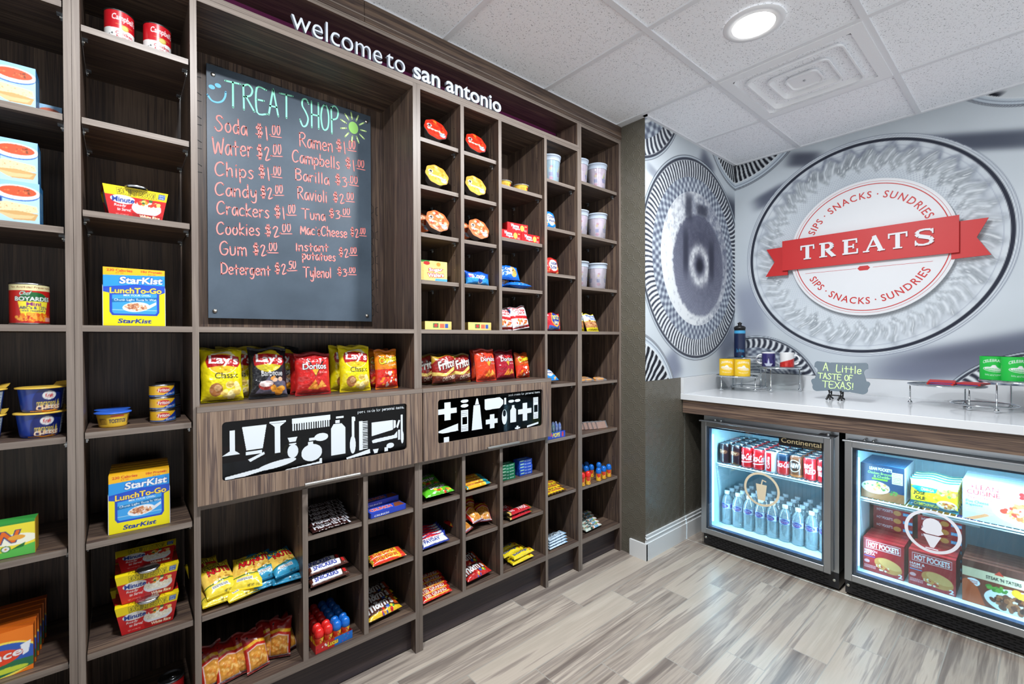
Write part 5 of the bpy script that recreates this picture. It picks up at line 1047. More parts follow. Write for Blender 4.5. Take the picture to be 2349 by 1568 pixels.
B_('teal', 'candy_bar', .15, .034, .022, 5, (242, 176, 30), 'REESE STICKS', (220, 60, 30), out=(250, 230, 120), box=(.12, .3, .7, .8), deco=lambda c: c.rect(.78, 0, 1, 1, (40, 150, 170)).rect(0, 0, .08, 1, (40, 150, 170)).blobs(.5, 0, .8, .3, [(250, 220, 90)], 5, .04, 3))
B_('twix', 'candy_bar', .17, .044, .02, 6, (40, 36, 28), 'TWIX', (240, 236, 236), out=(190, 24, 36), box=(.42, .2, .84, .86), shear=.2, deco=lambda c: c.poly([(.1, .0), (.9, .0), (.95, .5), (.9, 1), (.2, 1)], (190, 28, 40)).rect(0, .0, .1, .6, (206, 170, 90)).rect(.9, 0, 1, 1, (120, 96, 40)).text('KING', .14, .3, .3, .7, WHT, .03))
B_('bfing', 'candy_bar', .15, .038, .024, 7, (244, 218, 30), 'Butterfinger', (24, 44, 130), out=(250, 236, 120), box=(.1, .24, .78, .84), deco=lambda c: c.blobs(.8, .2, .96, .8, [(200, 110, 40), (160, 80, 30)], 5, .05, 4))
B_('good', 'chocolate_bar', .155, .05, .012, 8, (244, 204, 30), 'Mr.Goodbar', (170, 40, 30), out=(250, 226, 100), box=(.1, .26, .86, .8), shear=.1, deco=lambda c: c.rect(0, 0, 1, .1, (70, 36, 24)).rect(.9, .0, 1, 1, (110, 60, 30)))
B_('ccr', 'chocolate_bar', .15, .05, .014, 9, (206, 226, 240), "HERSHEY'S", (28, 26, 30), box=(.08, .44, .84, .9), deco=lambda c: c.text('COOKIES N CREME', .1, .12, .8, .32, (30, 60, 110), .02).rect(.88, 0, 1, 1, (150, 190, 220)))
B_('sour', 'candy_pack', .155, .036, .02, 10, (214, 226, 214), 'SweeTARTS', (40, 60, 50), out=(236, 240, 236), box=(.14, .28, .8, .8), deco=lambda c: c.blobs(0, 0, 1, 1, [(150, 220, 80), (40, 70, 50), (230, 120, 60), (120, 180, 220), (240, 240, 240)], 44, .05, 6))
B_('starb', 'candy_pack', .15, .036, .024, 11, (246, 190, 40), 'Starburst', (206, 40, 36), out=(252, 226, 90), box=(.14, .26, .78, .8), shear=.1, deco=lambda c: c.rect(.84, 0, 1, 1, (222, 60, 40)).poly([(0, 0), (.9, 0), (.5, .2), (0, .3)], (226, 60, 40)).blobs(.0, .2, .12, .9, [(60, 150, 60), (230, 60, 40)], 4, .05, 3))
KIND['crunch'] = (carton, ('chocolate_box', .155, .05, .02, d_bar(.155, .02, (40, 70, 190), 'CRUNCH', WHT, box=(.1, .15, .5, .5)), (34, 60, 170), (40, 70, 190), lambda: Cv(.155, .05, (40, 70, 190), .0013).text('CRUNCH', .06, .3, .66, .82, (206, 40, 48), .06, .15, out=WHT, ow=.05).poly([(.68, .1), (.98, .1), (.96, .9), (.8, .95)], (130, 70, 40))))
def d_mm(bg, tc=(84, 46, 34), br=(246, 206, 40)): 
    def f(): c = Cv(.15, .085, bg, .0014); c.rect(0, 0, 1, .2, br); c.text("m&m's", .06, .34, .86, .92, WHT, .05, .12, 3, out=tc, ow=.09); c.blobs(.25, .06, .8, .34, [(214, 40, 40), (60, 90, 190), (240, 150, 40), (70, 160, 70), (240, 210, 60)], 12, .05, 7); c.rect(.86, .3, 1, .9, (226, 90, 30)); return c
    return f
KIND['mmy'] = (bag, ('candy_bag', .15, .085, .035, d_mm((84, 46, 34)), 18, (90, 50, 36))); KIND['mmr'] = (bag, ('candy_bag', .15, .09, .035, d_mm((186, 36, 34), (60, 30, 26), (196, 40, 38)), 19, (60, 30, 26)))
KIND['skit'] = (bag, ('candy_bag', .15, .1, .035, lambda: Cv(.15, .1, (90, 190, 40), .0014).text('Skittles', .04, .62, .8, .9, (150, 160, 150), .05, .1, 6, out=(50, 70, 50)).text('Sour', .24, .34, .86, .6, WHT, .07, .1, 6, out=(40, 60, 40)).blobs(.3, .08, .9, .3, [(220, 60, 40), (240, 200, 60), (60, 130, 60), (236, 130, 50)], 14, .045, 3), 20, (60, 130, 40)))
def gum(bg, nm): return (carton, ('gum_pack', .088, .045, .0145, lambda: Cv(.088, .0145, bg, .0016).rect(.08, .55, .36, .9, (180, 230, 200)).text('Ice', .42, .3, .56, .8, WHT, .03).text(nm, .62, .3, .92, .7, WHT, .02), bg, tuple(min(255, v*1.15) for v in bg), lambda: Cv(.088, .045, bg, .002).text('eclipse', .1, .3, .8, .75, (190, 230, 220), .05)))
KIND['gumg'] = gum((10, 120, 80), 'spear'); KIND['gumb'] = gum((30, 80, 200), 'winter')
# bowls with a printed lid, tipped to face the room
def d_lid(bg, c2, nm): 
    def f(): c = Cv(.11, .11, bg, .0022); c.blobs(.1, .15, .9, .9, c2, 34, .07, 4); c.rect(.62, .14, .86, .36, (206, 226, 240)); c.lines(.63, .15, .85, .35, 4, (90, 110, 140), .3); c.ell(.24, .64, .09, .09, WHT); c.ell(.24, .64, .05, .06, BLK); c.text(nm, .12, .38, .66, .5, (250, 244, 230), .05, 0, -8); return c
    return f
def bowl(bg, c2, nm):
    def f():
        o = root('noodle_bowl'); sh = lambda a: 1+.035*math.cos(8*a); m = MB(); m.lathe([(.034, 0), (.036, .003), (.05, .042), (.055, .044), (.055, .047)], 'foam_grey', n=40, cap1=False, shape=sh); m.build('bowl', o)
        p = PM(); disc_print(p, d_lid(bg, c2, nm)(), .0545, .0473, 'print_film', 14, 40, sh, .0015); p.build('lid', o); return o
    return f
KIND['bowlr'] = (bowl((206, 50, 30), [(206, 50, 30), (220, 70, 36), (190, 36, 26), (236, 150, 50)], 'Chapagetti'), ()); KIND['bowly'] = (bowl((232, 170, 70), [(232, 170, 70), (240, 196, 110), (224, 150, 50), (246, 220, 160)], 'Chicken'), ()); KIND['bowlo'] = (bowl((220, 110, 60), [(236, 190, 150), (206, 80, 40), (240, 150, 90), (180, 60, 36), (246, 220, 190)], 'Spicy'), ())
def d_waf(): c = Cv(.125, .09, (246, 218, 134), .002); c.lines(.05, .1, .9, .95, 12, (238, 204, 116), .5); c.poly([(0, 1), (.36, 1), (.3, .92), (0, .9)], (50, 130, 60)); c.ell(.22, .86, .12, .09, (190, 50, 50)); c.text('Sugar', .3, .46, .82, .66, WHT, .05, 0, 4, out=(170, 36, 40), ow=.09); c.text('Wafers', .26, .22, .86, .42, WHT, .05, 0, 4, out=(170, 36, 40), ow=.09); c.poly([(.52, .0), (1, .02), (1, .16), (.54, .16)], (90, 170, 226)); c.ell(.66, .84, .08, .1, (220, 140, 60)); return c
KIND['waf'] = (carton, ('wafer_pack', .125, .045, .088, d_waf, (238, 208, 120), (240, 214, 130), None, None, 'print_film', 'wrapper'))
def d_wafedge(): c = Cv(.125, .038, (244, 214, 130), .002); c.rect(.3, .25, .5, .75, (60, 120, 70)); c.ell(.4, .5, .07, .2, (200, 60, 60)); c.rect(.55, .2, .72, .7, (226, 110, 80)); c.rect(.74, .2, .86, .7, (60, 90, 170)); return c
KIND['wafl'] = (carton, ('wafer_pack', .13, .088, .036, d_wafedge, (238, 208, 120), (240, 214, 130), d_waf, None, 'print_film', 'wrapper'))
KIND['oreo'] = (bag, ('cookie_pack', .138, .064, .045, lambda: Cv(.138, .064, (26, 90, 200), .0018).rect(0, 0, 1, .5, (50, 150, 226)).text('OREO', .36, .42, .68, .7, WHT, .07, out=(20, 30, 80)).ell(.52, .22, .1, .14, WHT).ell(.52, .3, .1, .14, (30, 60, 140)).rect(.1, .55, .2, .75, (220, 90, 130)), 21, (26, 80, 190)))
KIND['ahoy'] = (bag, ('cookie_pack', .142, .085, .04, lambda: Cv(.142, .085, (26, 110, 214), .0018).ell(.66, .5, .17, .34, (226, 176, 90)).blobs(.54, .3, .8, .7, [(70, 40, 26)], 9, .02, 3).text('Chips', .3, .5, .62, .78, WHT, .06, 0, 6, out=(30, 50, 130)).text('Ahoy!', .32, .26, .6, .5, WHT, .06, 0, 6, out=(30, 50, 130)).poly([(.02, .95), (.2, .95), (.1, .8)], (220, 60, 80)), 22, (26, 100, 200)))
def d_red(): c = Cv(.13, .042, (214, 34, 38), .0017); c.text('Vienna', .16, .5, .56, .85, WHT, .06, .1, -3, out=(30, 40, 70)); c.text('Fingers', .26, .2, .6, .5, WHT, .06, .1, -3, out=(30, 40, 70)); c.ell(.72, .5, .1, .34, (240, 190, 90)); c.rect(.84, .7, .95, .8, (250, 200, 120)); c.text('PACK', .82, .15, .95, .35, WHT, .02); return c
KIND['redp'] = (carton, ('cracker_pack', .13, .04, .042, d_red, (190, 28, 34), (220, 40, 44), None, None, 'print_film', 'wrapper'))
def tub(col):
    def f():
        o = root('cotton_candy_tub'); m = MB(); m.lathe([(.048, .001), (.0505, .004), (.0585, .128), (.06, .146)], 'tub_plastic', n=36); m.build('tub', o)
        c = Cv(.35, .118, col, .002); c.a += (fbm(c.X*3, c.Y*2, 9, 8)-.5)[..., None].astype(np.float32)*26
        for k in (.2, .54, .88): 
            for i, q in enumerate(((240, 220, 60), (50, 150, 90), (240, 220, 60), (240, 150, 190))): c.poly([(k-.05+i*.025, .5), (k-.025+i*.025, .5), (k, .82)], q)
            c.poly([(k-.06, .5), (k+.06, .5), (k+.04, .3), (k-.04, .3)], (84, 50, 170)); c.rect(k-.012, .4, k+.012, .6, (40, 70, 170)); c.text('PINK', k+.0, .05, k+.06, .1, (50, 50, 150), .03); c.poly([(k-.04, .05), (k-.015, .12), (k, .05)], (50, 50, 150))
        for k, q in ((.38, (220, 60, 110)), (.37, (240, 190, 40)), (.72, (220, 60, 110)), (.06, (240, 190, 40))): c.ell(k, .7 if q[1] < 100 else .62, .022, .06, q); c.rect(k-.03, .3, k+.02, .46, (60, 60, 190)); c.ell(k, .2, .03, .07, (236, 110, 170))
        p = PM(); wrapc(p, [(.0495, .004), (.0572, .122)], c, 'print_can'); p.build('candy_fill', o)
        m = MB(); m.lathe([(.0595, .122), (.0605, .128), (.0615, .146), (.0645, .146), (.0645, .153), (.058, .154), (.056, .150), (0, .150)], 'tub_lid', n=36, cap0=False, cap1=False); m.build('lid', o); return o
    return f
plain('tub_lid', (176, 188, 204), .3)
KIND['tubp'] = (tub((240, 206, 226)), ()); KIND['tubb'] = (tub((150, 214, 232)), ())
def lucas(cap):
    def f():
        o = root('candy_shaker'); c = Cv(.1, .045, (244, 190, 50), .0018); c.blobs(.3, .2, .7, .9, [(220, 70, 40), (80, 140, 60), (250, 220, 90)], 16, .1, 3); c.text('Lucas', .34, .5, .66, .8, RED, .03); p = PM(); wrapc(p, [(.0152, .001), (.0155, .043)], c, 'print_can'); p.add(*disc_v(.0152, .0012), (200, 60, 50), 'print_can'); p.build('jar', o)
        m = MB(); m.lathe([(.0152, .043), (.0165, .045), (.0165, .056), (.0158, .059)]+[(.0155*math.cos(a), .060+.0155*math.sin(a)) for a in (0, .3, .6, .9, 1.2, 1.45)]+[(0, .0755)], cap, n=22, cap0=False, cap1=False); m.build('cap', o); return o
    return f
plain('cap_red', (214, 40, 36), .25); plain('cap_blue', (24, 104, 196), .25)
KIND['lucr'] = (lucas('cap_red'), ()); KIND['lucb'] = (lucas('cap_blue'), ())
# ovals and wafers wrapped in clear film
def oval():
    o = root('wrapped_cookie'); m = MB()
    for z in (0, .008): m.lathe([(.0, z), (.026, z), (.03, z+.003), (.028, z+.007), (0, z+.0085)], 'cookie_tan', n=30, cap0=False, cap1=False, shape=lambda a: 1+.28*math.cos(2*a))
    m.build('cookie', o); m = MB(); n = 24
    m.add([(-.048, -.026, .004), (.048, -.026, .004), (.044, -.024, .012), (-.044, -.024, .012), (-.03, 0, .019), (.03, 0, .019), (-.048, .028, .004), (.048, .028, .004)], [(0, 1, 2, 3), (3, 2, 5, 4), (4, 5, 7, 6)], 'clear_plastic', True); m.build('film', o); return o
plain('cookie_tan', (206, 140, 66), .7); plain('wafer_tan', (190, 124, 82), .7); KIND['oval'] = (oval, ())
def wafcl():
    o = root('wrapped_wafer'); m = MB(); m.box(-.036, .036, 0, .014, 0, .042, 'wafer_tan')
    for i in range(9): m.box(-.036+i*.0085, -.0325+i*.0085, -.0012, 0, .001, .041, 'wafer_tan')
    m.build('wafer', o); m = MB(); m.box(-.042, .042, -.003, .017, .0005, .045, 'clear_plastic'); m.build('film', o); return o
KIND['wafc'] = (wafcl, ())
def pop(col):
    def f():
        o = root('push_pop'); m = MB(); m.lathe([(.009, 0), (.0095, .03), (.0085, .032)], col, n=16); m.build('holder', o); m = MB(); m.lathe([(.0095, .032), (.0105, .05), (.008, .068), (.003, .076), (0, .077)], 'pop_clear', n=16, cap0=False, cap1=False); m.lathe([(.006, .034), (.006, .066), (0, .07)], col, n=12, cap0=False, cap1=False); m.build('cap', o); return o
    return f
thin('pop_clear', (200, 214, 240), .3, .05, .2, (170, 190, 230))
for k, q in (('popr', (206, 60, 90)), ('popg', (60, 170, 90)), ('popb', (50, 110, 200))): plain('k'+k, q, .3); KIND[k] = (pop('k'+k), ())
def tray(name, w, d, hf, hb, cv, c, mat='print_paper'):
    o = root(name); p = PM(); c = np.array(c, float); p.face(cv, (-w/2, 0, 0), (w, 0, 0), (0, 0, hf)); p.quad([(-w/2, .001, 0), (-w/2, .001, hf), (w/2, .001, hf), (w/2, .001, 0)], c); p.quad([(-w/2, 0, .0008), (w/2, 0, .0008), (w/2, d, .0008), (-w/2, d, .0008)], c)
    for x in (-w/2, w/2): p.quad([(x, 0, 0), (x, d, 0), (x, d, hb), (x, 0, hf)], c)
    p.quad([(-w/2, d, 0), (w/2, d, 0), (w/2, d, hb), (-w/2, d, hb)], c); p.build('tray', o); return o
KIND['ltray'] = (tray, ('display_tray', .136, .205, .03, .02, Cv(.136, .03, (196, 40, 40), .0014).rect(.5, 0, 1, 1, (30, 110, 200)).blobs(.05, .1, .3, .9, [(240, 236, 230), (160, 30, 36)], 5, .03, 2).text('Lucas', .32, .25, .6, .85, (244, 214, 50), .06, 0, 0, out=(120, 30, 30)).blobs(.65, .1, .95, .9, [(200, 50, 120), (50, 140, 220)], 6, .02, 4), (190, 50, 50)))
KIND['ptray'] = (tray, ('display_tray', .135, .1, .034, .03, Cv(.135, .034, (40, 70, 190), .0016).text('POPS', .28, .2, .68, .85, (240, 220, 60), .06, .2).blobs(.05, .1, .25, .9, [(220, 60, 120)], 3, .05, 2).ell(.85, .5, .05, .4, (206, 60, 60)), (40, 60, 170)))
# coolers' stock
def d_can(bg, fn):
    def f(): c = Cv(.208, .118, bg, .0017); fn(c); return c
    return f
CC = dict(coke=d_can((196, 20, 28), lambda c: [c.text(t, *q) for t, q in (('Coca-Cola', (.3, .42, .7, .72, WHT, .03, .25, 0)),)] and c.poly([(.2, .3), (.8, .4), (.8, .36), (.2, .26)], (240, 240, 240))), dark=d_can((46, 20, 26), lambda c: c.ell(.5, .6, .16, .1, (120, 70, 50)).text('Dr', .42, .55, .58, .68, (226, 180, 140), .02).rect(0, .05, 1, .1, (90, 20, 30))), diet=d_can((206, 212, 220), lambda c: c.rect(.42, .08, .58, .94, (200, 22, 32)).text('Coke', .36, .42, .64, .56, WHT, .03, 0, 90)), zero=d_can((186, 20, 28), lambda c: c.rect(0, .66, 1, 1, (24, 40, 60)).text('Coca-Cola', .3, .4, .7, .64, WHT, .03, .25)), root=d_can((110, 60, 36), lambda c: c.ell(.5, .55, .16, .24, (236, 226, 206)).ell(.5, .55, .14, .21, (60, 34, 26)).text('A&W', .38, .46, .62, .66, WHT, .06).rect(0, .05, 1, .2, (196, 110, 50))), big=d_can((190, 24, 34), lambda c: c.text('BIG', .36, .54, .58, .72, WHT, .06, .05, 4).text('RED', .4, .34, .66, .52, WHT, .06, .05, 4)))
for k, f_ in CC.items(): KIND['c_'+k] = (can, ('soda_can', .0325, .122, f_, 'can_silver', 'can_silver', 1, True))
def bottle():
    o = root('water_bottle'); m = MB(); pr = [(.027, 0), (.030, .004), (.031, .012)]
    for i in range(7): pr += [(.029, .020+i*.011), (.0312, .0255+i*.011)]
    pr += [(.0305, .1), (.0305, .132), (.031, .138), (.027, .158), (.018, .174), (.0125, .182), (.0125, .188)]
    m.lathe(pr, 'water_plastic', n=26); m.build('body', o); m = MB(); m.lathe([(.0145, .187), (.0148, .189), (.0148, .204), (.0135, .2055), (0, .2055)], 'cap_white', n=22, cap1=False); m.build('cap', o)
    c = Cv(.193, .034, (226, 236, 246), .0016); c.ell(.5, .5, .13, .40, (34, 50, 140)); c.text('Nestle', .41, .54, .59, .74, WHT, .02); c.text('PureLife', .39, .26, .61, .5, (236, 160, 190), .03); c.rect(0, 0, 1, .06, (70, 120, 200)); c.rect(0, .94, 1, 1, (70, 120, 200)); c.rect(.7, .2, .9, .8, (90, 110, 190)); c.rect(.1, .2, .3, .8, (90, 110, 190))
    p = PM(); wrapc(p, [(.031, .099), (.031, .133)], c, 'print_can'); p.build('label', o); return o
plain('cap_white', (232, 238, 244), .35); KIND['bottle'] = (bottle, ())
def d_hp(nm, n2, stripe): 
    def f(): c = Cv(.158, .165, (168, 20, 30), .0017); c.rect(.08, .70, .92, .93, WHT); c.rect(.092, .71, .908, .92, (176, 22, 32)); c.text('HOT POCKETS', .13, .73, .88, .89, WHT, .06); c.text(nm, .03, .58, .36, .65, WHT, .03); c.text(n2, .03, .5, .3, .57, WHT, .03); c.rect(.03, .445, .3, .465, stripe); c.ell(.62, .3, .34, .2, (206, 140, 70), -14); c.ell(.66, .36, .28, .13, (226, 170, 100), -14); food(c, .3, .12, .66, .28, 6, 40, .025, ((240, 220, 190), (190, 50, 40), (230, 150, 70))); c.ell(.1, .3, .07, .05, (226, 170, 170)); c.lines(.03, .1, .32, .2, 3, (240, 200, 200), .4); c.text('2', .86, .04, .96, .16, WHT, .06); return c
    return f
KIND['hp1'] = (carton, ('frozen_snack_box', .158, .04, .165, d_hp('PEPPERONI', 'PIZZA', (60, 90, 190)), (150, 18, 28), (190, 40, 44))); KIND['hp2'] = (carton, ('frozen_snack_box', .162, .04, .165, d_hp('HAM &', 'CHEDDAR', (60, 170, 220)), (150, 18, 28), (190, 40, 44)))
KIND['hpl'] = (carton, ('frozen_snack_box', .158, .16, .04, lambda: Cv(.158, .04, (168, 20, 30), .0017).text('HOT POCKETS', .1, .4, .5, .72, WHT, .05).ell(.62, .5, .1, .3, (220, 150, 70)).rect(.76, .35, 1, .7, (60, 160, 210)).text('HAM & CHEDDAR', .77, .42, .99, .62, WHT, .0), (150, 18, 28), (180, 30, 38)))
def d_lp(): c = Cv(.168, .17, (26, 60, 92), .0017); c.text('LEAN POCKETS', .2, .83, .72, .92, WHT, .05); c.text('Chicken Broccoli', .16, .72, .74, .79, (150, 200, 90), .03); c.text('& Cheddar', .3, .63, .7, .7, (150, 200, 90), .03); c.rect(.26, .56, .62, .61, (110, 170, 40)); c.rect(0, 0, 1, .26, (150, 100, 60)); c.rect(.72, .52, .96, .84, (214, 206, 170)); c.lines(.74, .54, .94, .82, 6, (110, 120, 90), .4); c.ell(.34, .34, .33, .18, (226, 222, 214)); food(c, .04, .26, .66, .48, 4, 50, .035, ((226, 196, 140), (190, 140, 80), (240, 224, 180), (90, 130, 60))); c.blobs(.62, .2, .84, .32, [(70, 120, 50), (90, 140, 60)], 12, .03, 7); return c
KIND['lp'] = (carton, ('frozen_meal_box', .168, .03, .172, d_lp, (210, 220, 230), (60, 110, 150)))
def d_jose(): c = Cv(.172, .125, (240, 210, 30), .0017); c.rect(0, .72, 1, 1, (246, 236, 170)); c.poly([(.0, .66), (.1, .72), (.6, .72), (.56, .56), (.2, .52)], (20, 140, 140)); c.text('CHANGA', .24, .58, .52, .68, (246, 226, 90), .05); c.blobs(.6, .5, .96, .72, [(236, 200, 120), (210, 150, 80), (130, 160, 70)], 30, .04, 3); c.text('JOSE', .08, .4, .34, .54, BLK, .06); c.text('OLE', .12, .26, .34, .38, BLK, .06); c.poly([(0, 0), (1, .0), (1, .1), (.6, .24), (0, .2)], (10, 90, 110)); c.text('CHIMICHANGAS', .1, .06, .62, .17, (240, 220, 60), .04); c.ell(.78, .22, .2, .14, (240, 236, 220)); food(c, .62, .12, .94, .3, 6, 30, .03); return c
KIND['jose'] = (bag, ('frozen_burrito_bag', .172, .135, .045, d_jose, 23, (20, 130, 140)))
def d_lc(): c = Cv(.24, .168, (206, 226, 240), .0018); c.text('+LEAN', .1, .8, .46, .93, (206, 50, 50), .02); c.text('CUISINE', .06, .66, .48, .78, (206, 50, 50), .03); c.text('favorites', .07, .55, .38, .64, (206, 50, 50), .0); c.text('Five Cheese', .05, .44, .34, .51, (60, 100, 150), .02); c.text('Rigatoni', .05, .35, .26, .42, (60, 100, 150), .02); c.ell(.78, .38, .4, .3, WHT); food(c, .5, .2, 1.06, .6, 4, 90, .035, ((240, 190, 90), (220, 110, 60), (250, 226, 160), (200, 70, 50))); c.blobs(.55, .74, .95, .86, [(200, 40, 40)], 3, .035, 5); c.poly([(.02, .0), (.3, .22), (.36, .18), (.14, 0)], (226, 150, 100)); c.lines(.05, .2, .4, .3, 4, (226, 140, 140), .3); return c
KIND['lc'] = (carton, ('frozen_meal_box', .24, .035, .168, d_lc, (226, 234, 242), (232, 238, 244)))
def d_st(): c = Cv(.245, .185, (116, 50, 30), .0018); c.rect(0, .62, 1, .83, (214, 196, 160)); c.rect(0, .83, 1, 1, (84, 44, 34)); c.text("STEAK 'N TATERS", .3, .67, .72, .75, BLK, .05); c.poly([(.4, .8), (.46, .9), (.52, .8)], (200, 60, 40)); c.ell(.14, .5, .09, .09, WHT); c.lines(.08, .46, .2, .54, 3, (190, 50, 40), .5); c.ell(.72, .26, .44, .3, (240, 236, 230)); c.poly([(0, 0), (.3, 0), (.2, .4), (.06, .56), (0, .5)], (190, 80, 30)); food(c, .36, .06, 1.0, .38, 5, 80, .04, ((110, 60, 40), (150, 84, 50), (80, 44, 32), (176, 110, 70))); c.blobs(.6, .36, 1, .52, [(250, 200, 60), (240, 180, 40)], 14, .05, 3); c.blobs(.3, .42, .56, .56, [(70, 130, 50), (100, 160, 60)], 22, .03, 8); return c
KIND['st'] = (carton, ('frozen_meal_box', .245, .034, .185, d_st, (90, 46, 34), (110, 60, 46)))
KIND['traybox'] = (carton, ('frozen_dinner_carton', .2, .16, .042, lambda: Cv(.2, .042, (150, 156, 150), .0017).rect(0, .5, 1, 1, (170, 160, 60)).blobs(.3, .5, .7, 1, [(200, 80, 60), (110, 140, 60)], 8, .03, 3).lines(0, 0, 1, .5, 2, (120, 126, 120), .6), (140, 146, 140), (190, 180, 60)))
KIND['traybox2'] = (carton, ('frozen_dinner_carton', .2, .16, .042, lambda: Cv(.2, .042, (150, 156, 150), .0017).rect(0, .5, .6, 1, (214, 150, 40)).rect(.6, .5, 1, 1, (60, 50, 150)).text('BEEF', .64, .6, .8, .85, WHT, .02).rect(.88, .55, .96, .95, (150, 170, 230)), (140, 146, 140), (210, 150, 40)))
# inside the drawers
KIND['dr_red'] = (carton, ('medicine_box', .125, .05, .17, lambda: Cv(.125, .17, (200, 204, 210), .004).rect(0, .55, 1, 1, (170, 26, 40)).rect(0, .86, 1, 1, (30, 34, 46)), (180, 180, 186), (150, 30, 40)))
KIND['dr_blk'] = (carton, ('medicine_box', .16, .05, .15, lambda: Cv(.16, .15, (36, 34, 34), .002).text('Advil', .12, .6, .66, .92, (220, 214, 50), .04).rect(.78, .62, .94, .8, (190, 60, 40)).lines(.1, .34, .8, .56, 3, (170, 160, 140), .3).poly([(.3, .1), (.8, .1), (.84, .4), (.5, .36)], (96, 92, 92)), (30, 30, 30), (40, 40, 40)))
KIND['dr_blu'] = (carton, ('medicine_box', .12, .05, .165, lambda: Cv(.12, .165, (30, 70, 150), .003).ell(.5, .74, .36, .2, (130, 150, 180)).text('Alka', .26, .7, .7, .84, (20, 40, 90), .02).rect(0, .2, 1, .3, (90, 130, 190)).ell(.2, .42, .1, .08, (160, 180, 210)), (24, 56, 130), (30, 70, 150)))
# counter goods
def mug(cvf, sd=1):
    def f():
        o = root('mug'); p = PM(); wrapc(p, [(.0405, .0), (.041, .004), (.041, .094)], cvf(), 'print_can'); p.add(*disc_v(.0405, .0004), WHT, 'print_can'); p.build('cup', o); m = MB(); m.lathe([(.041, .094), (.0395, .0955), (.038, .094), (.0375, .012), (0, .01)], 'white_glaze', n=32, cap0=False, cap1=False); m.build('inner_wall', o)
        m = MB(); m.tube([(sd*.039, 0, .076)]+[(sd*(.045+.026*math.sin(a)), 0, .048+.030*math.cos(a)) for a in [R(v) for v in range(10, 171, 16)]]+[(sd*.039, 0, .02)], .0055, 'white_glaze', 8); m.build('handle', o); return o
    return f
plain('white_glaze', (236, 238, 240), .15)
def d_star_mug(): c = Cv(.257, .094, WHT, .0016); c.rect(.27, .04, .73, .96, (50, 44, 110)); c.blobs(.28, .1, .72, .9, [(70, 60, 140), (40, 36, 90)], 30, .03, 2); a = [(.5+(.11 if i % 2 == 0 else .045)*math.sin(i*math.pi/5), .5+(.30 if i % 2 == 0 else .12)*math.cos(i*math.pi/5)) for i in range(10)]; c.poly(a, (206, 214, 236)); return c
def d_tex_mug(): c = Cv(.257, .094, WHT, .0016); c.poly([(.26, .04), (.74, .04), (.74, .82), (.26, .62)], (206, 40, 36)); c.blobs(.28, .1, .72, .6, [(224, 70, 60), (190, 30, 30)], 26, .025, 4); c.text('TEXAS', .4, .12, .68, .34, (40, 40, 90), .06, 0, 2); return c
KIND['mug1'] = (mug(d_star_mug, -1), ()); KIND['mug2'] = (mug(d_tex_mug), ())
def sleeve(bg):
    def f():
        o = root('drink_sleeve'); c = Cv(.3, .112, bg, .0016); c.text('CELEBRATE', .37, .68, .63, .8, WHT, .03, arc=.7); c.ell(.5, .44, .13, .1, WHT, -8); c.ell(.5, .445, .12, .085, bg, -8); c.ell(.5, .46, .11, .07, WHT, -8); c.lines(.42, .4, .58, .5, 4, bg, .4); c.poly([(.45, .5), (.49, .63), (.52, .63), (.555, .48)], WHT); c.text('SAN ANTONIO', .4, .2, .6, .27, WHT, .01, arc=-.5)
        p = PM(); n = 60; g = c.grid(); ny, nx = g.shape[:2]; a = -np.pi/2+np.linspace(-np.pi, np.pi, nx); rx, ry = .048, .036
        z = np.linspace(0, .112, ny)[:, None]; V = np.stack([np.repeat(rx*np.cos(a)[None], ny, 0), np.repeat(ry*np.sin(a)[None], ny, 0), np.repeat(z, nx, 1)], -1); p.add(V, grid_faces(ny, nx), g, 'print_paper', True); p.add(V*np.array([.94, .92, 1]), grid_faces(ny, nx, flip=True), (20, 20, 22), 'print_paper', True)
        q = V[-1]; W = np.concatenate([q, q*np.array([.94, .92, 1])]); p.add(W, [(i, i+1, nx+i+1, nx+i) for i in range(nx-1)], (20, 20, 22), 'print_paper'); p.build('sleeve', o); return o
    return f
KIND['slvy'] = (sleeve((240, 196, 40)), ()); KIND['slvg'] = (sleeve((30, 190, 70)), ())
def sport():
    o = root('sports_bottle'); c = Cv(.23, .19, (14, 30, 70), .0018); c.rect(0, .94, 1, 1, (70, 170, 220)); c.poly([(.4, .42), (.46, .5), (.5, .44), (.53, .52), (.6, .5), (.58, .38), (.54, .3), (.5, .4), (.44, .38)], (50, 170, 220)); c.text('San Antonio', .38, .58, .62, .65, (50, 170, 220), .02)
    p = PM(); wrapc(p, [(.034, .0), (.037, .006), (.037, .19)], c, 'print_can'); p.add(*disc_v(.034, .0004), (14, 30, 70), 'print_can'); p.build('body', o); m = MB(); m.lathe([(.036, .19), (.036, .2), (.038, .2), (.038, .214), (.028, .222), (.012, .226), (.012, .236), (.015, .238), (.015, .244), (.006, .246), (.006, .25)], 'black_plastic', n=26, cap0=False); m.build('cap', o); return o
KIND['sport'] = (sport, ())
KIND['redpk'] = (carton, ('souvenir_pack', .1, .15, .008, lambda: Cv(.1, .008, (206, 40, 36), .002).rect(.1, 0, .9, .5, (90, 70, 140)), (206, 40, 36), (210, 44, 40)))
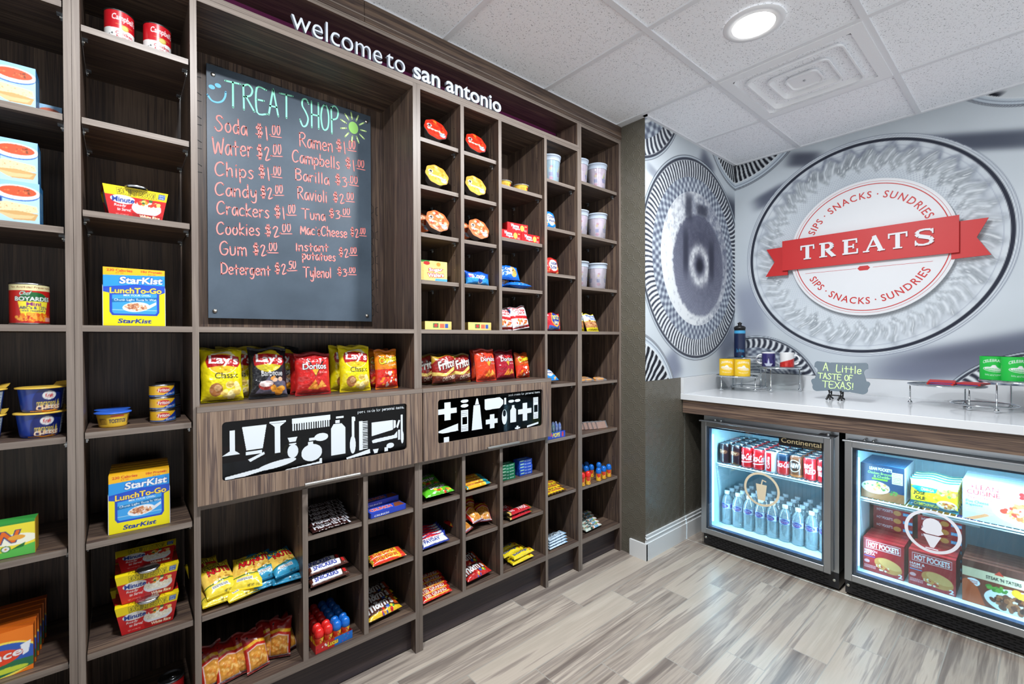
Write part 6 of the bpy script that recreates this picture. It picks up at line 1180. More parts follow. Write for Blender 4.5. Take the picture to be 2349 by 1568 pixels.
# ---------------- goods on the shelves ----------------
OR = ['front', 'second', 'third', 'fourth', 'fifth', 'sixth', 'seventh', 'eighth', 'ninth', 'tenth', 'eleventh', 'twelfth']
NTH = ['leftmost'] + OR[1:]
def stock_left():
    z = 1.898
    put('cracker', 'blue cracker box alone on the second shelf of the leftmost bay', 'cracker box', (-.245, .03, z), group='blue cracker boxes'); put('cracker_s', 'tiny soup-picture box tucked behind the blue cracker box', 'box', (-.150, .125, z))
    put('cracker', 'lower blue cracker box of the stacked pair', 'cracker box', (-.240, .03, 1.599), group='blue cracker boxes'); put('cracker', 'upper blue cracker box of the stacked pair', 'cracker box', (-.243, .034, 1.7065), (0, 0, 1), group='blue cracker boxes')
    put('chef', 'red pasta can with a yellow label in the leftmost bay', 'can', (-.186, .068, 1.339), (0, 0, 18))
    g = 'blue macaroni cups'
    put('kraft', 'lower macaroni cup of the right-hand stack in the leftmost bay', 'cup', (-.169, .075, 1.042), (0, 0, 22), g); put('kraft', 'upper macaroni cup of the right-hand stack in the leftmost bay', 'cup', (-.166, .078, 1.1085), (0, 0, 24), g)
    put('kraft', 'lower macaroni cup at the left picture edge', 'cup', (-.282, .075, 1.042), (0, 0, 10), g); put('kraft', 'upper macaroni cup at the left picture edge', 'cup', (-.280, .077, 1.1085), (0, 0, 6), g)
    put('gain', 'green and yellow detergent box in the leftmost bay', 'detergent box', (-.252, .032, .744), (0, 0, -2))
    for i in range(6): put('bounce', ('front orange dryer sheet box of the row on the lowest shelf', 'orange dryer sheet box %s in the row on the lowest shelf' % OR[i])[i > 0], 'dryer sheet box', (-.243+.002*i, .035+.031*i, .440), (-3, 0, 1), 'orange dryer sheet boxes')
    put('soup', 'left red and white soup can on the upper shelf', 'can', (.0, .085, 2.148), (0, 0, 22), 'red and white soup cans'); put('soup', 'right red and white soup can on the upper shelf', 'can', (.088, .085, 2.148), (0, 0, 20), 'red and white soup cans')
    g = 'white rice bowl cartons'
    put('rice', 'red and yellow rice bowl carton alone on an upper shelf', 'carton', (.034, .045, 1.651), (0, 0, 3), g)
    put('star', 'yellow and blue tuna kit box alone on the eye-level shelf', 'box', (.029, .03, 1.339), (0, 0, 0), 'tuna kit boxes')
    put('tost', 'front blue-lidded yellow dip cup', 'cup', (-.022, .085, 1.048), (0, 0, 14), 'yellow dip cups'); put('tost', 'blue-lidded yellow dip cup half hidden behind another', 'cup', (-.024, .165, 1.048), (0, 0, 0), 'yellow dip cups')
    for i, q in enumerate(('bottom', 'middle', 'top')): put('dip', '%s dip can of the gold and blue stack of three' % q, 'can', (.094-.001*i, .085+.002*i, 1.0475+.0382*i), (0, 0, 18+3*i), 'gold and blue dip cans')
    put('blackdip', 'dark dip can behind the gold and blue stack, lower', 'can', (.112, .16, 1.0475), (0, 0, 0), 'dark dip cans'); put('blackdip', 'dark dip can behind the gold and blue stack, middle', 'can', (.112, .16, 1.0857), (0, 0, 0), 'dark dip cans'); put('blackdip', 'dark dip can behind the gold and blue stack, topmost', 'can', (.111, .161, 1.1239), (0, 0, 0), 'dark dip cans')
    for i in range(5): put('star', ('front tuna kit box of the row of five', '%s tuna kit box from the front in the row of five' % OR[i])[i > 0], 'box', (.036+.001*i, .033+.034*i, .746), (-2, 0, -1.5), 'tuna kit boxes')
    put('rice', 'bottom front rice bowl carton of the pile', 'carton', (.052, .046, .444), (0, 0, -1), g); put('rice', 'middle rice bowl carton standing on the bottom one of the pile', 'carton', (.053, .050, .5318), (0, 0, 0), g)
    put('rice', 'rice bowl carton lying face up on top of the pile', 'carton', (.052, .062, .6215), (-74, 0, -1), g); put('rice', 'rice bowl carton in the dark behind the pile', 'carton', (.040, .182, .444), (0, 0, 1), g)
    put('redcan', 'can with a ring-pull lid at the bottom picture edge', 'can', (.108, .085, .172), (0, 0, 30))
stock_left()
def stock_chips():
    z = 1.0935; g = 'chip bags on the left drawer shelf'
    for k, x, y, rx, rz, lb in (('lays', .249, .065, -9, 3, 'front yellow potato chip bag at the left end of the row'), ('lays', .300, .135, -4, -3, 'yellow potato chip bag hidden behind the first yellow one'), ('laysd', .385, .068, -10, -2, 'black barbecue potato chip bag'), ('lays', .400, .150, -2, 4, 'yellow potato chip bag behind the black one'), ('laysd', .452, .150, -5, 4, 'black potato chip bag in the shade behind the red corn chips'), ('dor', .532, .060, -7, -1, 'front red corn chip bag'), ('dor', .528, .110, -5, -2, 'second red corn chip bag right behind the front one'), ('dor', .560, .165, -3, 5, 'dim red corn chip bag at the back of its pile'), ('lays', .690, .062, -8, -2, 'front yellow potato chip bag right of the red bags'), ('lays', .672, .125, -4, 3, 'yellow potato chip bag just behind the right-hand yellow one'), ('lays', .720, .17, -4, 3, 'dim yellow potato chip bag at the back, right side'), ('chee', .822, .066, -6, 2, 'front orange cheese puff bag'), ('chee', .812, .130, -4, -4, 'orange cheese puff bag behind the front one')):
        put(k, lb+', left drawer shelf', 'chip bag', (x, y, z), (rx, 0, rz), g)
    g = 'chip bags on the right drawer shelf'
    for k, x, y, rx, rz, lb in (('frit', 1.092, .062, -6, -4, 'front brown and gold corn chip bag'), ('frit', 1.195, .082, -8, 2, 'second brown and gold corn chip bag'), ('frit', 1.035, .12, -3, -14, 'brown and gold corn chip bag turned away at the left'), ('frit', 1.10, .15, 4, 8, 'brown and gold corn chip bag peeping out at the back'), ('purple', 1.27, .14, -6, 4, 'purple chip bag mostly hidden between gold and orange bags'), ('dorn', 1.330, .060, -10, 4, 'front orange-red corn chip bag'), ('dorn', 1.345, .115, -5, -6, 'orange-red corn chip bag behind the front one'), ('dorc', 1.465, .078, -9, 3, 'front crimson corn chip bag'), ('dorc', 1.45, .135, -5, -3, 'crimson corn chip bag behind the front one'), ('hot', 1.588, .085, -9, 5, 'orange and red hot cheese puff bag at the right end')):
        put(k, lb+', right drawer shelf', 'chip bag', (x, y, z), (rx, 0, rz), g)
stock_chips()
def stock_cubbies():
    bays = {3: 1.045, 4: 1.263, 5: 1.52, 6: 1.80, 7: 2.127}
    for k, x, z, n in (('bowlr', 1.052, 2.143, 'red noodle bowl, upper left cubby'), ('bowlr', 1.268, 2.143, 'red noodle bowl, second cubby of the top row'), ('bowly', 1.057, 1.945, 'yellow noodle bowl in the first column'), ('bowly', 1.266, 1.945, 'yellow noodle bowl in the second column'), ('bowlo', 1.058, 1.745, 'front orange noodle bowl in the first column'), ('bowlo', 1.282, 1.745, 'front orange noodle bowl in the second column')):
        put(k, n+' leaning with its lid forward', 'noodle bowl', (x, .092, z+.0515), (66, 0, -4), 'noodle bowls leaning in the cubbies')
    for x, n in ((1.006, 'first'), (1.226, 'second')): put('bowlo', 'orange noodle bowl behind the front one in the %s column' % n, 'noodle bowl', (x, .155, 1.745+.0515), (66, 0, -4), 'noodle bowls leaning in the cubbies')
    put('queso', 'left yellow dip cup in the third column', 'cup', (1.462, .085, 2.0415), (0, 0, 10), 'small yellow dip cups'); put('queso', 'right yellow dip cup in the third column', 'cup', (1.568, .075, 2.0415), (0, 0, 6), 'small yellow dip cups')
    g = 'red sandwich cracker packs'
    put('redp', 'lower left red cracker pack', 'cracker pack', (1.462, .03, 1.789), (0, 0, 0), g); put('redp', 'lower right red cracker pack', 'cracker pack', (1.594, .03, 1.789), (0, 0, 1), g); put('redp', 'red cracker pack lying across the two lower ones', 'cracker pack', (1.508, .032, 1.8315), (0, 0, -3), g)
    put('tubb', 'blue cotton candy tub', 'tub', (1.797, .095, 2.139), (0, 0, 10))
    for r, z in enumerate((2.186, 1.890, 1.593)):
        q = ('top', 'middle', 'lower')[r]; put('tubp', 'left pink cotton candy tub of the %s pair' % q, 'tub', (2.050, .11, z), (0, 0, 8+6*r), 'pink cotton candy tubs'); put('tubp', 'right pink cotton candy tub of the %s pair' % q, 'tub', (2.192, .085, z), (0, 0, -10+8*r), 'pink cotton candy tubs')
    put('munch', 'blue mini cookie bag in the fourth column', 'cookie bag', (1.777, .075, 1.887), (-12, 0, 4)); put('nutter', 'red peanut cookie bag in the fourth column', 'cookie bag', (1.795, .075, 1.645), (-12, 0, 4)); put('ritz', 'red cheese cracker bag in the fourth column', 'cracker bag', (1.800, .07, 1.339), (-8, 0, 4))
    put('ritz', 'red cheese cracker bag behind another in the fourth column', 'cracker bag', (1.790, .125, 1.339), (-5, 0, 2))
    put('waf', 'yellow sugar wafer pack standing upright', 'wafer pack', (1.032, .04, 1.548), (0, 0, -4), 'yellow sugar wafer packs'); put('waf', 'yellow sugar wafer pack half hidden behind the upright one', 'wafer pack', (1.05, .09, 1.548), (0, 0, -4), 'yellow sugar wafer packs')
    put('wafl', 'yellow sugar wafer pack lying flat in the first column', 'wafer pack', (1.055, .045, 1.339), (0, 0, -3), 'yellow sugar wafer packs'); put('wafl', 'yellow sugar wafer pack lying flat in the second column', 'wafer pack', (1.280, .045, 1.339), (0, 0, -3), 'yellow sugar wafer packs')
    put('oreo', 'small dark blue sandwich cookie pack in the second column', 'cookie pack', (1.272, .05, 1.548), (-8, 0, 0)); put('ahoy', 'blue cookie pack lying under the upright one', 'cookie pack', (1.535, .035, 1.567), (-90, 0, -4), 'blue chocolate chip cookie packs'); put('ahoy', 'blue cookie pack propped up on the lying one', 'cookie pack', (1.50, .085, 1.588), (-22, 0, 0), 'blue chocolate chip cookie packs')
    put('ahoy', 'blue cookie pack at the left side behind the propped one', 'cookie pack', (1.468, .12, 1.547), (-8, 0, 6), 'blue chocolate chip cookie packs')
    put('cj', 'left red and white popcorn bag', 'popcorn bag', (1.455, .075, 1.339), (-14, 0, -4), 'red and white popcorn bags'); put('cj', 'right red and white popcorn bag overlapping the left one', 'popcorn bag', (1.555, .060, 1.339), (-12, -8, 3), 'red and white popcorn bags')
    put('nut', 'front blue, white and yellow nut bag', 'nut bag', (2.130, .065, 1.339), (-22, 0, 4), 'blue and yellow nut bags'); put('nut', 'blue and yellow nut bag at the left behind the front one', 'nut bag', (2.035, .105, 1.339), (-8, 0, -6), 'blue and yellow nut bags')
    # narrow bays right of the drawer
    put('munch', 'blue and green snack bag lying beside the drawer', 'snack bag', (1.760, .05, 1.072), (-60, 0, -6)); 
    put('ptray', 'blue cardboard tray holding the push pops', 'tray', (1.765, .016, .764), (0, 0, 0))
    for i, (dx, dy, k) in enumerate(((-.055, .02, 'popr'), (-.03, .02, 'popr'), (-.005, .02, 'popg'), (.02, .02, 'popb'), (.045, .02, 'popb'), (-.042, .055, 'popb'), (-.01, .055, 'popg'), (.03, .055, 'popb'), (.052, .055, 'popb'))): put(k, '%s of the push pops in the blue tray, counted from the left front' % ('first', 'second', 'third', 'fourth', 'fifth', 'sixth', 'seventh', 'eighth', 'ninth')[i], 'push pop', (1.765+dx, .016+dy, .7652), (0, 0, 0), 'push pops in the blue tray')
    for i, (x, y, rz) in enumerate(((2.165, .055, -6), (2.075, .07, 4), (2.12, .13, -4), (2.02, .07, 10))): put('oval', '%s wrapped oval cookie from the right on its shelf' % ('first', 'second', 'third', 'fourth')[i], 'wrapped cookie', (x, y, 1.047), (14, 0, rz), 'wrapped oval cookies')
    for i, x in enumerate((2.20, 2.175, 2.150, 2.125, 2.100, 2.015)): put('wafc', '%s from the right of the wrapped brown wafers' % ('first', 'second', 'third', 'fourth', 'fifth', 'sixth')[i], 'wafer', (x, .05+.012*i, .7555), (-26, 0, -6), 'wrapped brown wafers')
    for i in range(3): put('good', ('front yellow chocolate bar in the fourth column', 'middle yellow chocolate bar in the fourth column', 'back yellow chocolate bar in the fourth column')[i], 'chocolate bar', (1.775+.012*i, .02+.042*i, .4705+.006*i), (-84, 0, 2), 'yellow chocolate bars')
    for i in range(4): put('ccr', '%s pale blue chocolate bar of the stack on the bottom shelf' % ('lowest', 'second lowest', 'second highest', 'highest')[i], 'chocolate bar', (1.788+.004*i, .022+.006*i, .179+.0122*i), (-90, 0, 2+i), 'pale blue chocolate bars')
    put('ccr', 'pale blue chocolate bar at the back of the bottom shelf', 'chocolate bar', (1.80, .085, .19), (-84, 0, 4), 'pale blue chocolate bars')
    for i, (x, y) in enumerate(((1.990, .03), (2.035, .026), (1.992, .075))): put('lucr', 'red-capped candy shaker %s' % ('at the left front of the small group', 'right front of its trio', 'at the back of its trio')[i], 'candy shaker', (x, y, .459), (0, 0, 0), 'red-capped candy shakers')
    for i, (x, y) in enumerate(((2.135, .03), (2.19, .036), (2.245, .040), (2.112, .105), (2.160, .105), (2.232, .105), (2.08, .15), (2.13, .16), (2.185, .165))): put('lucb', 'blue-capped candy shaker %s' % ('at the left of the front row', 'in the middle of the front row', 'at the right of the front row', 'at the left of the second row', 'in the middle of the second row', 'at the right of the second row', 'at the left of the back row', 'in the middle of the back row', 'at the right of the back row')[i], 'candy shaker', (x, y, .459), (0, 0, 0), 'blue-capped candy shakers in the tower')
    for i in range(5): put('sour', '%s white and green candy pack from the front on the lowest shelf' % ('first', 'second', 'third', 'fourth', 'fifth')[i], 'candy pack', (2.10+.018*i, .035+.034*i, .184+.004*i), (-82, 0, 3), 'white and green candy packs')
    # cubbies under the drawers
    z = .603
    put('skit', 'front bright green sour candy bag', 'candy bag', (1.050, .022, z+.018), (-80, 0, 2), 'green candy bags'); put('skit', 'green candy bag in the shade behind the front one', 'candy bag', (1.045, .115, z+.020), (-68, 0, 0), 'green candy bags')
    for i in range(5): put('payd', '%s blue and white candy bar in the first column' % ('front upright', 'second', 'third', 'fourth', 'back')[i], 'candy bar', (1.025+.006*i, .045+.026*i, .403), (-24, 0, 3), 'blue and white candy bars')
    put('payd', 'blue and white candy bar lying in front of the upright ones', 'candy bar', (1.022, .016, .4145), (-70, 0, 3), 'blue and white candy bars')
    for i in range(5): put('grand', '%s red caramel candy bar on the bottom shelf' % ('front', 'second', 'third', 'fourth', 'back')[i], 'candy bar', (1.03+.007*i, .018+.034*i, .184+.003*i), (-82, 0, 3-i), 'red caramel candy bars')
    for i in range(4): put('teal', '%s orange and teal candy bar in the second column' % ('front', 'second', 'third', 'back')[i], 'candy bar', (1.252+.008*i, .018+.034*i, z+.0125+.002*i), (-84, 0, 4), 'orange and teal candy bars')
    for i, (x, y, zz, rx, ry, rz) in enumerate(((1.205, .03, .42, -76, 0, 24), (1.262, .035, .438, -66, 0, 14), (1.312, .055, .425, -62, 0, -22), (1.235, .10, .432, -56, 0, 8), (1.29, .13, .42, -38, 0, -10))): put('pnut', 'orange-red peanut bag %s in the second column' % ('lying at the front left', 'lying front and centre', 'lying at the right', 'behind the front left one', 'standing at the back')[i], 'peanut bag', (x, y, zz), (rx, ry, rz), 'peanut bags under the right drawer')
    put('mmr', 'front dark brown and red chocolate candy bag', 'candy bag', (1.262, .025, .190), (-78, 0, 5), 'dark brown candy bags'); put('mmr', 'dark brown and red candy bag behind the front one', 'candy bag', (1.268, .105, .198), (-70, 0, 4), 'dark brown candy bags')
    for i in range(5):
        q = ('bottom', 'second', 'middle', 'fourth', 'top')[i]; put('gumg', '%s pack of the green gum stack' % q, 'gum pack', (1.442, .035+.001*i, z+.0152*i), (0, 0, -3+i % 2*2), 'green gum packs'); put('gumb', '%s pack of the blue gum stack' % q, 'gum pack', (1.566, .04+.001*i, z+.0152*i), (0, 0, 2-i % 3*2), 'blue gum packs')
    for i, (x, y, zz) in enumerate(((1.512, .016, .4135), (1.512, .018, .4335), (1.53, .062, .4135), (1.47, .115, .4135))): put('twix', '%s red and gold candy bar of its group' % ('bottom front', 'top front', 'middle', 'back')[i], 'candy bar', (x, y, zz), (-86, 0, 5), 'red and gold candy bars')
    for i, (x, y, zz, rz) in enumerate(((1.525, .016, .184, 3), (1.535, .020, .207, 5), (1.53, .062, .186, 5), (1.505, .066, .2095, 8), (1.55, .108, .188, 6), (1.51, .114, .2095, 2))): put('bfing', '%s yellow peanut butter candy bar' % ('bottom front', 'top front', 'bottom middle', 'top middle', 'bottom back', 'top back')[i], 'candy bar', (x, y, zz), (-84, 0, rz), 'yellow peanut butter candy bars')
    # left of the cubbies, under the chalkboard drawer
    for i, (x, y, zz, rx, rz) in enumerate(((.245, .04, .474, -64, 10), (.305, .030, .474, -66, -14), (.232, .022, .4525, -86, 4), (.300, .016, .4525, -84, 14), (.215, .10, .470, -60, 8))): put('corny', 'yellow corn snack bag %s' % ('on top at the left', 'on top, right of the other', 'flat underneath at the left', 'flat underneath at the right', 'at the back near the post')[i], 'snack bag', (x, y, zz), (rx, 0, rz), 'yellow corn snack bags')
    for i, (x, y, zz, rx, rz) in enumerate(((.372, .042, .480, -66, 8), (.440, .03, .480, -68, 12), (.365, .03, .4525, -86, 6), (.432, .022, .4525, -86, -4))): put('cornb', 'blue corn snack bag %s' % ('on top at the left', 'on top at the right', 'flat underneath at the left', 'flat underneath at the right')[i], 'snack bag', (x, y, zz), (rx, 0, rz), 'blue corn snack bags')
    for i, (x, y, rx, rz) in enumerate(((.222, .062, -30, 12), (.262, .055, -34, 10), (.305, .062, -26, -8), (.345, .050, -24, 14), (.385, .085, -26, -6), (.412, .070, -18, -24), (.446, .080, -34, 16))): put('pnut', '%s orange-red peanut bag of the row on the bottom shelf' % NTH[i], 'peanut bag', (x, y, .178), (rx, 0, rz), 'peanut bags on the bottom shelf')
    for i in range(6): put('hersh', '%s dark brown chocolate bar from the front in the middle cubby' % ('first', 'second', 'third', 'fourth', 'fifth', 'sixth')[i], 'chocolate bar', (.582+.006*i, .012+.035*i, .6095+.0035*i), (-84, 0, 6-i), 'dark brown chocolate bars')
    for i, (x, y, zz) in enumerate(((.575, .014, .416), (.562, .05, .416), (.575, .030, .442), (.566, .066, .442), (.57, .10, .430))): put('snick', '%s brown and white candy bar in the middle cubby' % ('bottom front', 'bottom middle', 'top front', 'top middle', 'back')[i], 'candy bar', (x, y, zz), (-72, 0, 5), 'brown and white candy bars')
    put('ltray', 'cardboard tray holding red and blue capped candy shakers', 'tray', (.585, .010, .1718), (0, 0, 3))
    for r in range(6):
        for c in range(4):
            x = .537+.0325*c+.003*(r % 2)-.0008*r; y = .032+.033*r+.0017*c
            put('lucr' if c < 2 else 'lucb', '%s-capped candy shaker in the tray, %s row, %s column' % (('red', 'blue')[c > 1], OR[r], ('left', 'right')[c % 2]), 'candy shaker', (x, y, .1732), (0, 0, 0), ('red-capped candy shakers in the tray', 'blue-capped candy shakers in the tray')[c > 1])
    put('crunch', 'front blue chocolate box in the right cubby', 'chocolate box', (.802, .012, .6035), (0, 0, 4), 'blue chocolate boxes'); put('crunch', 'blue chocolate box behind the front one', 'chocolate box', (.805, .068, .6035), (0, 0, 3), 'blue chocolate boxes'); put('crunch', 'blue chocolate box on top at the back', 'chocolate box', (.800, .072, .6242), (0, 0, 5), 'blue chocolate boxes')
    put('starb', 'front yellow and red fruit chew pack', 'candy pack', (.806, .012, .415), (-80, 0, 2), 'fruit chew packs'); put('starb', 'yellow and red fruit chew pack behind the front one', 'candy pack', (.808, .048, .417), (-78, 0, 3), 'fruit chew packs')
    for i in range(3): put('mmy', '%s brown and yellow chocolate candy bag' % ('front', 'middle', 'back')[i], 'candy bag', (.800+.008*i, .036+.056*i, .190+.004*i), (-76, 0, 6), 'brown and yellow candy bags')
stock_cubbies()
def drawers():
    zz = .8065
    for k, x, y, lb in (('dr_red', .305, .03, 'red and silver box behind the left drawer window'), ('dr_blk', .455, .04, 'black box with yellow lettering behind the left drawer window'), ('dr_blu', .612, .04, 'left blue box behind the left drawer window'), ('dr_blu', .735, .05, 'right blue box behind the left drawer window'), ('dr_blu', 1.52, .09, 'blue box behind the right drawer window'), ('dr_blk', 1.15, .10, 'black box behind the right drawer window')): put(k, lb, 'box', (x, y, zz))
    S = (226, 234, 240)
    def pane(d, x0, x1, marks, tx):
        wd, ht = x1-x0, .186; bg = (1, 2, 3); c = Cv(wd, ht, bg, .0012); sx = lambda a: a; 
        marks(c); c.text('peek inside for', *tx[0], S, .0); c.text('personal items.', *tx[1], S, .025)
        g = c.a.reshape(c.ny, 2, c.nx, 2, 3); keep = (np.abs(g-np.array(bg)).sum(-1) > 20).mean((1, 3)) > .5
        p = PM(); nx, ny = c.nx, c.ny; a = np.linspace(0, 1, nx+1); b = np.linspace(0, 1, ny+1); V = np.zeros((ny+1, nx+1, 3)); V[..., 0] = x0+a[None]*wd; V[..., 1] = -.0108; V[..., 2] = .854+b[:, None]*ht
        F = grid_faces(ny+1, nx+1)[keep.ravel()]; us, F2 = np.unique(F, return_inverse=True); p.add(V.reshape(-1, 3)[us], F2.reshape(-1, 4), np.array(S, float), 'print_paper'); p.build('white_silhouettes', d)
    W1 = .634; px = lambda u: (u-240)/1595
    def m1(c):
        def r(x0, y0, x1, y1): c.rect(px(x0), 1-y1/500, px(x1), 1-y0/500, S)
        def e(cx, cy, rx, ry, rot=0): c.ell(px(cx), 1-cy/500, rx/1595, ry/500, S, rot)
        def q(*P): c.poly([(px(a), 1-b/500) for a, b in P], S)
        r(295, 80, 330, 260); q((240, 290), (365, 290), (330, 255), (295, 255)); 
        q((380, 60), (560, 60), (530, 270), (410, 270)); r(405, 280, 525, 310); q((420, 350), (540, 300), (545, 322), (440, 372))
        r(580, 40, 710, 58); r(620, 60, 665, 330); q((590, 62), (700, 62), (665, 90), (620, 90)); r(755, 35, 1080, 85)
        for i in range(16): r(760+i*20, 85, 772+i*20, 150)
        q((720, 205), (800, 205), (785, 250), (735, 250)); r(733, 262, 790, 275); e(762, 335, 44, 62)
        e(918, 375, 88, 80); r(885, 270, 930, 300); e(1000, 240, 60, 38); r(895, 235, 950, 262)
        q((1085, 175), (1110, 130), (1180, 130), (1215, 175), (1215, 435), (1085, 435)); r(1125, 95, 1165, 125); r(1130, 60, 1200, 82)
        r(1275, 80, 1300, 300); e(1285, 360, 28, 90); r(1300, 85, 1310, 125); r(1345, 135, 1380, 430)
        for i in range(17): r(1380, 140+i*17, 1430, 150+i*17)
        r(1470, 160, 1685, 300) if 0 else q((1470, 165), (1690, 165), (1690, 268), (1470, 305)); q((1695, 165), (1720, 175), (1720, 245), (1695, 260)); q((1725, 240), (1750, 170), (1768, 178), (1742, 262))
        q((1470, 350), (1500, 340), (1700, 325), (1735, 290), (1735, 360), (1480, 380)); r(1745, 275, 1765, 385); r(1775, 120, 1795, 330); e(1790, 360, 16, 70)
        q((1480, 440), (1540, 440), (1525, 485), (1495, 485)); e(1660, 430, 40, 28); r(1600, 440, 1635, 485)
        e(640, 430, 150, 30, 8); q((260, 470), (500, 440), (640, 405), (640, 450), (400, 490), (260, 495)); q((1220, 480), (1450, 430), (1455, 475), (1230, 497)); q((700, 492), (980, 470), (985, 440), (1005, 440), (1005, 490), (700, 499))
    pane(DRAW1, .234, .868, m1, ((.685, .87, .83, .955), (.838, .87, .985, .955)))
    qx = lambda u: (u-275)/1138
    def m2(c):
        def r(x0, y0, x1, y1): c.rect(qx(x0), 1-y1/470, qx(x1), 1-y0/470, S)
        def e(cx, cy, rx, ry, rot=0): c.ell(qx(cx), 1-cy/470, rx/1138, ry/470, S, rot)
        def q(*P): c.poly([(qx(a), 1-b/470) for a, b in P], S)
        r(340, 40, 400, 235); r(282, 105, 457, 165); e(535, 45, 38, 20); e(535, 98, 38, 20); r(498, 145, 570, 385); c.rect(qx(512), 1-305/470, qx(558), 1-225/470, (1, 2, 3))
        q((625, 105), (690, 105), (715, 390), (605, 390)); q((640, 100), (655, 30), (668, 30), (682, 100)); q((740, 50), (905, 45), (945, 85), (945, 130), (905, 175), (755, 180), (740, 160)); r(955, 60, 978, 140)
        r(795, 235, 845, 400); r(752, 290, 882, 345); e(958, 290, 30, 90); c.ell(qx(958), 1-245/470, 18/1138, 40/470, (1, 2, 3)); q((1025, 220), (1045, 190), (1045, 160), (1075, 160), (1075, 190), (1095, 220), (1095, 370), (1025, 370))
        e(1038, 110, 34, 18); e(1112, 110, 34, 18); r(1172, 150, 1230, 375); r(1117, 225, 1283, 285); r(1307, 95, 1370, 370); c.rect(qx(1316), 1-285/470, qx(1362), 1-195/470, (1, 2, 3))
        for z in (110, 130, 150, 310, 330, 350): 
            for k in range(4): c.rect(qx(1314+k*14), 1-(z+6)/470, qx(1320+k*14), 1-z/470, (1, 2, 3))
        for z in (160, 180, 200, 325, 345, 362):
            for k in range(4): c.rect(qx(508+k*15), 1-(z+6)/470, qx(515+k*15), 1-z/470, (1, 2, 3))
        q((285, 340), (330, 325), (470, 285), (472, 365), (330, 372), (285, 358)); r(335, 415, 385, 470); q((1225, 440), (1370, 415), (1372, 440), (1225, 465)); r(1098, 420, 1120, 465); r(1080, 440, 1140, 460)
    pane(DRAW2, 1.012, 1.628, m2, ((.64, .88, .81, .965), (.82, .88, .985, .965)))
drawers()
def cooler_stock():
    z = .5165; row = ['dark', 'dark', 'coke', 'coke', 'diet', 'zero', 'root', 'big', 'big']; nm = dict(dark='dark maroon', coke='red', diet='silver', zero='red with a dark top', root='brown', big='deep red')
    for r in range(5):
        for i in range(9):
            k = row[i]; put('c_'+k, '%s soda can, %s row, %s from left on the cooler shelf' % (nm[k], OR[r], ('first',)[0] if i == 0 else OR[i]), 'soda can', (2.878+.0675*r, -.379-.0665*i, z), (0, 0, -90+(i*37 % 24)-12+r*9), 'soda cans on the cooler shelf')
    for r in range(4):
        for i in range(9): put('bottle', 'water bottle, %s row, %s from the left on the cooler floor' % (OR[r], 'first' if i == 0 else OR[i]), 'water bottle', (2.905+.068*r, -.378-.0665*i, .1268), (0, 0, -90+(i*53 % 30)-15), 'water bottles on the cooler floor')
    z = .1268
    for r in range(4): 
        put('hp1', '%s red frozen snack box of the left row on the freezer floor' % OR[r], 'frozen food box', (2.842+.043*r, -1.168, z), (0, 0, -90), 'red boxes, left row'); put('hp2', '%s red frozen snack box of the right row on the freezer floor' % OR[r], 'frozen food box', (2.842+.043*r, -1.345, z), (0, 0, -90), 'red boxes, right row')
    for i in range(7):
        zz = z+.0405*i; q = ('lowest', 'second', 'third', 'fourth', 'fifth', 'sixth', 'topmost')[i]
        put('hpl', '%s red box lying in the left stack behind the standing ones' % q, 'frozen food box', (3.03, -1.172, zz), (0, 0, -90), 'flat red boxes, left stack'); put('hpl', '%s red box lying in the right stack behind the standing ones' % q, 'frozen food box', (3.03, -1.350, zz), (0, 0, -90), 'flat red boxes, right stack')
    put('traybox', 'grey and yellow dinner carton on the left flat stack', 'frozen food box', (3.02, -1.180, z+.2845), (0, 0, -90)); put('traybox2', 'grey and orange dinner carton on the right flat stack', 'frozen food box', (3.02, -1.390, z+.2845), (0, 0, -90))
    for r in range(6): put('st', '%s brown steak dinner box of the row' % OR[r], 'frozen food box', (2.842+.036*r, -1.569, z), (0, 0, -90), 'brown steak dinner boxes')
    z = .4925
    for r in range(7): put('lp', '%s dark blue meal box of the row on the freezer shelf' % OR[r], 'frozen food box', (2.85+.034*r, -1.163, z), (0, 0, -90), 'dark blue meal boxes')
    for r in range(4): put('jose', '%s yellow and teal burrito bag of the row on the freezer shelf' % OR[r], 'frozen food bag', (2.878+.05*r, -1.346, z), (-10, 0, -90), 'yellow burrito bags')
    for r in range(6): put('lc', '%s pale blue pasta meal box of the row on the freezer shelf' % OR[r], 'frozen food box', (2.85+.038*r, -1.566, z), (0, 0, -90), 'pale blue pasta boxes')
cooler_stock()
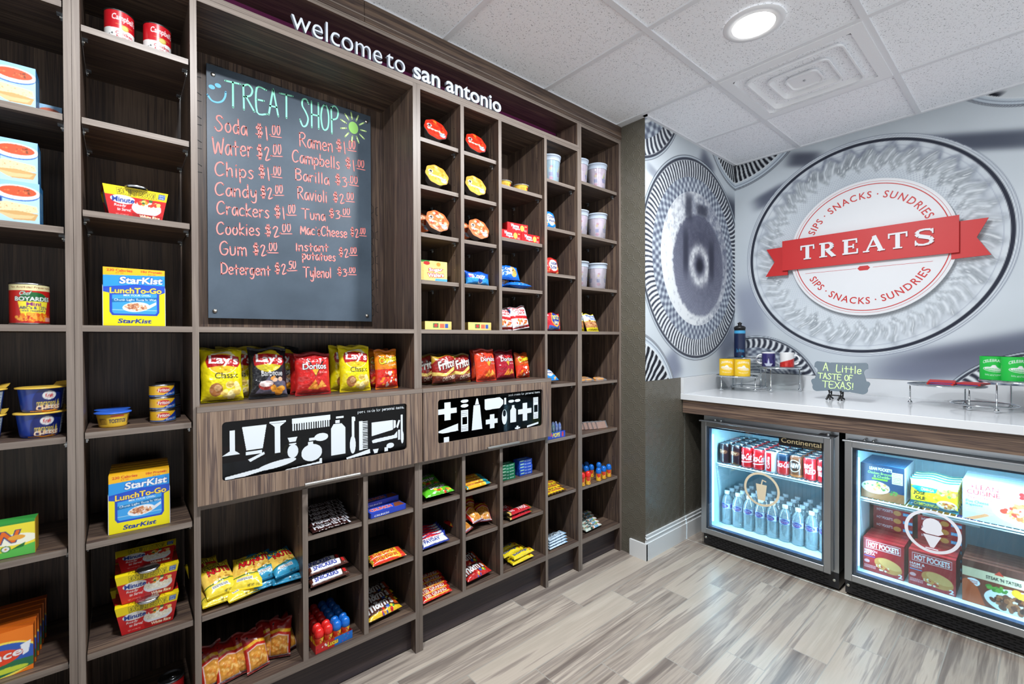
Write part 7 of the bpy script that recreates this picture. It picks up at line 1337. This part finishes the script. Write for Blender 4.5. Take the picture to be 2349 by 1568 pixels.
# ---------------- display on the counter ----------------
def riser(label, base, discs):
    zc = .9434; t = thing('display_stand', label, 'display stand', (base[0], base[1], zc)); off = (base[0], base[1], zc)
    m = MB(); n = 48; zb = .024; r = base[2]
    m.tube([(base[0]+r*math.cos(2*math.pi*i/n), base[1]+r*math.sin(2*math.pi*i/n), zc+zb) for i in range(n)], .004, 'chrome', 8, True); m.build('base_ring', t, off)
    for cx, cy, z, rd in discs:
        m = MB(); m.lathe([(rd-.004, z-.0075), (rd, z-.006), (rd, z-.0006), (rd-.004, z)], 'chrome', (cx, cy, 0), 56, cap0=False, cap1=False); m.build('rim', t, off)
        m = MB(); m.lathe([(0, z-.004), (rd-.003, z-.004), (rd-.003, z-.0005), (0, z-.0005)], 'acrylic', (cx, cy, 0), 56, cap0=False, cap1=False); m.build('shelf_disc', t, off)
        for k in range(3):
            a = math.atan2(cy-base[1], cx-base[0])+(k-1)*2.09; x, y = cx+(rd-.012)*math.cos(a), cy+(rd-.012)*math.sin(a)
            m = MB(); inner = math.hypot(x-base[0], y-base[1]) < r+.02
            if not inner: m.lathe([(0, .0)]+[(.0105*math.sin(R(v)), .0105-.0105*math.cos(R(v))) for v in (30, 60, 90, 120, 150)]+[(.0035, .0205), (.003, z-.007-zc)], 'chrome', (x, y, zc), 14, cap0=False)
            else:
                q = math.atan2(y-base[1], x-base[0]); x, y = base[0]+r*math.cos(q), base[1]+r*math.sin(q)
                m.lathe([(0, .0)]+[(.0105*math.sin(R(v)), .0105-.0105*math.cos(R(v))) for v in (30, 60, 90, 120, 150)]+[(.0035, .0205), (.003, z-.007-zc)], 'chrome', (x, y, zc), 14, cap0=False)
            m.build('leg', t, off)
    return t
def counter_goods():
    riser('three-tier chrome display stand with clear discs at the corner end', (3.25, -.37, .11), [(3.165, -.325, 1.046, .13), (3.335, -.525, 1.104, .135), (3.345, -.305, 1.160, .115)])
    put('slvy', 'left yellow drink sleeve on the lowest disc', 'drink sleeve', (3.10, -.290, 1.0464), (0, 0, -70), 'yellow drink sleeves'); put('slvy', 'right yellow drink sleeve on the lowest disc', 'drink sleeve', (3.11, -.386, 1.0464), (0, 0, -56), 'yellow drink sleeves')
    put('sport', 'dark blue sports bottle with a black cap on the tallest disc', 'bottle', (3.35, -.268, 1.1604), (0, 0, -60)); put('mug1', 'white mug with a dark blue star panel, handle to the left', 'mug', (3.34, -.462, 1.1044), (0, 0, -70)); put('mug2', 'white mug with a red panel, handle to the right', 'mug', (3.34, -.575, 1.1044), (0, 0, -66))
    # mug prints face the room: turn the cups' handles instead
    riser('chrome display stand with clear discs at the right picture edge', (3.22, -1.49, .12), [(3.2, -1.355, 1.056, .15), (3.2, -1.63, 1.092, .16)])
    for i, (x, y, z, rz) in enumerate(((3.13, -1.34, 1.0565, -92), (3.13, -1.345, 1.0648, -86), (3.2, -1.43, 1.0565, -100))): put('redpk', ('lower red souvenir pack on the low disc', 'upper red souvenir pack on the low disc', 'red souvenir pack at the back of the low disc')[i], 'souvenir pack', (x, y, z), (0, 0, rz), 'red souvenir packs')
    for i, (x, y) in enumerate(((3.20, -1.523), (3.16, -1.594), (3.19, -1.70))): put('slvg', 'green drink sleeve, %s on the right-hand stand' % ('leftmost', 'middle', 'rightmost')[i], 'drink sleeve', (x, y, 1.0924), (0, 0, (-88, -62, -66)[i]), 'green drink sleeves')
    # scalloped slate sign on an easel
    t = thing('slate_sign', 'small scalloped slate sign with green handwriting about a taste of Texas', 'sign', (3.05, -.935, .9434), R(-90)); W_, Hh = .252, .175
    L = []
    def arc(cx, cy, r, a0, a1, n=6): return [(cx+r*math.cos(R(a0+(a1-a0)*k/n)), cy+r*math.sin(R(a0+(a1-a0)*k/n))) for k in range(n+1)]
    w2, h2 = W_/2, Hh/2
    L = arc(w2-.02, h2-.02, .02, 60, 20)+arc(w2+.004, .03, .022, 100, 200)[::1]+arc(w2-.002, -.03, .014, 100, -20)[::1]+arc(w2-.02, -h2+.024, .024, 20, -90)+arc(.05, -h2-.004, .012, 60, 120)+arc(-.05, -h2-.004, .012, 60, 120)+arc(-w2+.02, -h2+.024, .024, 270, 160)+arc(-w2+.002, -.03, .014, 200, 80)+arc(-w2-.004, .03, .022, -20, 80)+arc(-w2+.02, h2-.02, .02, 160, 110)+arc(-.05, h2+.004, .012, 240, 300)+arc(.05, h2+.004, .012, 240, 300)
    k = len(L); zb = .132; tl = R(10); F = lambda u, v, w_=0: (u, .0+(v+h2)*math.sin(tl)-w_, zb+v*math.cos(tl))
    m = MB(); m.add([F(a, b, 0) for a, b in L]+[F(a, b, .005) for a, b in L], [tuple(range(k-1, -1, -1)), tuple(range(k, 2*k))]+[(i, (i+1) % k, k+(i+1) % k, k+i) for i in range(k)], 'slate'); b = m.build('plate', t)
    m = MB(); G = lambda u, v: F(u, v, .0056)
    for s, a, c, hh in (('A  Little', (-.082, .035), (.098, .022), .04), ('TASTE OF', (-.105, -.012), (.06, -.018), .03), ('TEXAS!', (-.082, -.062), (.066, -.066), .036)): write(m, s, a, c, hh, .0042, 'chalk_lime', G)
    m.build('green_writing', b)
    m = MB()
    for x in (-.045, .01):
        m.tube([(x-.008, -.030, .0045), (x, -.016, .03), (x+.004, -.014, .044), (x, -.016, .058)], .0052, 'rubber_black', 8); m.tube([(x+.008, -.022, .0045), (x, -.012, .03)], .005, 'rubber_black', 8); m.tube([(x, -.012, .03), (x, .06, .0045)], .0045, 'rubber_black', 8); m.tube([(x, .03, .02), (x, .05, .13)], .004, 'rubber_black', 8)
    m.tube([(-.045, -.012, .03), (.01, -.012, .03)], .004, 'rubber_black', 8); m.build('easel', t)
plain('slate', (92, 106, 116), .5)
counter_goods()
# prototypes double as the first copy of every kind, so nothing is left over
bpy.context.view_layer.update()
